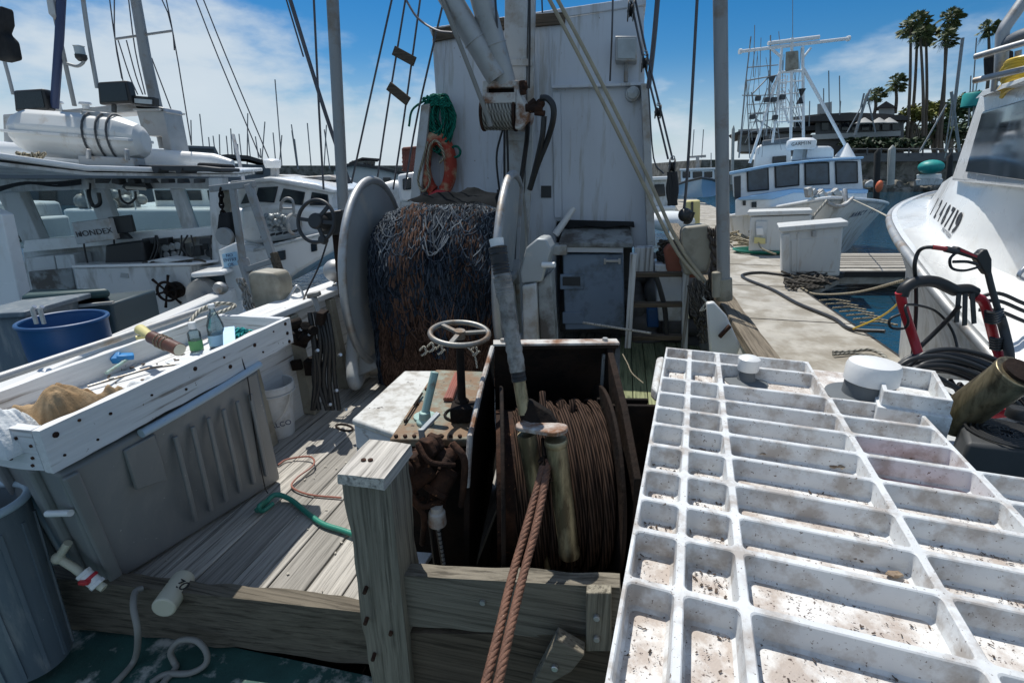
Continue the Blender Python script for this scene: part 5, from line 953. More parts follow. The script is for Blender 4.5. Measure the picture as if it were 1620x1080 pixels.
# ---------------------------------------------------------------- bulwarks
T = thing('bulwark', 'weathered white port bulwark of the boat behind the tray', 'bulwark', bp(-2.05, 3.2, 0))
m = MB(); m.hexa([bp(-2.12, 1.3, -.3), bp(-2.02, 1.3, -.3), bp(-2.02, 5.2, -.3), bp(-2.12, 5.2, -.3), bp(-2.16, 1.3, .70), bp(-2.06, 1.3, .70), bp(-2.06, 5.2, .70), bp(-2.16, 5.2, .70)]); part('planking', m, MAT['white_wood'], T, .004)
m = MB(); m.hexa([bp(-2.24, 1.3, .70), bp(-2.02, 1.3, .70), bp(-2.02, 5.2, .70), bp(-2.24, 5.2, .70), bp(-2.24, 1.3, .745), bp(-2.02, 1.3, .745), bp(-2.02, 5.2, .745), bp(-2.24, 5.2, .745)]); part('cap_rail', m, MAT['white_wood'], T, .008)
for v_ in (2.3, 2.75, 3.2, 3.7):
    m = MB(); m.hexa([bp(-2.05, v_, 0), bp(-1.95, v_, 0), bp(-1.95, v_ + .07, 0), bp(-2.05, v_ + .07, 0), bp(-2.08, v_, .69), bp(-2.02, v_, .69), bp(-2.02, v_ + .07, .69), bp(-2.08, v_ + .07, .69)]); part('frame_rib', m, MAT['tan'], T, .006)
hose('pipe_rail', 'long pale grey pipe running along the far side of the tray', [at(-60, 617, Z=.89), at(0, 597, Z=.89), at(180, 537, Z=.89), at(345, 481, Z=.89)], .016, MAT['galv'], 'pipe')
T = thing('bulwark', 'starboard bulwark with a dark worn wooden cap beside the dock', 'bulwark', bp(.85, 4, 0))
m = MB(); m.hexa([bp(.80, 2.55, -.9), bp(.9, 2.55, -.9), bp(.9, 9, -.9), bp(.80, 9, -.9), bp(.79, 2.55, .52), bp(.86, 2.55, .52), bp(.86, 9, .72), bp(.79, 9, .72)]); part('planking', m, MAT['hull_white'], T, .004)
m = MB(); roughbox(m, bp(.84, 2.5, .545), bp(.84, 9, .745), .13, .055, 40, .005); part('cap_rail', m, MAT['timber'], T, smooth=35)
m = MB(); bprism(m, [(1118, 480), (1130, 478), (1150, 500), (1172, 548), (1165, 566), (1124, 560)], 3.15, .05); part('knee', m, MAT['hull_white'], T, .01)
m = MB(); m.bar(bat(1138, 533, 3.12), bat(1155, 515, 3.12), .03, .02); solo('knife', 'rusty knife hung on the white inside of the starboard bulwark', 'knife', m, MAT['rust'], .003)
# fenders, chains and clutter on the rails
T = thing('tan_fender', 'flat tan vinyl fender hung at the right rail with a chain', 'fender', bat(1105, 435, 4.05))
m = MB(); bprism(m, [(1078, 366), (1084, 359), (1120, 355), (1128, 364), (1130, 396), (1120, 432), (1084, 436), (1078, 420)], 4.0, .16); part('pad', m, MAT['tan'], T, .03, seg=3)
def chainmesh(m, P, l=.034, w=.011):
    P = [V(p) for p in P]; acc = 0; k = 0; pos = 0; seg = [(P[i + 1] - P[i]).length for i in range(len(P) - 1)]; tot = sum(seg); d_ = 0
    while d_ < tot:
        s_ = d_; i = 0
        while i < len(seg) - 1 and s_ > seg[i]: s_ -= seg[i]; i += 1
        c = P[i].lerp(P[i + 1], s_ / max(seg[i], 1e-6)); t = (P[i + 1] - P[i]).normalized(); x, y = frame(t); a = x if k % 2 else y
        m.tube([c + t * math.cos(q) * l * .62 + a * math.sin(q) * l * .36 for q in [2 * math.pi * j / 10 for j in range(10)]], w * .5, 5, closed=True); d_ += l * .8; k += 1
m = MB(); rr = random.Random(12)
for k in range(4): chainmesh(m, bpp([(1122 + k * 4, 362 + rr.uniform(0, 8), 3.98), (1128 + k * 2, 410, 3.97), (1120 + k * 3, 455, 3.96), (1108 + k * 5, 500, 3.9)], 4), .045, .014)
solo('chain', 'rusty chain hanging over the tan fender at the right rail', 'chain', m, MAT['chain'])
m = MB()
for k in range(16): m.tube(bpp([(rr.uniform(1088, 1130), rr.uniform(440, 470), 3.9), (rr.uniform(1092, 1126), rr.uniform(465, 500), 3.85), (rr.uniform(1095, 1130), rr.uniform(490, 520), 3.85), (rr.uniform(1098, 1118), rr.uniform(490, 545), 3.8)]), rr.uniform(.007, .013), 6)
solo('rope_tangle', 'tangle of dark ropes on the rail at the foot of the right pole', 'rope', m, MAT['rope_dark'])
m = MB(); m.tube(bpp([(1116, 448, 3.9), (1112, 470, 3.85), (1122, 482, 3.8), (1108, 492, 3.8), (1120, 478, 3.8), (1128, 490, 3.8)]), .008, 8); solo('pale_knot', 'pale rope knotted under the slanting boom ropes', 'rope', m, MAT['rope_pale'])
T = thing('tan_fender', 'tan vinyl fender standing on the left rail beyond the end of the tray', 'fender', at(418, 500, Y=3.3))
m = MB(); m.prism([at(390, 434, Y=3.3), at(398, 429, Y=3.3), at(432, 432, Y=3.3), at(440, 446, Y=3.3), at(446, 500, Y=3.3), at(400, 502, Y=3.3)], BF * .16); part('pad', m, MAT['tan'], T, .03, seg=3)
m = MB()
for k in range(3): chainmesh(m, pp([(378 + k * 4, 446, 3.25), (386 + k * 3, 462, 3.24), (388 + k * 5, 480, 3.22), (398 + k * 4, 502, 3.2)], 4), .04, .012)
solo('chain', 'steel chain hung beside the tan fender at the far end of the tray', 'chain', m, MAT['wheel_grey'])
T = thing('hydraulic_bank', 'black hydraulic valves and hoses on the port bulwark behind the tray', 'hydraulics', bp(-2.0, 2.7, .2)); rr = random.Random(15)
m = MB()
for k in range(12): m.box(at(rr.uniform(466, 512), rr.uniform(500, 585), Y=3.0 + rr.uniform(-.05, .1)), [rr.uniform(.03, .10) for _ in range(3)], Matrix.Rotation(rr.uniform(-.5, .5), 3, 'Y'))
for k in range(5): a = at(rr.uniform(468, 505), rr.uniform(505, 545), Y=2.95); m.cyl(a, a + V((rr.uniform(-.08, .08), -.03, rr.uniform(-.06, .06))), rr.uniform(.02, .035), n=10)
part('valve_body', m, MAT['rust_dark'], T, .004)
for k in range(9):
    m = MB(); x = rr.uniform(488, 532); m.tube(pp([(x - 4, 500 + rr.uniform(-8, 12), 3.0), (x + 4, 545, 2.97), (x + rr.uniform(-2, 12), 600, 2.97), (x + rr.uniform(-6, 18), 648, 2.95)]), rr.uniform(.011, .017), 8); part('hose', m, MAT['hose_black'], T)
m = MB()
for (x, y) in ((474, 522), (487, 530), (500, 555), (536, 562), (520, 640), (545, 648), (530, 618)): a = at(x, y, Y=2.93); m.cyl(a, a + V((.02, -.02, .012)), .010, n=8)
part('fitting', m, MAT['chrome'], T)
m = MB(); m.bar(at(495, 465, Y=3.2), at(512, 515, Y=3.1), .035, .02); m.bar(at(487, 468, Y=3.2), at(506, 464, Y=3.2), .05, .03); solo('tool_handle', 'white and black tool hung upright on the port rail', 'tool', m, MAT['wheel_grey'], .005)
m = MB(); a = at(466, 478, Y=3.4); m.lathe([(.0, 0), (.10, 0), (.09, .09), (.03, .12), (0, .12)], a - UP * .06, n=4); solo('rail_box', 'small white boxy fairlead on the sunlit port rail', 'fairlead', m, MAT['pvc'], .008)
hose('bent_rod', 'bent steel rod handle standing on the port rail by the fairlead', pp([(448, 500, 3.3), (458, 470, 3.35), (470, 452, 3.4), (480, 470, 3.4), (470, 490, 3.35)]), .008, MAT['chrome'], 'rod')
hose('rail_rope', 'pale rope looped over the far end board of the tray', ppz([(300, 510, .9), (318, 490, .93), (345, 480, .93), (372, 484, .9), (330, 500, .9)]), .009, MAT['rope_pale'], 'rope')
# aft helm wheel
T = thing('helm_wheel', 'black car style steering wheel with a spinner knob standing at the port rail', 'steering wheel', at(520, 480, Y=3.6))
c = at(500, 350, Y=3.55); nrm = V((-.25, -.9, .25)).normalized(); r_ = 33 * scale_at(c); m = MB(); m.torus(c, nrm, r_, .013, 48, 10)
x_, y_ = frame(nrm)
for t in (0.1, 2.3, 4.2, 3.2): m.bar(c, c + (x_ * math.cos(t) + y_ * math.sin(t)) * r_, .025, .012, up=nrm)
part('wheel', m, MAT['black'], T, smooth=50)
m = MB(); m.cyl(c - nrm * .10, c + nrm * .02, .055, n=20); m.prism([at(500, 338, Y=3.62), at(540, 332, Y=3.62), at(543, 372, Y=3.62), at(505, 372, Y=3.62)], V((0, .12, 0))); part('hub_box', m, MAT['black'], T, .01)
m = MB(); k = at(514, 380, Y=3.52); m.lathe([(0, 0), (.03, 0), (.032, .02), (.026, .04), (0, .045)], k, nrm, 16); part('spinner_knob', m, MAT['black'], T)
m = MB(); m.bar(at(535, 370, Y=3.7), at(545, 470, Y=3.7), .07, .07); part('stand', m, MAT['rust_dark'], T, .01)
hose('steering_cable', 'thin dark cable falling from the steering wheel to the rail', pp([(517, 385, 3.55), (505, 420, 3.5), (486, 460, 3.4), (478, 480, 3.3)]), .006, MAT['rope_black'], 'cable', 6)
m = MB(); chainmesh(m, pp([(546, 392, 3.9), (540, 420, 3.85), (532, 445, 3.8), (524, 470, 3.75)], 4), .05, .014); solo('chain', 'short chain hanging between the steering wheel and the net reel', 'chain', m, MAT['galv'])
m = MB(); m.ball(at(531, 428, Y=3.75), (.09, .09, .085)); solo('float_ball', 'round grey float behind the chain left of the net reel', 'float', m, MAT['galv'])
# ================================================================ dock
m = MB(); ZD = -.45
def dp(px, py): return at(px, py, Z=ZD)
Ls, Rs = V((2.35, 3.4, ZD)), V((4.02, 3.6, ZD)); dv = V((.245, 1, 0))
strip = [Ls + dv * 0, Rs, dp(1395, 545), dp(1265, 456), dp(1332, 428), V((22, dp(1440, 427).y, ZD)), V((22, dp(1440, 401).y, ZD)), dp(1300, 401), V((15.5, 44, ZD)), V((13.4, 44, ZD))]
m.prism([p - UP * .30 for p in strip], UP * .30); struct('dock', m, MAT['concrete'], .01)
m = MB()
for k in range(14): a = Ls + dv * (1.5 + k * 2.4) - V((.3, .07, 0)); m.bar(a + UP * .003, a + V((2.2, -.5, .003)), .018, .006)
struct('dock_joint', m, MAT['fascia'])
m = MB(); e = [Rs, dp(1395, 545), dp(1265, 456), dp(1332, 428), V((22, dp(1440, 427).y, ZD))]
for a, b in zip(e, e[1:]): m.bar(a - UP * .075 + V((.03, -.03, 0)), b - UP * .075 + V((.03, -.03, 0)), .05, .12)
solo('dock_waler', 'dark rubbing timber bolted along the inner dock edge', 'timber', m, MAT['fascia'], .006)
m = MB(); a, b = dp(1420, 424), dp(1420, 403)
for k in range(7): y = a.y + (b.y - a.y) * (k + .5) / 7; m.bounds((dp(1335, 427).x, y - .19, ZD + .004), (22, y + .19, ZD + .03))
struct('dock_boards', m, MAT['timber_pale'], .004)
def dockbox(px, Y, dep, lab, lid_over, top):
    T = thing('dock_box', lab, 'dock box', at(sum(p[0] for p in px) / len(px), max(p[1] for p in px), Y=Y))
    m = MB(); fr = [at(a, b, Y=Y) for a, b in px]; m.prism(fr, V(dep)); part('box_body', m, MAT['dockbox'], T, .03)
    m = MB(); fr2 = [at(a, b, Y=Y - .06) for a, b in top]; m.prism(fr2, V(dep) * 1.12); part('lid', m, MAT['dockbox'], T, .02)
    return T
tb = dockbox([(1238, 366), (1334, 357), (1328, 437), (1237, 437)], 10.35, (.36, .80, 0), 'nearer white dock box with a sloping lid on the concrete dock', .1, [(1232, 359), (1343, 350), (1341, 359), (1234, 368)])
m = MB(); m.pprism([(1238, 372), (1250, 370), (1249, 434), (1238, 434)], 10.3, .06); m.pprism([(1262, 369), (1266, 369), (1264, 434), (1260, 434)], 10.32, .04); part('moulded_rib', m, MAT['dockbox'], tb, .01)
m = MB(); m.pprism([(1286, 366), (1292, 365.5), (1292, 374), (1286, 374.5)], 10.28, .05); part('latch', m, MAT['galv'], tb, .005)
m = MB(); m.pprism([(1252, 380), (1326, 374), (1322, 430), (1252, 431)], 10.335, .03); part('front_panel', m, MAT['dockbox'], tb, .02)
T2 = dockbox([(1187, 343), (1284, 340), (1282, 398), (1184, 397)], 13.2, (.42, .85, 0), 'farther white dock box with yellow power cables plugged into its end', .1, [(1182, 335), (1286, 332), (1284, 339), (1184, 342)])
m = MB(); m.pprism([(1196, 350), (1214, 350), (1213, 385), (1195, 385)], 13.15, .05); part('socket_panel', m, MAT['gel_grey'], T2, .01)
m = MB(); m.pprism([(1193, 375), (1211, 377), (1211, 386), (1193, 385)], 13.05, .08); part('plug', m, MAT['yellow'], T2, .01)
m = MB(); m.pprism([(1196, 361), (1207, 360), (1208, 372), (1197, 372)], 13.08, .07); part('outlet_box', m, MAT['pvc'], T2, .01)
hose('power_cable', 'yellow power cable falling from the farther dock box', pp([(1200, 384, 13.0), (1204, 392, 12.8), (1216, 398, 12.6), (1228, 402, 12.5)]), .02, MAT['rope_tan'], 'cable', 6)
hose('dock_hose', 'black hose curving over the concrete dock towards the water', [dp(x, y) + UP * .025 for x, y in ()] or ppz([(1330, 432, ZD + .03), (1262, 436, ZD + .03), (1205, 431, ZD + .03), (1176, 434, ZD + .03), (1180, 441, ZD + .03), (1222, 458, ZD + .03), (1262, 480, ZD + .03), (1318, 503, ZD + .03), (1345, 520, ZD + .03), (1400, 524, ZD + .1)]), .026)
m = MB(); rr = random.Random(9)
for k in range(14): c = dp(rr.uniform(1252, 1300), rr.uniform(440, 458)); m.tube(smoothpath([c + V((rr.uniform(-.3, .3), rr.uniform(-.3, .3), rr.uniform(.02, .12))) for _ in range(5)]), .022, 6)
solo('hose_pile', 'tangled black hoses and lines in front of the nearer dock box', 'hose', m, MAT['rope_dark'])
m = MB()
for k in range(4): c = dp(1206, 400); m.tube([c + V((math.cos(t) * (.62 + .05 * k), math.sin(t) * (.35 + .04 * k), .03 + .02 * k)) for t in [2 * math.pi * q_ / 30 for q_ in range(30)]], .022, 6, closed=True)
solo('dock_hose', 'green hose coiled on the dock around the farther dock box', 'hose', m, MAT['hose_green'])
m = MB()
for k in range(10): c = dp(rr.uniform(1156, 1180), rr.uniform(378, 392)); m.tube(smoothpath([c + V((rr.uniform(-.5, .5), rr.uniform(-.5, .5), rr.uniform(.03, .25))) for _ in range(5)]), .03, 6)
solo('rope_heap', 'heap of tan rope on the dock left of the farther dock box', 'rope', m, MAT['rope_tan'])
T = thing('dock_pedestal', 'pale yellow power pedestal with a dark stripe on the far dock', 'pedestal', at(1095, 362, Y=17))
m = MB(); m.pprism([(1084, 318), (1108, 317), (1107, 362), (1084, 362)], 17, .5); part('cabinet', m, MAT['yellow'], T, .06)
m = MB(); m.pprism([(1093.5, 319), (1097, 319), (1097, 362), (1093.5, 362)], 16.97, .05); part('stripe', m, MAT['dark'], T)
m = MB()
for k in range(12): m.tube(smoothpath([at(rr.uniform(1070, 1090), rr.uniform(335, 362), Y=15.5 + rr.uniform(-.5, .5)) for _ in range(4)]), .06, 6)
solo('gear_heap', 'dark heap of gear beside the pale yellow pedestal', 'gear', m, MAT['rope_dark'])
m = MB(); m.ball(at(1060, 350, Y=14.5), (.7, .5, .28)); solo('white_bundle', 'white canvas bundle lying on the dock beyond the tan fender', 'bundle', m, MAT['rag'])
hose('mooring_line', 'long tan mooring line crossing the slip to the white bow at right', pp([(1268, 455, 9.2), (1290, 465, 8.6), (1350, 463, 7.2), (1420, 446, 5.6), (1475, 430, 4.7)]), .016, MAT['rope_tan'], 'rope')
m = MB()
for k in range(7): c = dp(1300 + k * 11, 478 + k * 6); m.tube([c + V((-.05, 0, .03)), c + V((.25, .08, .03)), c + V((.4, -.1, .03))], .014, 6)
solo('dock_rope', 'thin pale rope laid along the dock edge by the slip', 'rope', m, MAT['rope_tan'])
m = MB(); m.tube(ppz([(1318, 557, ZD + .03), (1345, 556, ZD + .03), (1375, 553, ZD + .05), (1395, 560, ZD + .05), (1405, 570, ZD + .03), (1420, 577, ZD + .03)]), .02, 8); m.tube(ppz([(1318, 561, ZD + .03), (1352, 559, ZD + .03), (1390, 565, ZD + .04)]), .016, 8); solo('dock_rope', 'grey rope lying on the dock just beyond the large vent pipe', 'rope', m, MAT['rope_grey'])
# ================================================================ white boat at the right
from mathutils.bvhtree import BVHTree
def hitter(mb):
    t = BVHTree.FromPolygons([tuple(v) for v in mb.v], mb.f); o = V((0, 0, CAM_H))
    def f(px, py, off=.004):
        d = (at(px, py, Y=1) - o).normalized(); h, n, i, q = t.ray_cast(o, d)
        if h is None: return None
        if n.dot(d) > 0: n = -n
        f.n = n; return h + n * off
    return f
def letters(mb, f, body, p0, p1, pu, size, shear=0, width=1.0, bold=0):       # lettering laid along a surface between two pixels
    n_ = len(body)
    for i, ch in enumerate(body):
        t = (i + .5) / n_; p = f(p0[0] + (p1[0] - p0[0]) * t, p0[1] + (p1[1] - p0[1]) * t); q = f(p0[0] + (p1[0] - p0[0]) * (t + .02), p0[1] + (p1[1] - p0[1]) * (t + .02))
        if p is None or q is None or ch == ' ': continue
        X_ = (q - p).normalized(); Y_ = f.n.cross(X_); Y_ = Y_ if Y_.z > 0 else -Y_
        mb.text(ch, size, p, X_, Y_, shear, width, bold)
def resample(P, n):
    P = [V(p) for p in P]; L_ = [0]
    for a, b in zip(P, P[1:]): L_.append(L_[-1] + (b - a).length)
    o = []; j = 0
    for k in range(n):
        d_ = L_[-1] * k / (n - 1)
        while j < len(P) - 2 and L_[j + 1] < d_: j += 1
        o.append(P[j].lerp(P[j + 1], min(1, (d_ - L_[j]) / max(1e-9, L_[j + 1] - L_[j]))))
    return o
T = thing('motor_boat', 'white boat with black registration number moored at the right of the dock', 'boat', (4.6, 3.8, -.95))
NR = 60
rail = resample(smoothpath([at(1760, 760, Z=.38), at(1680, 668, Z=.42), at(1620, 602, Z=.5), at(1560, 537, Z=.62), at(1500, 470, Z=.80), at(1450, 406, Z=.98), at(1422, 368, Z=1.07), at(1411, 343, Z=1.12), at(1417, 328, Z=1.18), at(1440, 314, Z=1.25), at(1484, 301, Z=1.31), at(1540, 295, Z=1.34)], 12), NR)
base = resample(smoothpath([at(1800, 520, Z=.82), at(1720, 482, Z=.86), at(1640, 452, Z=.90), at(1580, 427, Z=.93), at(1530, 404, Z=.97), at(1495, 383, Z=1.02), at(1473, 362, Z=1.07), at(1466, 341, Z=1.12), at(1479, 312, Z=1.21), at(1540, 300, Z=1.28)], 12), NR)
cen = V((5.2, 3.6, 0))
def inw(p, d_): q = cen - p; q.z = 0; return p + q.normalized() * d_
m = MB(); m.quadgrid([rail, [p.lerp(q, .12) + UP * .012 for p, q in zip(rail, base)], [p.lerp(q, .16) - UP * .01 for p, q in zip(rail, base)], base]); part('foredeck', m, MAT['gel'], T, smooth=60)
m = MB(); m.tube([inw(p, -.015) - UP * .035 for p in rail], .035, 10); part('rub_rail', m, MAT['galv'], T, smooth=60)
hullm = MB(); hullm.quadgrid([[p - UP * .02 for p in rail], [inw(p, .06) - UP * .16 for p in rail], [inw(p, .28) - UP * .6 for p in rail], [V((q.x, q.y, -1.1)) for q in [inw(p, .55) for p in rail]]]); part('hull', hullm, MAT['gel_grey'], T, smooth=70)
top = resample(smoothpath([at(1800, 316, Y=2.7), at(1720, 302, Y=2.95), at(1640, 291, Y=3.25), at(1590, 285, Y=3.6), at(1548, 280, Y=4.1), at(1520, 276, Y=4.6), at(1503, 279, Y=5.3), at(1494, 287, Y=5.9), at(1500, 292, Y=7.2), at(1545, 290, Y=8)], 12), NR)
wallm = MB(); sh = [p.lerp(q, .86) + (p - q) * .0 for p, q in zip(base, top)]
wallm.quadgrid([base, [p.lerp(q, .10) for p, q in zip(base, top)], [inw(p.lerp(q, .9), -.01) for p, q in zip(base, top)], [inw(q, .02) for q in top], [inw(q, .12) + UP * .015 for q in top]]); part('cabin_trunk', wallm, MAT['gel'], T, smooth=70)
m = MB(); m.poly([inw(q, .11) + UP * .012 for q in top] + [V((6.5, 3.0, 1.5))]); part('trunk_top', m, MAT['gel'], T)
f = hitter(wallm); lt = MB()
letters(lt, f, '1248719', (1475, 326), (1517, 357), None, .225, 0, .80, .006); part('registration_number', lt, MAT['letter'], T)
lt = MB(); letters(lt, f, 'PATTUZZI', (1491, 362), (1505, 376), (1495, 350), .045); part('boat_name', lt, MAT['letter_grey'], T)
def Yr(px): return 4.45 - (px - 1506) * .0088
_a, _b, _c = at(1505, 286, Y=4.46), at(1551, 150, Y=4.25), at(1700, 104, Y=2.75); _n = (_b - _a).cross(_c - _a).normalized()
def rp(px, py, o=0):                               # a pixel on the flat cabin side
    d = at(px, py, Y=1) - V((0, 0, CAM_H)); s = 1 if _n.dot(V((0, 0, CAM_H)) - _a) > 0 else -1; p = _a - _n * s * o * 1.0
    return d * ((p - V((0, 0, CAM_H))).dot(_n) / d.dot(_n)) + V((0, 0, CAM_H))
m = MB(); m.prism([rp(1505, 286), rp(1551, 150), rp(1700, 104), rp(1760, 312)], V((1.7, 1.3, 0))); part('cabin_side', m, MAT['gel'], T, .02)
m = MB(); m.prism([rp(1527, 272, -.02), rp(1553, 180, -.02), rp(1556, 176, -.02), rp(1690, 138, -.02), rp(1720, 300, -.02)], V((.02, .02, 0))); part('window', m, MAT['glass_dark'], T, .004)
m = MB(); m.prism([rp(1547, 152, -.06), rp(1552, 146, -.05), rp(1600, 136, -.05), rp(1700, 110, -.05), rp(1700, 96, -.05), rp(1600, 128, -.05), rp(1556, 142, -.05)], V((1.6, 1.2, 0))); part('roof', m, MAT['gel'], T, .015)
fb = 3.7
m = MB(); m.tube([at(1583, 128, Y=fb), at(1586, 52, Y=fb), at(1592, 40, Y=fb), at(1635, -20, Y=fb)], .036, 14); part('tower_pipe', m, MAT['galv'], T)
m = MB()
for a, b in (((1543, 90), (1640, 62)), ((1541, 128), (1640, 105))): m.tube([at(*a, Y=fb - .05), at(*b, Y=fb - .35)], .019, 10)
m.tube([at(1611, 80, Y=fb - .1), at(1609, 112, Y=fb - .1)], .017, 10); m.tube([at(1574, 125, Y=fb), at(1572, 145, Y=fb)], .017, 10); part('guard_rail', m, MAT['galv'], T)
m = MB(); m.tube(pp([(1590, 72, 3.7), (1612, 60, 3.6), (1650, 48, 3.5)]), .045, 10); part('rolled_canvas', m, MAT['bgrey'], T)
m = MB(); rr = random.Random(2)
for k in range(11): y = 96 + k * 4.4; m.tube(pp([(1580 + rr.uniform(0, 14), y + 16 + rr.uniform(-3, 3), 3.65), (1592, y + 4, 3.6), (1612, y - 4, 3.5), (1655, y - 8 + rr.uniform(-4, 4), 3.4)]), .013, 8)
solo('yellow_hose', 'bundle of yellow hoses on the flybridge of the white boat at right', 'hose', m, MAT['hose_yellow'])
m = MB(); m.pprism([(1593, 80), (1606, 78), (1606, 112), (1594, 114)], 4.0, .2); solo('flybridge_seat', 'dark canvas covered seat behind the flybridge rail', 'seat', m, MAT['charcoal'], .02)
m = MB(); c = at(1493, 424, Z=.86)
for k in range(12): m.tube(smoothpath([c + V((rr.uniform(-.18, .10), rr.uniform(-.1, .1), rr.uniform(-.04, .05))) for _ in range(5)]), .010, 7)
m.tube(pp([(1500, 425, 4.4), (1488, 450, 4.3), (1485, 480, 4.2), (1498, 490, 4.2), (1515, 482, 4.2)]), .011, 8); solo('rope_coil', 'tan mooring rope bunched on the near rail of the white boat', 'rope', m, MAT['rope_pale'])
hose('fender_line', 'white line hanging from the rail of the white boat into the water', pp([(1482, 425, 4.3), (1478, 480, 4.25), (1470, 560, 4.1), (1462, 620, 4.0)]), .02, MAT['pvc'], 'line')
hose('yellow_line', 'thin yellow line slanting down to the water by the white boat', pp([(1448, 440, 4.2), (1425, 475, 4.4), (1395, 500, 4.7), (1350, 520, 5)]), .009, MAT['hose_yellow'], 'line')
hose('rail_pipe', 'bent steel rail end at the right edge of the white boat deck', pp([(1640, 410, 3.0), (1615, 430, 3.0), (1614, 440, 3.0), (1640, 446, 3.0)]), .012, MAT['chrome'], 'rail')
for k, y in enumerate((462, 474, 490)): hose('deck_hose', ('uppermost', 'middle', 'lowest')[k] + ' of three black hoses lying along the white boat deck', pp([(1548, y + 8 - k * 4, 2.9), (1580, y + 2, 2.85), (1620, y + 18, 2.8), (1680, y + 40, 2.7)]), .011)
# ================================================================ pressure washer
PY = 2.35
T = thing('pressure_washer', 'pressure washer with a red tubular handle and black engine cover behind the grating', 'pressure washer', at(1540, 690, Y=2.0))
m = MB(); m.tube(pp([(1424, 462, PY), (1430, 490, PY), (1445, 535, PY), (1462, 590, PY - .1)]), .021, 14); m.tube(pp([(1498, 452, PY), (1515, 460, PY)]), .021, 14); m.tube(pp([(1540, 468, PY), (1556, 478, PY), (1566, 510, PY), (1575, 545, PY), (1590, 590, PY - .1), (1596, 640, PY - .2)]), .021, 14); m.tube(pp([(1520, 668, 2.0), (1570, 655, 2.0), (1640, 650, 1.95)]), .02, 10); fr_ = part('handle_frame', m, MAT['red'], T)
m = MB(); m.tube(pp([(1427, 468, PY), (1432, 456, PY), (1450, 446, PY), (1480, 446, PY), (1512, 460, PY)]), .027, 14); m.tube(pp([(1512, 459, PY), (1530, 458, PY), (1542, 463, PY)]), .027, 12); part('grip', m, MAT['black'], T)
for k, (x0, x1, y1) in enumerate(((1517, 1513, 510), (1527, 1526, 515), (1538, 1541, 512))):
    m = MB(); m.bar(at(x0, 464, Y=PY - .03), at(x1, y1, Y=PY - .05), .022, .006); part('strap', m, MAT['black'], T, .002)
m = MB(); a, b = at(1566, 490, Y=PY - .03), at(1588, 500, Y=PY - .05)
for (x, y) in ((1572, 498), (1580, 540)):
    for k in range(5): m.tube(pp([(x - 14, y + k * 4 - 6, PY - .05), (x, y + k * 4 - 3, PY - .08), (x + 14, y + k * 4 - 9, PY - .05)]), .008, 6)
part('cable_wrap', m, MAT['black'], T)
m = MB(); q = [at(1520, 662, Z=.66), at(1530, 700, Z=.66), at(1700, 720, Z=.66), at(1660, 668, Z=.66)]; m.prism([p - UP * .25 for p in q], UP * .25); part('engine_cover', m, MAT['dark'], T, .015)
m = MB(); c = at(1592, 684, Z=.668)
for k in range(5): m.torus(c, (0, 0, 1), .05 + .016 * k, .0045, 36, 6)
for k in range(18): t = k * .349; m.bar(c + V((math.cos(t) * .018, math.sin(t) * .018, 0)), c + V((math.cos(t) * .045, math.sin(t) * .045, 0)), .006, .006)
part('vent_grille', m, MAT['black'], T)
m = MB(); c = at(1608, 660, Z=.67); m.lathe([(0, 0), (.035, 0), (.036, .03), (.03, .04), (0, .042)], c, n=24); part('fuel_cap', m, MAT['black'], T)
T = thing('spray_gun', 'black and red spray gun with a trigger guard hung on the red washer handle', 'spray gun', at(1560, 420, Y=2.3)); GY = 2.30
m = MB(); m.prism([at(1513, 394, Y=GY), at(1517, 390, Y=GY), at(1548, 404, Y=GY), at(1556, 396, Y=GY), at(1563, 394, Y=GY), at(1570, 410, Y=GY), at(1570, 432, Y=GY), at(1562, 436, Y=GY), at(1556, 428, Y=GY), at(1546, 411, Y=GY), at(1514, 401, Y=GY)], V((0, .035, 0))); part('gun_body', m, MAT['black'], T, .006)
m = MB(); m.tube(pp([(1512, 400, GY), (1503, 410, GY), (1506, 424, GY), (1525, 428, GY), (1550, 422, GY)]), .006, 8); m.tube(pp([(1508, 414, GY), (1530, 414, GY), (1546, 418, GY)]), .007, 8); part('trigger_guard', m, MAT['black'], T)
m = MB(); m.prism([at(1520, 393.5, Y=GY - .002), at(1547, 405, Y=GY - .002), at(1546, 408, Y=GY - .002), at(1520, 398, Y=GY - .002)], V((0, .039, 0))); part('red_inlay', m, MAT['red'], T, .002)
m = MB(); m.cyl(at(1496, 394, Y=GY + .01), at(1514, 398, Y=GY + .01), .014, n=12); m.tube(pp([(1563, 432, GY + .015), (1570, 460, GY + .01), (1582, 500, GY)]), .013, 12); m.tube(pp([(1582, 500, GY), (1588, 520, GY), (1596, 555, GY - .05), (1598, 580, GY - .05)]), .02, 12); part('wand', m, MAT['dark'], T)
m = MB(); m.cyl(at(1475, 391, Y=GY + .01), at(1497, 394, Y=GY + .01), .010, n=12); part('red_collar', m, MAT['letter_red'], T)
hose('gun_hose', 'black hose rising in an arch to the spray gun', pp([(1476, 391, GY + .01), (1462, 392, GY + .03), (1452, 400, GY + .05), (1447, 420, GY + .05), (1449, 450, GY + .08), (1449, 500, GY + .1), (1444, 560, GY + .1)]), .0085)
hose('thin_loop', 'thin black cable looped around the left red leg of the washer handle', pp([(1424, 497, 2.3), (1408, 505, 2.3), (1410, 518, 2.3), (1430, 519, 2.3), (1437, 508, 2.28), (1432, 486, 2.3), (1445, 482, 2.32), (1480, 492, 2.35), (1505, 520, 2.35), (1515, 555, 2.3), (1512, 590, 2.2)]), .006)
hose('washer_hose', 'black hose slanting from the washer handle straps to the coil below', pp([(1518, 484, 2.3), (1500, 505, 2.33), (1475, 530, 2.36), (1450, 555, 2.36), (1435, 580, 2.3)]), .011)
m = MB(); rr = random.Random(14)
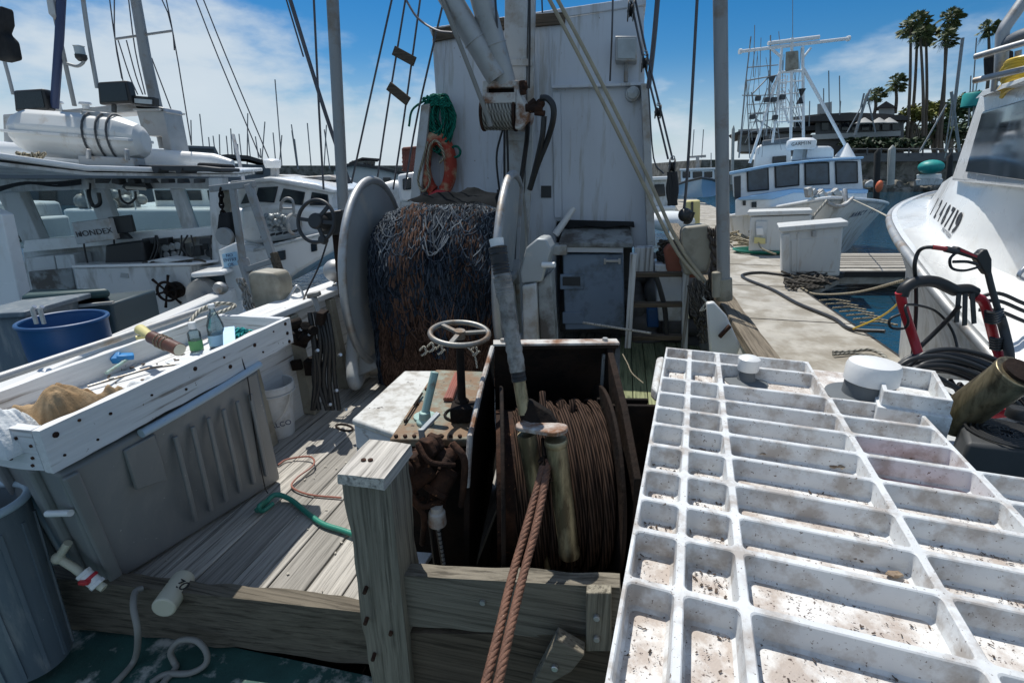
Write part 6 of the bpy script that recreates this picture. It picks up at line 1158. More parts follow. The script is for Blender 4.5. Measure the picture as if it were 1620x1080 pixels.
for k in range(17):
    a = rr.uniform(-18, 40); b = rr.uniform(-14, 34); y0 = rr.uniform(1.95, 2.35)
    m.tube(pp([(1420 + a * .6, 585 + b * .6, y0), (1450 + a * .5, 566 + b * .8, y0), (1500 + a * .4, 562 + b, y0), (1560 + a * .4, 580 + b * 1.3, y0 - .05), (1605 + a * .3, 612 + b * 1.5, y0 - .1), (1640, 650 + b * 1.4, y0 - .15)], 8), rr.uniform(.0095, .014), 9)
for k in range(6): y0 = rr.uniform(1.9, 2.2); m.tube(pp([(1500 + rr.uniform(-20, 20), 600 + rr.uniform(-10, 30), y0), (1550, 640 + rr.uniform(-20, 20), y0), (1640, 630 + rr.uniform(-30, 20), y0 - .1)]), .011, 8)
solo('hose_coil', 'large coil of black hoses heaped behind the white bait box', 'hose', m, MAT['hose_black'], smooth=60)
T = thing('bronze_roller', 'thick tarnished bronze pipe roller slanting out at the right edge above the hose coil', 'roller', at(1530, 650, Y=1.8))
a, b = at(1500, 668, Y=1.80), at(1612, 588, Y=1.62); m = MB(); m.cyl(a, b, .066, n=36); m.cyl(b - (b - a).normalized() * .02, b, .069, n=36); part('pipe', m, MAT['brass'], T, .003, smooth=50)
m = MB(); m.cyl(b, b + (b - a).normalized() * .012, .05, n=24); part('bore', m, MAT['rust_dark'], T)
m = MB(); m.prism([at(1440, 720, Z=.45), at(1700, 760, Z=.45), at(1700, 620, Z=.45), at(1440, 600, Z=.45)], UP * .02); solo('pallet', 'pale deck plate under the pressure washer and hoses', 'plate', m, MAT['gel_grey'], .004)
# ================================================================ white open wheelhouse boat on the left
AY = 6.1
T = thing('lobster_boat', 'white fishing boat with an open wheelhouse and gear laden roof moored at the left', 'boat', at(200, 560, Y=5.5))
def wall(name, pts, Y, d_, mt, bevel=.01, par=None): m = MB(); m.pprism(pts, Y, d_); return part(name, m, MAT[mt], par or T, bevel)
m = MB(); m.prism([at(378, 275, Y=6.7), at(140, 269, Y=5.2), at(-140, 232, Y=4.0), V((-9, 6, 1.66)), V((-7, 9, 1.62)), V((-4.2, 9, 1.60))], UP * .05); part('roof', m, MAT['gel'], T, .015)
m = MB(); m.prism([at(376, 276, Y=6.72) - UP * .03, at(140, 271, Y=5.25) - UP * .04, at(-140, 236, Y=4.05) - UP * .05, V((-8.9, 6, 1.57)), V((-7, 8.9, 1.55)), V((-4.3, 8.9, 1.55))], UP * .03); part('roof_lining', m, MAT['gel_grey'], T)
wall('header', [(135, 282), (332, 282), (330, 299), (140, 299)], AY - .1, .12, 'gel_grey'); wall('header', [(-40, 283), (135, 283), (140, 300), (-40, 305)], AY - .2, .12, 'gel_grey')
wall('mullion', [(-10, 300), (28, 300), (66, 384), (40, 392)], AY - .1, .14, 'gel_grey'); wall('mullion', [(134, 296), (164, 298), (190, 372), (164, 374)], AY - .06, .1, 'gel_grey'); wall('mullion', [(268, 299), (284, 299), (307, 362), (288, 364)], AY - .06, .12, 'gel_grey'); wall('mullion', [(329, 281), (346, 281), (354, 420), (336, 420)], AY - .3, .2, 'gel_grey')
wall('sill', [(38, 380), (345, 358), (345, 372), (36, 400)], AY - .16, .22, 'gel')
for px in ([(28, 300), (136, 296), (168, 374), (66, 382)], [(164, 298), (268, 298), (288, 364), (190, 368)], [(284, 298), (330, 298), (337, 360), (306, 362)], [(-60, 305), (-8, 302), (42, 388), (-60, 392)]):
    wall('windscreen', px, AY + .02, .012, 'glass', 0)
wall('dash_back', [(36, 398), (345, 371), (345, 432), (110, 430), (44, 470)], AY - .02, .08, 'gel_grey')
wall('cabinet', [(40, 408), (84, 404), (100, 480), (54, 492)], AY - .3, .25, 'gel_grey'); wall('cabinet', [(86, 404), (116, 402), (130, 480), (102, 480)], AY - .32, .25, 'gel_grey')
wall('bulkhead_post', [(-20, 330), (2, 340), (44, 525), (-20, 525)], 4.5, .12, 'gel')
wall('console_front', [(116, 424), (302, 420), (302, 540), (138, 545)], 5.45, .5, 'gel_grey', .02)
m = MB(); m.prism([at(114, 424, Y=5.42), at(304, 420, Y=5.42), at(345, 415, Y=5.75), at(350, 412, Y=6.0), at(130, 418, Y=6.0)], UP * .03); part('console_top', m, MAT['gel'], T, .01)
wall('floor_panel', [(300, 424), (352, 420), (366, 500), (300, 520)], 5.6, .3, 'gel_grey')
wall('side_panel', [(345, 396), (372, 384), (398, 470), (364, 480)], 5.2, .08, 'gel')
sg = wall('notice', [(351, 402), (374, 398), (377, 419), (355, 424)], 5.17, .01, 'sign_blue', 0)
m = MB(); fa = at(364, 411, Y=5.155)
for k, (w, y) in enumerate((('NO', .045), ('ENTRY', 0), ('OK', -.05))): m.text(w, .045, fa + UP * y, (1, 0, .12), (0, 0, 1))
part('notice_lettering', m, MAT['letter_blue'], sg)
hl = MB(); hl.hexa([V((-6.5, 4.0, -1)), V((-2.9, 3.6, -1)), V((-3.0, 7.6, -1)), V((-6.5, 7.6, -1)), V((-6.5, 4.0, -.28)), V((-2.75, 3.6, -.28)), V((-2.8, 7.8, -.28)), V((-6.5, 7.8, -.28))]); part('hull', hl, MAT['gel'], T, .03)
m = MB(); m.hexa([V((-2.95, 2.4, -.4)), V((-2.80, 2.4, -.4)), V((-2.9, 5.3, -.4)), V((-3.05, 5.3, -.4)), V((-2.95, 2.4, .42)), V((-2.80, 2.4, .42)), V((-2.9, 5.3, .42)), V((-3.05, 5.3, .42))]); part('side_bulwark', m, MAT['gel'], T, .02)
m = MB()
for k, (x, y, r_) in enumerate(((262, 392, 6), (272, 390, 6), (282, 389, 6), (264, 403, 5), (276, 402, 5), (285, 401, 5))): a = at(x, y, Y=AY - .2); m.lathe([(r_ * .0074, 0), (r_ * .0074, .012), (r_ * .006, .016), (r_ * .006, .008), (0, .008)], a, (0, -1, 0), 16)
gp_ = wall('gauge_panel', [(255, 386), (288, 383), (290, 409), (256, 411)], AY - .18, .06, 'dark'); part('gauge', m, MAT['galv'], gp_)
wall('radio', [(302, 390), (316, 389), (318, 405), (303, 406)], AY - .2, .08, 'dark', .005); wall('radio', [(320, 386), (328, 386), (328, 395), (320, 395)], AY - .2, .06, 'black', .004)
m = MB(); a = at(333, 400, Y=AY - .12); m.lathe([(0, 0), (.055, 0), (.05, .02), (0, .02)], a, (0, -1, 0), 18); part('speaker', m, MAT['dark'], T)
wall('vent_mark', [(191, 432), (202, 433), (203, 440), (190, 439)], 5.44, .012, 'galv', 0)
m = MB(); m.pprism([(300, 432), (350, 428), (354, 436), (302, 440)], 5.0, .3); part('locker_lid', m, MAT['gel'], T, .02)
m = MB(); rr = random.Random(17); a = at(20, 262, Y=4.6)
for k in range(5): m.tube(pp([(-20, 300 + k * 2, 5.6), (40, 290 + rr.uniform(-3, 3), 5.7), (90, 292 + rr.uniform(-4, 4), 5.8), (128, 288 + rr.uniform(-3, 3), 5.85)]), .012, 6)
part('roof_wiring', m, MAT['black'], T)
rr = random.Random(77)
for k in range(7): x = 150 + k * 26; wall('ceiling_gear', [(x, 283), (x + rr.uniform(8, 16), 283), (x + rr.uniform(8, 14), 289 + rr.uniform(0, 4)), (x, 290)], AY - .35, .12, rr.choice(('dark', 'black', 'greywhite')), .006)
for k in range(4): x = 222 + k * 30 + rr.uniform(-5, 5); w = rr.uniform(8, 20); wall('dash_gear', [(x, 378), (x + w, 376), (x + w, 384 + rr.uniform(0, 3)), (x, 386)], AY - .25, .10, rr.choice(('dark', 'black', 'greywhite', 'tan', 'dark')), .006)
m = MB()
for k in range(8): x = rr.uniform(120, 340); m.tube(pp([(x, 372, AY - .3), (x + rr.uniform(-8, 8), 392, AY - .32), (x + rr.uniform(-14, 14), 416, AY - .35)]), .010, 6)
part('dash_wiring', m, MAT['black'], T)
m = MB()
for k in range(14): m.tube(smoothpath([at(rr.uniform(225, 320), rr.uniform(410, 420), Y=5.6 + rr.uniform(-.1, .2)) for _ in range(4)]), .012, 6)
part('console_clutter', m, MAT['rope_dark'], T)
wall('lower_locker', [(44, 430), (112, 424), (122, 470), (56, 480)], AY - .34, .2, 'shelf', .01)
m = MB()
for k in range(16): m.tube(smoothpath([at(rr.uniform(25, 70), rr.uniform(240, 262), Y=5.4 + rr.uniform(-.1, .1)) for _ in range(4)]), .012, 6)
part('roof_lines', m, MAT['rope_tan'], T)
# things in the wheelhouse
T2 = thing('display_box', 'grey electronics display box with black maker lettering on the wheelhouse sill', 'display', at(150, 385, Y=5.7))
m = MB(); m.pprism([(112, 352), (171, 345), (181, 379), (121, 387)], 5.65, .12); part('casing', m, MAT['greywhite'], T2, .012)
m = MB(); c = at(149, 368, Y=5.645); m.text('HONDEX', .085, c, at(175, 365, Y=5.645) - at(125, 371, Y=5.645), (0, 0, 1), 0, 1.15); m.box(at(127, 371, Y=5.645), (.03, .004, .04)); part('lettering', m, MAT['letter'], T2)
T2 = thing('monitor', 'black monitor on a foot beside the grey display box', 'monitor', at(195, 378, Y=5.75))
m = MB(); m.pprism([(169, 344), (205, 340), (212, 367), (178, 371)], 5.72, .05); part('screen', m, MAT['black'], T2, .01)
m = MB(); m.pprism([(190, 368), (196, 368), (206, 378), (184, 379)], 5.74, .06); part('foot', m, MAT['black'], T2, .005)
m = MB(); m.pprism([(166, 388), (224, 381), (232, 414), (165, 420)], 5.72, .25); solo('screen_cover', 'large black box lying on the wheelhouse console under the monitor', 'screen', m, MAT['black'], .02)
m = MB(); m.pprism([(233, 413), (262, 408), (290, 412), (288, 420), (235, 421)], 5.55, .2); solo('chart_book', 'white papers lying on the console beside the black box', 'papers', m, MAT['ice'], .006)
T2 = thing('ship_wheel', 'small black spoked ship wheel mounted on the white console', 'wheel', at(265, 485, Y=5.35)); c = at(264, 461, Y=5.33); s_ = scale_at(c)
m = MB(); m.torus(c, (0, -1, 0), 15 * s_, .014, 36, 8); part('rim', m, MAT['rust_dark'], T2)
m = MB()
for k in range(6): t = k * 1.047 + .25; d_ = V((math.cos(t), 0, math.sin(t))); m.tube([c, c + d_ * 17 * s_, c + d_ * 27 * s_], .011, 8, rf=lambda q: 1 + .4 * (q > .7))
m.cyl(c + V((0, .08, 0)), c - V((0, .02, 0)), .03, n=14); m.cyl(c + V((.05, .1, 0)), c + V((.05, .02, 0)), .09, n=18); part('spokes', m, MAT['rust_dark'], T2)
T2 = thing('line_hauler', 'steel line hauler drum in a dark housing beside the ship wheel', 'hauler', at(327, 495, Y=5.2)); c = at(324, 468, Y=5.1); s_ = scale_at(c)
m = MB(); m.pprism([(300, 438), (352, 434), (360, 490), (304, 498)], 5.18, .3); part('housing', m, MAT['cooler_box'], T2, .02)
m = MB(); m.lathe([(27 * s_, .05), (28 * s_, .0), (27 * s_, -.05), (20 * s_, -.01), (6 * s_, .0), (5 * s_, -.03), (0, -.03)], c, (.15, 1, .05), 40, x0=(0, 0, 1)); part('drum', m, MAT['galv'], T2)
m = MB(); a = at(352, 455, Y=5.0); m.lathe([(0, 0), (.06, 0), (.065, .05), (.05, .09), (0, .09)], a, (0, -1, .1), 20); part('motor', m, MAT['galv'], T2)
T2 = thing('work_light', 'black caged work light under the wheelhouse roof edge', 'lamp', at(210, 300, Y=5.8)); m = MB(); m.pprism([(196, 289), (228, 289), (234, 299), (200, 302), (192, 296)], 5.78, .1); part('housing', m, MAT['black'], T2, .01)
m = MB(); m.cyl(at(200, 297, Y=5.75), at(230, 299, Y=5.75), .018, n=10); part('tube', m, MAT['lamp_amber'], T2)
m = MB(); m.tube(pp([(188, 300, 5.8), (192, 315, 5.8), (203, 322, 5.8), (214, 314, 5.8), (214, 303, 5.8)]), .012, 8); part('cable', m, MAT['black'], T2)
hose('hanging_cable', 'black cable looping in front of the wheelhouse mullion', pp([(141, 290, 5.95), (141, 310, 5.9), (148, 326, 5.9), (158, 322, 5.9), (156, 305, 5.9)]), .02)
# davit with hanging block
T2 = thing('hauling_davit', 'weathered grey wooden davit frame holding a black hauling block at the left boat side', 'davit', at(420, 470, Y=4.6))
def beam(px0, px1, Y0, Y1, w, mt='galv_dull', nm='beam'): m = MB(); m.bar(at(*px0, Y=Y0), at(*px1, Y=Y1), w, w); return part(nm, m, MAT[mt], T2, .006)
beam((334, 299), (402, 291), 4.7, 4.6, .055); beam((368, 296), (384, 410), 4.65, 4.6, .05); beam((384, 410), (404, 470), 4.6, 4.5, .08); beam((393, 292), (432, 408), 4.6, 4.5, .06); beam((432, 400), (450, 452), 4.5, 4.45, .06, 'wood_dark'); beam((390, 426), (440, 410), 4.55, 4.5, .05)
m = MB(); m.pprism([(345, 338), (361, 336), (366, 362), (364, 386), (348, 388), (341, 378)], 4.6, .1); part('block_body', m, MAT['charcoal'], T2, .015)
m = MB(); c = at(356, 374, Y=4.57); m.lathe([(0, -.02), (14 * scale_at(c), -.02), (14 * scale_at(c), .02), (0, .02)], c, (.1, 1, 0), 24); part('sheave', m, MAT['galv_dull'], T2, .004)
m = MB(); chainmesh(m, pp([(350, 302, 4.65), (350, 320, 4.65), (353, 338, 4.62)], 3), .05, .018); part('shackle', m, MAT['rust_dark'], T2)
m = MB(); m.pprism([(348, 298), (366, 296), (364, 340), (352, 338)], 4.7, .06); part('hanger', m, MAT['tan'], T2, .006)
# tubs on the left boat
T2 = thing('blue_barrel', 'cut down blue plastic barrel behind the white tray', 'barrel', at(100, 600, Y=3.3)); c = at(100, 506, Y=3.35); k = 56 * scale_at(c)
m = MB(); m.lathe([(k * .93, -.42), (k * .97, -.2), (k, -.02), (k * 1.03, 0), (k * .96, .0), (k * .92, -.04), (k * .88, -.3), (0, -.3)], c, n=36); part('shell', m, MAT['barrel'], T2)
m = MB(); m.torus(c, (0, 0, 1), k * 1.0, .014, 40, 8); part('rim', m, MAT['barrel'], T2)
m = MB()
for x in (58, 70): a = at(x, 512, Y=3.0); m.tube([a, a + UP * .09, a + UP * .11 + V((.02, 0, 0))], .012, 8)
part('hook', m, MAT['chrome'], T2)
T2 = thing('cooler', 'large dark green cooler chest behind the blue barrel', 'cooler', at(115, 560, Y=4.1))
m = MB(); m.prism([at(36, 482, Y=3.9), at(176, 470, Y=4.1), at(168, 458 + 11, Y=4.7), at(50, 470, Y=4.5)], UP * .075); part('lid', m, MAT['cooler'], T2, .03)
m = MB(); m.pprism([(44, 492), (176, 480), (190, 545), (55, 560)], 4.05, .55); part('chest', m, MAT['cooler_box'], T2, .02)
m = MB(); m.pprism([(60, 488), (177, 477), (177, 481), (60, 494)], 4.0, .03); part('seal', m, MAT['greywhite'], T2)
m = MB(); m.pprism([(150, 500), (168, 498), (170, 522), (152, 525)], 4.02, .05); part('latch', m, MAT['black'], T2, .006)
T2 = thing('grey_tub', 'dark grey plastic tub at the far left edge behind the tray', 'tub', at(10, 600, Y=3.4))
m = MB(); m.pprism([(-60, 505), (36, 500), (46, 600), (-60, 620)], 3.5, .5); part('tub_body', m, MAT['bin'], T2, .02); m = MB(); m.pprism([(-60, 498), (38, 493), (40, 502), (-60, 508)], 3.45, .6); part('rim', m, MAT['bin'], T2, .01)
# gear on the roof
T2 = thing('life_raft', 'white life raft canister strapped down on the left boat roof', 'life raft', at(130, 252, Y=5.8)); a, b = at(26, 209, Y=5.75), at(232, 224, Y=5.9); d_ = (b - a); L_ = d_.length; s_ = scale_at(a)
m = MB(); r_ = 36 * s_; m.lathe([(0, 0), (r_ * .55, .0), (r_ * .78, .06), (r_ * .98, .16), (r_, L_ * .5), (r_ * .98, L_ - .22), (r_ * .72, L_ - .05), (r_ * .45, L_), (0, L_)], a, d_, 10, x0=UP); part('canister', m, MAT['dockbox'], T2, .015, smooth=25)
m = MB(); m.bar(a + d_ * .02 - V((0, r_ * .0, 0)), b - d_ * .04, r_ * 2.05, .03); part('seam_flange', m, MAT['gel_grey'], T2, .006)
for t in (.62, .72, .80):
    m = MB(); c = a + d_ * t; m.torus(c, d_, r_ * 1.03, .011, 20, 6, x0=UP); part('strap', m, MAT['dark'], T2)
m = MB(); c = a + d_ * .66 + UP * r_ * .95; m.bar(c - d_ * .1, c + d_ * .1, .12, .06); part('label_plate', m, MAT['galv'], T2, .01)
m = MB(); m.bar(at(135, 254, Y=5.7), at(222, 258, Y=5.8), .25, .10); m.bar(at(140, 236, Y=5.5), at(140, 252, Y=5.5), .03, .05); m.bar(at(200, 236, Y=5.5), at(202, 254, Y=5.5), .03, .05); part('cradle', m, MAT['galv'], T2, .01)
m = MB(); m.tube([at(-60, 238, Y=6.4), at(60, 243, Y=6.4), at(250, 252, Y=6.5), at(340, 257, Y=6.6), at(368, 261, Y=6.6)], .12, 14, rf=lambda t: 1 - .5 * t ** 5); solo('white_paddleboard', 'long white rounded board lying on the left boat roof under the raft', 'board', m, MAT['gel'], smooth=60)
T2 = thing('roof_rack', 'dark flat rack with feet under the life raft', 'rack', at(220, 272, Y=6)); m = MB(); m.pprism([(128, 260), (312, 262), (350, 266), (350, 272), (130, 268)], 5.75, .4); part('deck', m, MAT['dark'], T2, .01)
for x in (150, 190, 246, 282): m = MB(); m.pprism([(x - 6, 266), (x + 6, 266), (x + 3, 274), (x - 3, 274)], 5.73, .3); part('foot', m, MAT['dark'], T2)
m = MB(); m.pprism([(309, 257), (352, 260), (350, 274), (312, 270)], 5.9, .3); solo('net_pile', 'small dark heap of netting at the right end of the left boat roof', 'netting', m, MAT['charcoal'], .03)
T2 = thing('radar_arch', 'grey radar arch carrying floodlights on the left boat roof', 'arch', at(140, 255, Y=6.6)); m = MB(); ay = 6.5
m.pprism([(4, 181), (75, 176), (210, 163), (258, 170), (262, 178), (212, 177), (76, 186), (22, 190), (22, 235), (6, 235)], ay, .35); m.pprism([(213, 166), (258, 170), (276, 258), (262, 260), (255, 215), (228, 215), (222, 200)], ay, .35); part('arch_frame', m, MAT['galv'], T2, .012)
m = MB(); m.pprism([(210, 172), (252, 172), (251, 175), (210, 175)], ay - .05, .5); part('shelf', m, MAT['gel_grey'], T2)
def flood(x0, y0, x1, y1, Y, lab):
    T3 = thing('floodlight', lab, 'floodlight', at((x0 + x1) / 2, y1, Y=Y)); m = MB(); w = x1 - x0; m.pprism([(x0, y0 + 3), (x1 - w * .15, y0), (x1, y1 - 3), (x0 + w * .06, y1)], Y, .12); part('housing', m, MAT['black'], T3, .02)
    m = MB(); m.pprism([(x0 + w * .08, y0 + 6), (x1 - w * .2, y0 + 4), (x1 - w * .1, y1 - 7), (x0 + w * .12, y1 - 4)], Y - .008, .01); part('lens', m, MAT['glass_dark'], T3)
    m = MB(); m.bar(at((x0 + x1) / 2, y1 - 2, Y=Y + .06), at((x0 + x1) / 2, y1 + 12, Y=Y + .06), .04, .03); part('bracket', m, MAT['dark'], T3)
flood(20, 140, 76, 177, 6.3, 'large black floodlight at the left end of the radar arch'); flood(153, 127, 208, 166, 6.3, 'large black floodlight next to the small light bar on the radar arch')
T2 = thing('light_bar', 'small black light bar beside the right floodlight on the arch', 'lamp', at(226, 168, Y=6.4)); m = MB(); m.pprism([(209, 151), (243, 154), (244, 168), (213, 166)], 6.35, .1); part('housing', m, MAT['black'], T2, .008); m = MB(); m.pprism([(212, 156), (240, 158), (240, 165), (213, 163)], 6.34, .01); part('lens', m, MAT['lamp_glass'], T2)
for x, y, h, lab in ((94, 162, 16, 'left of two small white mushroom antennas on the radar arch'), (137, 163, 10, 'right of two small white mushroom antennas on the radar arch')):
    m = MB(); c = at(x, y + h, Y=6.5); s_ = scale_at(c); m.lathe([(5 * s_, 0), (5 * s_, (h - 4) * s_), (9 * s_, (h - 3) * s_), (8 * s_, h * s_), (0, h * s_ + .01)], c, n=16); solo('antenna', lab, 'antenna', m, MAT['gel'])
T2 = thing('mast', 'grey tapering mast with a thin crosstree on the left boat', 'mast', at(255, 258, Y=6.7)); m = MB(); m.tube([at(208, -40, Y=6.8), at(230, 90, Y=6.8), at(262, 235, Y=6.8)], .062, 16, rf=lambda t: .85 + .3 * t); part('spar', m, MAT['galv_dull'], T2)
m = MB(); m.tube([at(182, 62, Y=6.8), at(273, 49, Y=6.8)], .014, 8); part('crosstree', m, MAT['galv_dull'], T2)
SW = [((173, -5), (182, 62), (195, 130)), ((181, -5), (182, 62), (193, 125)), ((203, -5), (214, 80), (230, 150)), ((254, -5), (273, 49), (303, 230)), ((262, -5), (273, 49), (276, 80)), ((187, 64), (205, 120), (218, 150)), ((200, 64), (215, 120), (226, 150)), ((240, 92), (262, 150), (290, 225)), ((308, -5), (345, 90), (412, 250)), ((320, -5), (358, 90), (425, 250))]
for k, p in enumerate(SW): hose('stay_wire', 'thin stay of the left boat mast, ' + ['outermost left', 'second from the left', 'third from the left', 'running over the right crosstree tip', 'short one above the right crosstree tip', 'fourth from the left below the crosstree', 'fifth from the left below the crosstree', 'between mast and right crosstree stay', 'left of the long pair in open sky', 'right of the long pair in open sky'][k], pp([(x, y, 7) for x, y in p], 3), .0075, MAT['rigging'], 'rigging', 5)
m = MB(); m.tube([at(99, -40, Y=6.3), at(94, 60, Y=6.3), at(86, 170, Y=6.4)], .042, 14); solo('dark_pole', 'dark navy pole standing on the radar arch', 'pole', m, MAT['letter_blue'])
T2 = thing('lamp_pole', 'slim grey pole with a small white masthead lamp on a side arm', 'pole', at(118, 168, Y=6.4)); m = MB(); m.tube([at(80, -40, Y=6.3), at(88, 30, Y=6.3), at(118, 168, Y=6.4)], .022, 10); m.tube(pp([(106, 101, 6.3), (122, 105, 6.3), (131, 100, 6.3), (133, 94, 6.3)]), .016, 8); part('pole_tube', m, MAT['galv_dull'], T2)
c = at(130, 97, Y=6.3); s_ = scale_at(c); m = MB(); m.lathe([(5 * s_, 0), (8 * s_, 4 * s_), (8 * s_, 9 * s_), (0, 9 * s_)], c, n=16); part('lamp_base', m, MAT['black'], T2); m = MB(); m.lathe([(7 * s_, 9 * s_), (7 * s_, 20 * s_), (8 * s_, 21 * s_), (0, 23 * s_)], c, n=16); part('lamp_lens', m, MAT['lamp_glass'], T2)
m = MB(); m.pprism([(72, -4), (82, -4), (88, 26), (86, 32), (76, 22)], 6.25, .1); solo('camera_housing', 'pale boxy fitting clamped to the lamp pole at the top edge', 'fitting', m, MAT['greywhite'], .01)
for p, r_, lab in ((((126, -40), (140, 60), (154, 140)), .022, 'white whip antenna rising beside the right floodlight'), (((-6, 60), (8, 100), (21, 150)), .018, 'thin grey whip antenna at the far left above the left floodlight')): hose('whip_antenna', lab, pp([(x, y, 6.4) for x, y in p], 3), r_, MAT['galv'], 'antenna')
m = MB(); m.pprism([(-10, 10), (2, 8), (5, 36), (0, 50), (12, 62), (18, 92), (2, 96), (-12, 94)], 6.0, .15); solo('furled_sail', 'dark furled canvas at the extreme left edge of the picture', 'canvas', m, MAT['charcoal'], .03)
# ================================================================ white cabin boat beyond, with its bow to the right
T = thing('cabin_boat', 'white cabin boat with slanted windows seen behind the black steering wheel', 'boat', at(450, 450, Y=8.5)); CY = 9.0
def wall(name, pts, Y, d_, mt, bevel=.02, par=None): m = MB(); m.pprism(pts, Y, d_); return part(name, m, MAT[mt], par or T, bevel)
wall('hull', [(360, 388), (400, 394), (516, 367), (540, 372), (526, 398), (472, 430), (440, 455), (350, 470)], 8.4, 2.6, 'gel', .05); wall('rub_strake', [(400, 393), (516, 366), (540, 371), (540, 375), (516, 371), (400, 399)], 8.37, .06, 'gel_grey')
wall('foredeck_trunk', [(378, 328), (440, 322), (524, 330), (530, 364), (500, 372), (398, 388), (380, 380)], 8.9, 1.8, 'gel', .08)
wall('cabin', [(372, 300), (385, 291), (428, 285), (494, 297), (522, 304), (526, 334), (440, 328), (376, 330)], CY, 1.9, 'gel', .05); wall('cabin_roof', [(362, 287), (428, 280), (500, 291), (530, 301), (528, 306), (494, 299), (428, 287), (364, 293)], CY - .1, 2.1, 'gel', .03)
for px in ([(408, 297), (439, 295), (433, 321), (403, 319)], [(448, 298), (482, 304), (478, 325), (441, 319)], [(493, 304), (518, 308), (520, 325), (489, 325)], [(389, 305), (398, 302), (395, 321), (380, 323)]): wall('window', px, CY - .03, .05, 'glass_dark', .01)
for px in ([(438, 398), (450, 396), (451, 411), (440, 413)], [(491, 386), (500, 384), (501, 397), (492, 399)]): wall('porthole', px, 8.36, .06, 'glass_dark', .01)
for x in (412, 424, 436, 448, 460): wall('rail_opening', [(x, 377 - (x - 412) * .16), (x + 7, 375 - (x - 412) * .16), (x + 7, 371 - (x - 412) * .16), (x, 373 - (x - 412) * .16)], 8.6, .1, 'dark', 0)
m = MB(); rr = random.Random(19)
for k in range(90): m.ball(at(rr.uniform(421, 456), rr.uniform(340, 362), Y=8.6 + rr.uniform(-.1, .2)), rr.uniform(.03, .05), 7, 5)
solo('float_line', 'heap of grey net floats on the foredeck of the white cabin boat', 'floats', m, MAT['alu'])
m = MB(); m.tube(pp([(444, 335, 8.5), (445, 322, 8.5), (453, 314, 8.5), (463, 318, 8.5), (465, 340, 8.5)]), .022, 8); m.tube(pp([(444, 330, 8.5), (465, 330, 8.5)], 2), .018, 8); m.torus(at(465, 355, Y=8.6), (1, -.3, 0), .16, .03, 24, 8); solo('hoop_rail', 'dark hoop rail standing on the foredeck of the white cabin boat', 'rail', m, MAT['galv_dull'])
T2 = thing('radar_dome', 'white radar scanner on a post above the white cabin boat', 'radar', at(432, 290, Y=9.5)); c = at(432, 266, Y=9.5); s_ = scale_at(c); m = MB(); m.lathe([(0, 0), (11 * s_, .0), (13 * s_, 6 * s_), (13 * s_, 11 * s_), (8 * s_, 14 * s_), (0, 14 * s_)], c, n=24); part('dome', m, MAT['gel'], T2); m = MB(); m.pprism([(428, 265), (437, 265), (438, 290), (428, 290)], 9.45, .12); part('post', m, MAT['galv'], T2)
m = MB(); m.pprism([(400, 284), (440, 276), (470, 280), (520, 277), (540, 284), (500, 287), (440, 283)], 10, .8); solo('boat_cover', 'grey rumpled canvas covers above the white cabin boat roof', 'canvas', m, MAT['galv_dull'], .08)
m = MB(); m.pprism([(566, 300), (620, 285), (680, 300), (680, 345), (560, 345)], 11, 3); T2 = None; solo('blue_cover_boat', 'white and blue covered boat half hidden behind the net reel flange', 'boat', m, MAT['gel_grey'], .15)
m = MB(); m.prism([V((-9.5, 11, -.2)), V((-5.2, 11, -.2)), V((-4.2, 14, -.2)), V((-9.5, 15, -.2)), ], UP * 1.05); b2 = thing('moored_boat', 'white hull with black digits seen through the leftmost wheelhouse window', 'boat', at(0, 395, Y=8)); q = MB(); q.pprism([(-90, 352), (44, 346), (52, 392), (-90, 402)], 8.2, .8); part('hull', q, MAT['gel'], b2, .05); q = MB(); q.text('025', .22, at(20, 376, Y=8.185), (1, 0, 0), (0, 0, 1), 0, .9, .006); part('registration_number', q, MAT['letter'], b2)
q = MB(); q.pprism([(-90, 318), (30, 322), (40, 350), (-90, 354)], 8.6, .8); part('cabin', q, MAT['gel_grey'], b2, .05); b_ = thing('moored_boat', 'white moored boat seen through the wheelhouse windows at left', 'boat', (-7, 12.5, -1)); part('hull', m, MAT['gel'], b_, .06); m = MB(); m.prism([V((-8.2, 12, .8)), V((-6.2, 12, .8)), V((-6.2, 14, .8)), V((-8.2, 14, .8))], UP * .55); part('cabin', m, MAT['gel'], b_, .05); m = MB()
for x in (-9, -8, -7, -6, -5.2): m.tube([V((x, 11.1, .8)), V((x, 11.1, 1.35))], .015, 6)
m.tube([V((-9.5, 11.1, 1.35)), V((-5.2, 11.1, 1.35))], .015, 6); part('guard_rail', m, MAT['chrome'], b_)
for x in (-7.9, -7.3, -6.7): m = MB(); m.bounds((x - .22, 11.97, .98), (x + .22, 11.99, 1.2)); part('window', m, MAT['glass_dark'], b_)
m = MB(); m.tube([V((-5.6, 11.2, .55)), V((-6.4, 12.5, 2.4))], .04, 8); part('boom', m, MAT['galv'], b_)
m = MB(); rr = random.Random(5)
for k in range(20): m.ball(V((rr.uniform(-9.3, -8.3), rr.uniform(11.2, 11.9), .9 + rr.uniform(0, .3))), rr.uniform(.08, .18), 8, 6)
part('deck_gear', m, MAT['galv_dull'], b_)
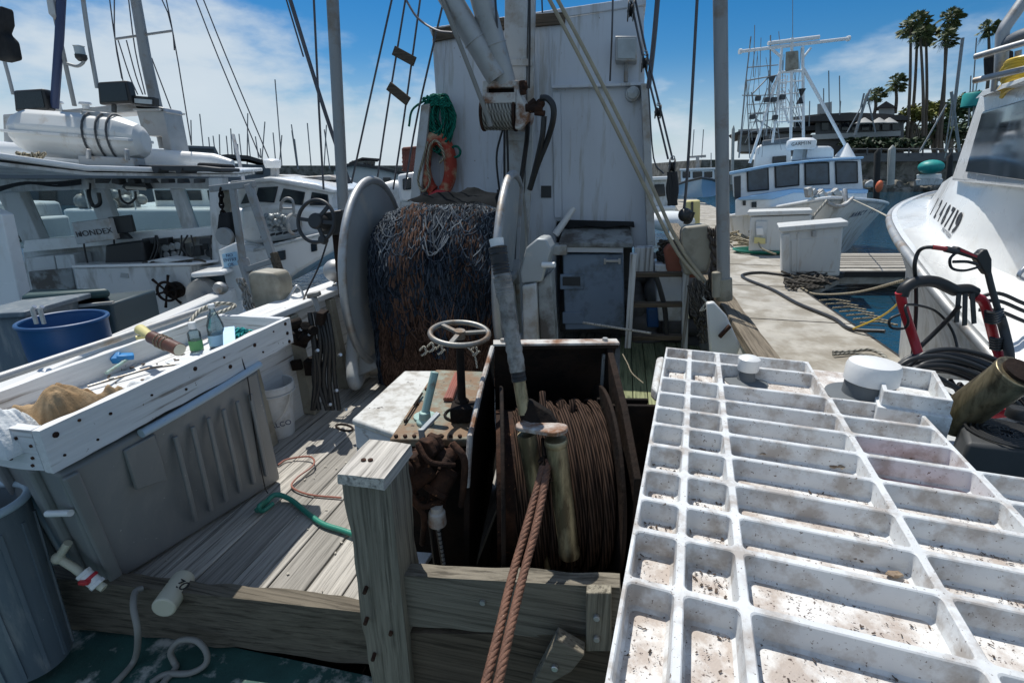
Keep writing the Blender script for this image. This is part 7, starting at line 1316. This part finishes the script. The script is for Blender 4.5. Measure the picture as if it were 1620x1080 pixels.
# ================================================================ blue and white boat at the dock (bow towards us)
T = thing('fishing_boat', 'blue and white cabin boat with four dark windows lying bow on at the dock', 'boat', at(1290, 400, Z=-.95))
def wall(name, pts, Y, d_, mt, bevel=.02, par=None): m = MB(); m.pprism(pts, Y, d_); return part(name, m, MAT[mt], par or T, bevel)
N_ = 40
sheer = resample(smoothpath([at(1148, 343, Y=17.8), at(1195, 334, Y=16.6), at(1250, 324, Y=15.2), at(1289, 317, Y=14.4), at(1311, 313.5, Y=14.0), at(1345, 315, Y=14.5), at(1385, 318, Y=15.6), at(1404, 322, Y=16.8), at(1400, 326, Y=18.5)], 8), N_)
wl = resample(smoothpath([at(1160, 373, Y=18.0), at(1178, 385, Y=17), at(1215, 396, Y=16.2), at(1265, 405, Y=15.5), at(1296, 405, Y=15.0), at(1318, 401, Y=15.8), at(1334, 397, Y=17), at(1345, 385, Y=18), at(1350, 378, Y=19)], 8), N_)
wl = [V((p.x, p.y, -1.0)) for p in wl]
hm = MB(); hm.quadgrid([sheer, [p.lerp(q, .12) + UP * .0 for p, q in zip(sheer, wl)], [p.lerp(q, .5) + UP * .0 + (V((0, .12, -.08))) for p, q in zip(sheer, wl)], wl]); part('hull', hm, MAT['hull_white'], T, smooth=70)
m = MB(); m.tube([p + UP * .01 for p in sheer], .045, 8); part('rub_rail', m, MAT['gel'], T)
m = MB(); c0 = at(1290, 316, Y=17); m.poly([p - UP * .06 for p in sheer]); part('foredeck', m, MAT['gel_blue'], T)
f = hitter(hm); lt = MB(); letters(lt, f, 'NANCY LEE', (1346, 341), (1389, 332), None, .23, .25, .8, .005); part('boat_name', lt, MAT['letter_blue'], T)
wall('trunk', [(1163, 316), (1172, 312), (1256, 300), (1372, 302), (1371, 322), (1222, 336), (1163, 343)], 16.0, 3.0, 'gel', .03); wall('trunk_top', [(1168, 313), (1256, 298.5), (1374, 300), (1373, 306), (1256, 305), (1222, 316), (1168, 317)], 15.9, 3.1, 'gel_blue', .03)
wall('cabin', [(1158, 275), (1222, 263), (1290, 255), (1362, 251), (1366, 304), (1256, 304), (1168, 315), (1160, 312)], 16.4, 2.8, 'gel', .05); wall('roof', [(1153, 272), (1222, 259), (1290, 252), (1367, 247.5), (1367, 251), (1290, 255.5), (1222, 263.5), (1153, 277)], 16.2, 3.2, 'gel_blue', .03)
for px in ([(1181, 267), (1216, 264), (1217, 301), (1182, 304)], [(1225, 261), (1265, 259), (1265, 294), (1226, 298)], [(1272, 257.5), (1312, 256), (1313, 292), (1273, 294)], [(1320.5, 255.5), (1357, 255), (1358, 290), (1322, 292)]):
    cx_ = sum(p[0] for p in px) / 4; cy_ = sum(p[1] for p in px) / 4
    w_ = wall('window', px, 16.36, .06, 'black', .09); wall('pane', [(cx_ + (x - cx_) * .86, cy_ + (y - cy_) * .87) for x, y in px], 16.34, .03, 'pane', .0, w_)
wall('side_door', [(1161, 280), (1172, 278), (1172, 318), (1162, 318)], 16.35, .1, 'dark', .01)
for px in ([(1175, 318), (1180, 317.5), (1180, 325), (1175, 325)], [(1189, 320), (1197, 319), (1197, 328), (1189, 328)]): wall('porthole', px, 15.96, .06, 'glass_dark', .01)
m = MB(); rr = random.Random(23)
for k in range(16): m.box(at(rr.uniform(1272, 1335), rr.uniform(303, 316), Y=14.8 + rr.uniform(-.3, .4)), [rr.uniform(.08, .3) for _ in range(3)], Matrix.Rotation(rr.uniform(-1, 1), 3, 'Y'))
m.tube(pp([(1318, 330, 14.0), (1330, 326, 14.0), (1350, 312, 14.2)]), .04, 8); m.tube(pp([(1336, 300, 14.3), (1338, 322, 14.1)], 2), .07, 8); m.tube(pp([(1305, 318, 14.0), (1318, 325, 13.95), (1335, 325, 13.95), (1349, 314, 14.1)]), .05, 8); part('anchor_gear', m, MAT['galv'], T, .01)
hose('bow_line', 'grey hose hanging over the bow of the blue and white boat', pp([(1308, 318, 13.8), (1292, 336, 13.6), (1281, 352, 13.4)]), .035, MAT['rope_grey'], 'rope', 6)
hose('mooring_line', 'thin white mooring line stretched between the two bows', pp([(1350, 316, 14.0), (1380, 330, 10), (1409, 345, 6.2)]), .012, MAT['rope_pale'], 'rope', 6)
T2 = thing('radar_dome', 'white radar scanner with maker lettering on the blue and white cabin', 'radar', at(1266, 250, Y=17)); c = at(1266, 237, Y=17); s_ = scale_at(c)
m = MB(); m.lathe([(0, 0), (20 * s_, 0), (21.5 * s_, 3 * s_), (21 * s_, 13 * s_), (15 * s_, 17 * s_), (0, 18 * s_)], c, n=28); dm = part('dome', m, MAT['gel'], T2)
f = hitter(m); lt = MB(); letters(lt, f, 'GARMIN', (1252, 229), (1283, 226), (1253, 221), .14); part('lettering', lt, MAT['letter'], dm)
m = MB(); m.pprism([(1256, 236), (1276, 236), (1280, 254), (1252, 254)], 16.9, .35); part('pedestal', m, MAT['gel_grey'], T2, .02)
m = MB(); m.pprism([(1277, 236), (1282, 231), (1314, 231), (1319, 237), (1319, 250), (1275, 252)], 16.8, .8); solo('life_raft', 'white life raft case on the blue and white cabin roof', 'life raft', m, MAT['gel'], .1)
m = MB(); m.lathe([(15.5 * s_, 0), (1 * s_, 21 * s_), (0, 21 * s_)], at(1336, 249, Y=17), n=20); solo('day_marker', 'white cone on the blue and white cabin roof', 'cone', m, MAT['gel'])
# steel mast tower rising behind
TY = 18.5
T = thing('mast_tower', 'white pipe tower with a long crossarm, ladder and signal gear above the blue cabin', 'tower', at(1260, 250, Y=TY))
def pipes(nm, L_, mt='gel', Y=TY):
    m = MB()
    for x0, y0, x1, y1, w in L_: a, b = at(x0, y0, Y=Y), at(x1, y1, Y=Y); m.tube([a, b], w * .5 * scale_at(a), 10)
    return part(nm, m, MAT[mt], T)
pipes('leg', [(1237, 74, 1231, 154, 4)]); pipes('leg', [(1231, 154, 1222, 226, 4)]); pipes('leg', [(1270, 74, 1271, 226, 4.5)]); pipes('leg', [(1253, 60, 1251, 220, 4.5)]); pipes('brace', [(1232, 117, 1186, 258, 4.6)]); pipes('brace', [(1271, 109, 1346, 246, 5)])
pipes('crossarm', [(1169, 82, 1344, 61, 5)]); pipes('arm_end', [(1169, 82, 1173, 81.5, 8)]); pipes('arm_end', [(1340, 61.4, 1344, 61, 8)]); pipes('antenna_bar', [(1215, 69, 1296, 59, 6)]); pipes('antenna_bar', [(1218, 76, 1292, 67, 5)])
pipes('cross_tie', [(1232, 115, 1271, 112, 4), (1232, 131, 1269, 128, 2), (1228, 150, 1270, 147, 2), (1228, 173, 1271, 169, 2), (1224, 193, 1271, 191, 2.5), (1237, 91, 1217, 75, 4), (1270, 92, 1283, 76, 3.5), (1230, 145, 1248, 195, 3), (1246, 120, 1238, 170, 1.6), (1256, 125, 1266, 190, 2)])
pipes('ladder', [(1233, 118, 1233, 192, 1.5), (1242, 118, 1244, 192, 1.5)] + [(1233, 121 + k * 6, 1243, 120.5 + k * 6, 1.2) for k in range(12)])
m = MB(); m.pprism([(1243, 82), (1263, 80), (1264, 109), (1242, 112)], TY - .1, .1); part('signal_panel', m, MAT['tan'], T, .02)
m = MB(); c = at(1267, 153, Y=TY - .2); s_ = scale_at(c); m.lathe([(5.5 * s_, 11 * s_), (1 * s_, 0), (5.5 * s_, -10 * s_)], c, n=16); part('day_shape', m, MAT['black'], T)
pipes('antenna_rack', [(1188, 58, 1180, 128, 2), (1180, 128, 1169, 250, 2.6), (1182, 107, 1231, 103, 1.6), (1180, 128, 1231, 119, 2), (1194, 40, 1192, 122, 1.2), (1204, 60, 1202, 120, 1), (1219, 56, 1218, 120, 2), (1219, 90, 1217, 150, 2.6), (1181, 125, 1186, 250, 1.6), (1174, 151, 1197, 151, 1.5), (1216, 122, 1191, 148, 2), (1189, 146, 1200, 215, 2.2), (1214, 140, 1192, 198, 1.6), (1192, 180, 1207, 180, 2), (1195, 188, 1230, 210, 2), (1217, 150, 1212, 215, 2.4)], 'galv_dull')
m = MB()
for x, y in ((1199, 156), (1213, 158), (1224, 158), (1190, 185), (1238, 154), (1226, 186)): m.box(at(x, y, Y=TY - .1), (.16, .14, .15))
m.pprism([(1214, 122), (1228, 119), (1222, 132)], TY - .1, .1); part('lamps', m, MAT['dark'], T, .02)
rt = random.Random(33)
pipes('stay_line', [(rt.uniform(1180, 1240), rt.uniform(60, 130), rt.uniform(1170, 1240), rt.uniform(215, 250), .8) for k in range(11)] + [(rt.uniform(1236, 1272), rt.uniform(75, 150), rt.uniform(1225, 1285), rt.uniform(190, 220), .9) for k in range(8)] + [(1180 + k * 2, 152 + k * 14, 1228, 150 + k * 13, 1.3) for k in range(5)], 'galv_dull')
pipes('whip_antenna', [(1254, -40, 1254, 60, .9), (1232, 50, 1234, 74, 1)], 'galv_dull')
T = thing('steel_trawler', 'pale blue wheelhouse of the boat standing behind the blue and white cabin', 'boat', at(1230, 280, Y=20))
def wall(name, pts, Y, d_, mt, bevel=.02, par=None): m = MB(); m.pprism(pts, Y, d_); return part(name, m, MAT[mt], par or T, bevel)
wall('wheelhouse', [(1196, 232), (1210, 226), (1250, 224), (1253, 262), (1190, 275)], 19.5, 4, 'gel', .1); wall('roof_band', [(1206, 222), (1252, 217), (1254, 225), (1204, 231)], 19.3, 4, 'bgrey', .05); wall('window', [(1222, 248), (1244, 246), (1244, 258), (1222, 260)], 19.45, .1, 'glass_dark'); wall('hull', [(1196, 275), (1330, 265), (1330, 330), (1200, 330)], 22, 6, 'gel_grey', .2)
# bow-on boat farther out
T = thing('workboat', 'small pale blue hulled boat facing us far out between bulkhead and right pole', 'boat', at(1105, 310, Y=38)); s_ = scale_at(at(1105, 300, Y=38))
def bowhull(px, Y, mt):
    m = MB(); L_ = [at(a, b, Y=Y + d_) for a, b, d_ in px[0]]; W = [at(a, b, Y=Y + d_) for a, b, d_ in px[1]]; m.quadgrid([resample(L_, 20), [p.lerp(q, .5) + V((0, .25, 0)) for p, q in zip(resample(L_, 20), resample(W, 20))], resample(W, 20)]); return part('hull', m, MAT[mt], T, smooth=60)
bowhull(([(1066, 294, 5), (1085, 287, 2), (1110, 281.5, 0), (1126, 284, 2), (1137, 288, 5)], [(1072, 309, 5), (1092, 312, 3), (1111, 312, 1.5), (1126, 311, 3), (1133, 309, 5)]), 36, 'gel_blue')
m = MB(); m.tube([at(a, b, Y=36 + d_) for a, b, d_ in [(1066, 294, 5), (1085, 287, 2), (1110, 281.5, 0), (1126, 284, 2), (1137, 288, 5)]], .09, 6); part('sheer_rail', m, MAT['dark'], T)
wall('cabin', [(1077, 269), (1130, 267), (1131, 288), (1077, 291)], 40, 3, 'gel', .1)
for x0, x1 in ((1080, 1092), (1096, 1111), (1114, 1127)): wall('window', [(x0, 272), (x1, 271.5), (x1, 281), (x0, 282)], 39.9, .15, 'glass_dark')
wall('roof', [(1075, 267), (1132, 265), (1132, 268), (1075, 270)], 39.7, 3.6, 'gel'); wall('radar_bar', [(1091, 247), (1117, 245), (1117, 249), (1091, 250)], 41, .5, 'galv_dull'); wall('radar_post', [(1101, 249), (1106, 249), (1107, 267), (1100, 267)], 41, .4, 'galv_dull')
m = MB()
for x0, y0, x1, y1 in ((1098, 205, 1095, 250), (1113, 205, 1110, 250), (1125, 242, 1125, 268)): m.tube([at(x0, y0, Y=41), at(x1, y1, Y=41)], .035, 5)
part('whip_antenna', m, MAT['galv_dull'], T)
T = thing('small_cabin_boat', 'grey cabin with one dark window just right of the bulkhead corner', 'boat', at(1045, 330, Y=19)); wall('cabin', [(1020, 284), (1058, 283), (1062, 328), (1020, 330)], 19, 2.5, 'gel_grey', .1); wall('roof', [(1018, 281), (1061, 279), (1061, 284), (1018, 286)], 18.8, 2.8, 'gel'); wall('window', [(1035, 292), (1051, 291), (1053, 310), (1036, 312)], 18.95, .1, 'glass_dark'); wall('hull', [(1020, 328), (1070, 326), (1066, 345), (1020, 350)], 18.5, 5, 'gel', .1)
# ================================================================ shore
m = MB(); rr = random.Random(40)
def rock(c, r_):
    b = len(m.v); m.ball(c, (r_ * rr.uniform(.7, 1.3), r_ * rr.uniform(.7, 1.2), r_ * rr.uniform(.5, .9)), 7, 5); o = V((rr.random() * 9, 0, 0))
    for i in range(b, len(m.v)): m.v[i] = c + (m.v[i] - c) * (1 + .5 * mnoise.noise((m.v[i] + o) * (.9 / r_)))
SY = 82
for k in range(420): x = rr.uniform(1345, 1640); t = rr.random(); rock(at(x, 302 - 42 * t, Y=SY - 3 + 9 * t), rr.uniform(.6, 1.4))
solo('riprap', 'bank of brown riprap boulders along the far harbour shore', 'rocks', m, MAT['rock'], smooth=25, kind='stuff')
m = MB(); m.prism([V((30, SY + 3, -1.5)), V((140, SY - 10, -1.5)), V((220, SY + 120, -1.5)), V((30, SY + 140, -1.5))], UP * 5.2); struct('shore', m, MAT['rock'])
m = MB(); m.prism([at(1034, 259, Y=170), at(1180, 256, Y=170), at(1180, 276, Y=170), at(1034, 276, Y=170)], V((0, 10, 0))); struct('breakwater', m, MAT['rock'])
m = MB(); m.prism([at(-60, 262, Y=150), at(660, 262, Y=150), at(660, 285, Y=150), at(-60, 285, Y=150)], V((0, 20, 0))); struct('quay', m, MAT['rock'])
m = MB()
for x in range(1350, 1640, 22): m.tube([at(x, 234, Y=SY - 2), at(x, 246, Y=SY - 2)], .12, 5)
m.tube([at(1345, 236, Y=SY - 2), at(1640, 236, Y=SY - 2)], .10, 5); m.prism([at(1345, 243, Y=SY - 2), at(1640, 240, Y=SY - 2), at(1640, 254, Y=SY - 2), at(1345, 256, Y=SY - 2)], V((0, .6, 0))); solo('shore_railing', 'low wall with a railing running above the riprap', 'railing', m, MAT['bwall'])
# restaurant
T = thing('waterfront_building', 'long dark brown waterfront building with low roofs and bands of windows on the shore', 'building', at(1290, 245, Y=90))
BY = 90
wall('main_wall', [(1290, 182), (1430, 182), (1430, 222), (1290, 225)], BY, 14, 'bwall', 0); wall('main_roof', [(1278, 186), (1310, 180), (1345, 178), (1400, 180), (1436, 184), (1436, 190), (1278, 192)], BY - 2, 18, 'roof', 0); wall('balcony', [(1285, 213), (1425, 207), (1425, 215), (1285, 221)], BY - 2, 2, 'bwall_pale', 0)
wall('left_wing', [(1168, 205), (1275, 200), (1275, 240), (1166, 240)], BY + 2, 12, 'bwall_pale', 0); wall('left_roof', [(1153, 214), (1168, 208), (1240, 203), (1290, 198), (1290, 206), (1170, 212), (1153, 216)], BY, 16, 'roof', 0)
wall('upper_storey', [(1255, 185), (1300, 180), (1300, 205), (1255, 208)], BY + 3, 8, 'bwall', 0); wall('lower_wall', [(1210, 212), (1430, 216), (1430, 245), (1210, 245)], BY - 1, 10, 'bwall', 0)
for x in range(1300, 1425, 16): wall('window', [(x, 192), (x + 11, 192), (x + 11, 206), (x, 206)], BY - .3, .4, 'glass_dark', 0)
for x in range(1174, 1250, 13): wall('window', [(x, 218), (x + 9, 218), (x + 9, 229), (x, 229)], BY + 1.7, .4, 'glass_dark', 0)
wall('window', [(1258, 194), (1296, 191), (1296, 200), (1258, 203)], BY + 2.7, .4, 'glass_dark', 0)
cu = wall('cupola', [(1390, 170), (1415, 170), (1415, 182), (1390, 182)], BY + 4, 4, 'bwall_pale', 0); wall('cupola_roof', [(1386, 171), (1402, 160), (1419, 170)], BY + 3.4, 5, 'roof', 0, cu)
for px in ([(1360, 205), (1372, 205)], [(1383, 204), (1395, 204)], [(1398, 204), (1412, 204)]):
    m = MB(); c = at((px[0][0] + px[1][0]) / 2, 196, Y=BY - 3); m.lathe([(.1, .9), (1.3, .1), (1.3, 0)], c, n=8); part('parasol', m, MAT['bwall_pale'], T)
T = thing('rooftop_tank', 'pale rooftop water tank on legs above the brown building', 'tank', at(1305, 185, Y=BY)); wall('tank', [(1293, 165), (1316, 161), (1316, 179), (1293, 181)], BY + 1, 3, 'bwall_pale', 0); wall('leg', [(1297, 180), (1299, 180), (1299, 190), (1297, 190)], BY + 1, .3, 'bwall', 0)
# left-hand buildings
T = thing('harbour_shed', 'slate grey shed with a dark curved roof behind the left boats', 'shed', at(380, 290, Y=60)); wall('wall', [(330, 256), (428, 262), (428, 300), (330, 300)], 60, 12, 'bgrey', 0); wall('roof', [(328, 252), (334, 247), (360, 244), (392, 246), (432, 258), (432, 263), (392, 252), (360, 250), (328, 258)], 59.5, 13, 'roof', 0); wall('window', [(405, 268), (416, 268), (416, 276), (405, 276)], 59.9, .3, 'glass_dark', 0)
T = thing('harbour_shed', 'grey flat roofed shed at the left above the life raft boat roof', 'shed', at(300, 280, Y=62)); wall('wall', [(266, 232), (340, 235), (342, 290), (266, 290)], 62, 10, 'bgrey', 0); wall('roof', [(264, 229), (340, 232), (346, 244), (340, 246), (338, 236), (264, 233)], 61.5, 11, 'bgrey', 0)
T = thing('harbour_shed', 'wide dark slate shed seen through the left boat windows', 'shed', at(150, 330, Y=45)); wall('wall', [(-60, 268), (300, 272), (300, 330), (-60, 345)], 45, 8, 'bgrey', 0); wall('door', [(60, 285), (88, 285), (90, 330), (62, 330)], 44.9, .2, 'roof', 0)
T = thing('white_building', 'white building with a dark roof and raised clerestory behind the net reel', 'building', at(585, 300, Y=55)); wall('wall', [(528, 266), (560, 260), (634, 275), (655, 282), (655, 320), (528, 320)], 55, 12, 'bwall_white', 0); wall('roof', [(523, 266), (557, 257), (600, 264), (640, 273), (660, 280), (660, 283), (600, 268), (558, 262), (524, 270)], 54.5, 13, 'roof', 0)
cl = wall('clerestory', [(556, 254), (594, 255), (593, 264), (560, 262)], 57, 6, 'bwall_pale', 0); wall('clerestory_roof', [(552, 257), (573, 249), (600, 251), (600, 254), (573, 252), (553, 259)], 56.5, 7, 'roof', 0, cl)
for x in (575, 581, 587): wall('window', [(x, 256), (x + 4, 256), (x + 4, 262), (x, 262)], 56.8, .3, 'glass_dark', 0)
wall('window', [(606, 281), (618, 281), (618, 294), (606, 294)], 54.8, .3, 'glass_dark', 0)
T = thing('red_basket', 'red wire basket stack standing left of the bulkhead edge', 'basket', at(645, 272, Y=9)); m = MB()
for k in range(7):
    for a, b in (((637 + k * 3, 235 - k * .4), (639 + k * 2.4, 271)),): m.tube([at(*a, Y=9), at(*b, Y=9)], .018, 5)
for k in range(6): y = 237 + k * 6.5; m.tube([at(636, y, Y=9), at(659, y - 2, Y=9)], .018, 5)
m.pprism([(637, 236), (658, 233), (655, 270), (639, 272)], 9.2, .3); part('cage', m, MAT['basket'], T); wall('rim', [(636, 233), (659, 231), (659, 236), (636, 238)], 8.95, .4, 'basket')
T = thing('cabin_boat', 'white cabin top with one dark window left of the bulkhead edge', 'boat', at(645, 320, Y=9.5)); wall('cabin', [(628, 276), (668, 270), (668, 320), (632, 320)], 9.6, 1.5, 'gel', .05); wall('window', [(636, 283), (650, 281), (650, 300), (637, 301)], 9.55, .1, 'glass_dark')
rq = random.Random(91)
# masts of far sailing boats
MS = [(435, 126, 446, 262), (461, 197, 471, 268), (466, 220, 472, 268), (432, 210, 436, 255), (392, 212, 396, 248), (404, 216, 409, 250), (513, 205, 522, 268), (358, 215, 361, 248), (369, 222, 372, 248), (378, 212, 382, 248), (337, 215, 340, 240), (330, 217, 332, 238), (376, 228, 377, 248), (412, 235, 413, 250), (302, 190, 303, 230), (1523, 60, 1506, 200), (1545, 60, 1538, 160), (1536, 120, 1532, 200), (1328, 120, 1329, 180), (1311, 112, 1312, 180), (1303, 140, 1303, 175), (1281, 160, 1280, 200), (1330, 160, 1328, 182)] + [(x + rq.uniform(-6, 6), 252 - rq.uniform(8, 75), x + rq.uniform(-3, 6), 262) for x in range(296, 530, 24)]
for k, (x0, y0, x1, y1) in enumerate(MS): m = MB(); yy = 70 if x0 < 1000 else 74; m.tube([at(x0, y0, Y=yy), at(x1, y1, Y=yy)], .075 if k not in (15,) else .2, 6); solo('far_mast', 'thin bare mast of a distant boat on the skyline', 'mast', m, MAT['galv_dull'], group='masts of distant boats on the skyline')
# far boats, pilings, floats at right
T = thing('covered_boat', 'small boat with a rounded green cover moored below the riprap', 'boat', at(1475, 290, Y=60)); m = MB(); m.ball(at(1473, 264, Y=60), (1.25, 1.2, .75), 16, 10); part('cover', m, MAT['teal'], T); wall('hull', [(1448, 284), (1492, 282), (1490, 293), (1450, 294)], 60, 2, 'gel_grey', .1); wall('deck_house', [(1450, 276), (1490, 275), (1490, 283), (1450, 284)], 60.4, 1.4, 'gel', .1)
T = thing('green_tub', 'turquoise canvas tub at the masthead platform left of the white boat roof', 'tub', at(1541, 170, Y=30)); c = at(1541, 169, Y=30); s_ = scale_at(c); m = MB(); m.lathe([(17 * s_, 0), (18 * s_, 17 * s_), (16 * s_, 20 * s_), (0, 20 * s_)], c, n=20); part('canvas', m, MAT['teal'], T); m = MB(); m.tube([at(1541, 168, Y=30), at(1530, 290, Y=30)], .05, 6); m.tube([at(1546, 130, Y=30), at(1543, 150, Y=30)], .03, 6); part('post', m, MAT['galv_dull'], T)
T = thing('sail_rig', 'bare sloping masts and stays of a boat before the yellow green trees', 'rigging', at(1500, 260, Y=55)); m = MB()
for x0, y0, x1, y1, w in ((1505, 145, 1518, 240, .14), (1508, 150, 1495, 240, .07), (1498, 165, 1455, 240, .09), (1512, 180, 1495, 250, .06), (1362, 170, 1367, 148, .1), (1376, 142, 1370, 155, .1), (1372, 150, 1352, 215, .16), (1372, 152, 1385, 210, .07), (1365, 165, 1340, 210, .06), (1378, 140, 1358, 195, .05)): m.tube([at(x0, y0, Y=60), at(x1, y1, Y=60)], w, 6)
part('spars', m, MAT['galv_dull'], T)
for x, y0, y1, w, mt, lab in ((1411, 236, 292, 5, 'pile', 'pale piling with a pointed cap in the far water'), (1388, 242, 325, 4.5, 'pile_dark', 'tall dark piling beside the bow of the blue boat'), (1503, 248, 290, 4, 'pile_dark', 'short dark piling near the white boat at right'), (1160, 205, 292, 2.5, 'pile', 'thin pale pile left of the blue boat')):
    m = MB(); Yp = 40; a, b = at(x, y0, Y=Yp), at(x - 2, y1, Y=Yp); s_ = scale_at(a); m.tube([b, a, a + UP * 6 * s_], w * s_, 10, rf=lambda t: 1 if t < .6 else .15); solo('piling', lab, 'piling', m, MAT[mt])
m = MB(); m.ball(at(1391, 295, Y=38), (.24, .24, .42)); solo('orange_buoy', 'small orange buoy floating by the dark piling', 'buoy', m, MAT['orange'])
m = MB(); m.pprism([(1368, 290), (1378, 284), (1386, 290), (1386, 296), (1368, 297)], 42, 2); solo('skiff', 'grey skiff and float lying against the riprap', 'skiff', m, MAT['gel_grey'], .1)
# ---------------------------------------------------------------- trees
def leaves(m, c, r_, n, s0, rng, gaps=.2):
    for k in range(n):
        d_ = V((rng.gauss(0, 1), rng.gauss(0, 1), rng.gauss(0, 1))).normalized() * (rng.random() ** .4); p = c + V((d_.x * r_[0], d_.y * r_[1], d_.z * r_[2]))
        if mnoise.noise(p * .55) < gaps - .35: continue
        x = V((rng.uniform(-1, 1), rng.uniform(-1, 1), rng.uniform(-.6, .6))).normalized(); y = x.cross(V((rng.uniform(-1, 1), rng.uniform(-1, 1), 1))).normalized(); s_ = s0 * rng.uniform(.6, 1.3)
        m.poly([p - x * s_, p + y * s_ * .6, p + x * s_, p - y * s_ * .6])
rr = random.Random(50)
def bush_tree(px, py, w, h, Y, mt, lab, ground, cat='tree', n=1500, name='tree'):
    s_ = Y / 840; T = thing(name, lab, cat, at(px, ground, Y=Y)); m = MB()
    for k in range(7): c = at(px + rr.uniform(-.6, .6) * w / 2, py + rr.uniform(-.5, .5) * h / 2, Y=Y + rr.uniform(-2, 2)); leaves(m, c, (w * s_ * .28, 2.5, h * s_ * .28), n // 7, .42, rr, .25)
    part('crown', m, MAT[mt], T, smooth=0)
    m = MB(); g = at(px, ground, Y=Y)
    for k in range(6): m.tube(smoothpath([g, g.lerp(at(px, py, Y=Y), .5) + V((rr.uniform(-1, 1), 0, 0)), at(px + rr.uniform(-.8, .8) * w / 2, py + rr.uniform(-.6, .3) * h / 2, Y=Y)], 3), .28, 6, rf=lambda t: 1 - .75 * t)
    part('trunk', m, MAT['branch'], T)
for a in ((1445, 180, 52, 34, 96, 'leaf_y', 'yellow green tree just left of the tall palm group base', 245), (1478, 176, 40, 36, 99, 'leaf_y', 'yellow green tree between the middle palm trunks', 245), (1505, 172, 50, 40, 104, 'leaf', 'green tree right of the palm trunks', 245), (1540, 165, 60, 40, 110, 'leaf', 'darker green tree partly behind the turquoise tub', 245), (1450, 212, 60, 40, 105, 'leaf_d', 'low dark tree behind the yellow green trees', 250), (1520, 212, 60, 50, 108, 'leaf_d', 'dark spreading tree behind the bare boat masts', 250), (1490, 205, 40, 40, 98, 'leaf', 'open branched tree in the middle of the shore trees', 250)): bush_tree(*a)
for k, x in enumerate((1352, 1376, 1400, 1424, 1446)): bush_tree(x, 228, 32, 20, 86, 'leaf_d', ('leftmost', 'second from the left', 'middle', 'fourth from the left', 'rightmost')[k] + ' dark clipped shrub in the hedge before the brown building', 238, 'shrub', 900, 'shrub')
def palm(px, py, gx, gy, Y, s0, seed, lab, lean=.0):
    rg = random.Random(seed); T = thing('palm_tree', lab, 'palm', at(gx, gy, Y=Y)); top = at(px, py, Y=Y); g = at(gx, gy, Y=Y); s_ = scale_at(top)
    m = MB(); m.tube(smoothpath([g, g.lerp(top, .5) + V((.25, 0, 0)), top], 6), 2.6 * s_, 8, rf=lambda t: 1.0 - .35 * t); part('trunk', m, MAT['trunk'], T)
    m = MB(); Rr = 21 * s_ * s0
    for k in range(46):
        az = rg.uniform(0, 6.28); el = rg.uniform(-.75, 1.3); d_ = V((math.cos(az) * math.cos(el) + .28, math.sin(az) * math.cos(el), math.sin(el))).normalized(); L_ = Rr * rg.uniform(.75, 1.1)
        tip0 = top + d_ * L_ * .55 - UP * L_ * .03; x, y = frame(d_)
        m.tube([top, tip0], .05, 4)
        for j in range(9):                                     # fan blade
            t = (j - 4) / 4 * 1.15; e = (d_ * math.cos(t) + x * math.sin(t)).normalized(); q = tip0 + e * L_ * .5 * rg.uniform(.8, 1.1) - UP * L_ * (.10 + .06 * abs(t)) + V((.10 * L_, 0, 0)); w = L_ * .055
            m.poly([tip0, tip0.lerp(q, .6) + y * w + x * w, q, tip0.lerp(q, .6) - y * w - x * w])
    for k in range(26): az = rg.uniform(0, 6.28); a = top + V((math.cos(az), math.sin(az), -.2)) * .35; b = top + V((math.cos(az) * .9, math.sin(az) * .9, -rg.uniform(1.0, 2.4))); m.poly([a, a + V((.15, .1, 0)), b])
    part('crown', m, MAT['palm'], T, smooth=0)
PL = [(1441, 44, 1433, 240, 92, 1.1, 'tallest palm, leftmost of the tall group'), (1452, 36, 1438, 240, 96, 1.0, 'tall palm whose trunk runs close beside the tallest palm'), (1456, 55, 1460, 235, 90, .85, 'slender palm third from the left in the tall group'), (1465, 56, 1463, 235, 94, .95, 'slender palm fourth from the left in the tall group'), (1501, 30, 1480, 238, 92, 1.0, 'tall palm with the upper crown in the right pair'), (1496, 62, 1486, 238, 90, .9, 'palm with the lower crown in the right pair'), (1564, 46, 1560, 160, 80, .8, 'lone palm beside the flybridge rail'), (1416, 132, 1416, 180, 95, .85, 'short palm beside the building cupola'), (1384, 152, 1382, 185, 95, .75, 'shortest palm left of the building cupola')]
for k, a in enumerate(PL): palm(*a[:6], 60 + k, a[6])
for a, b in ((1440, 58), (1368, 62)): pass
for x, y, lab in ((1436, 58, None),): pass
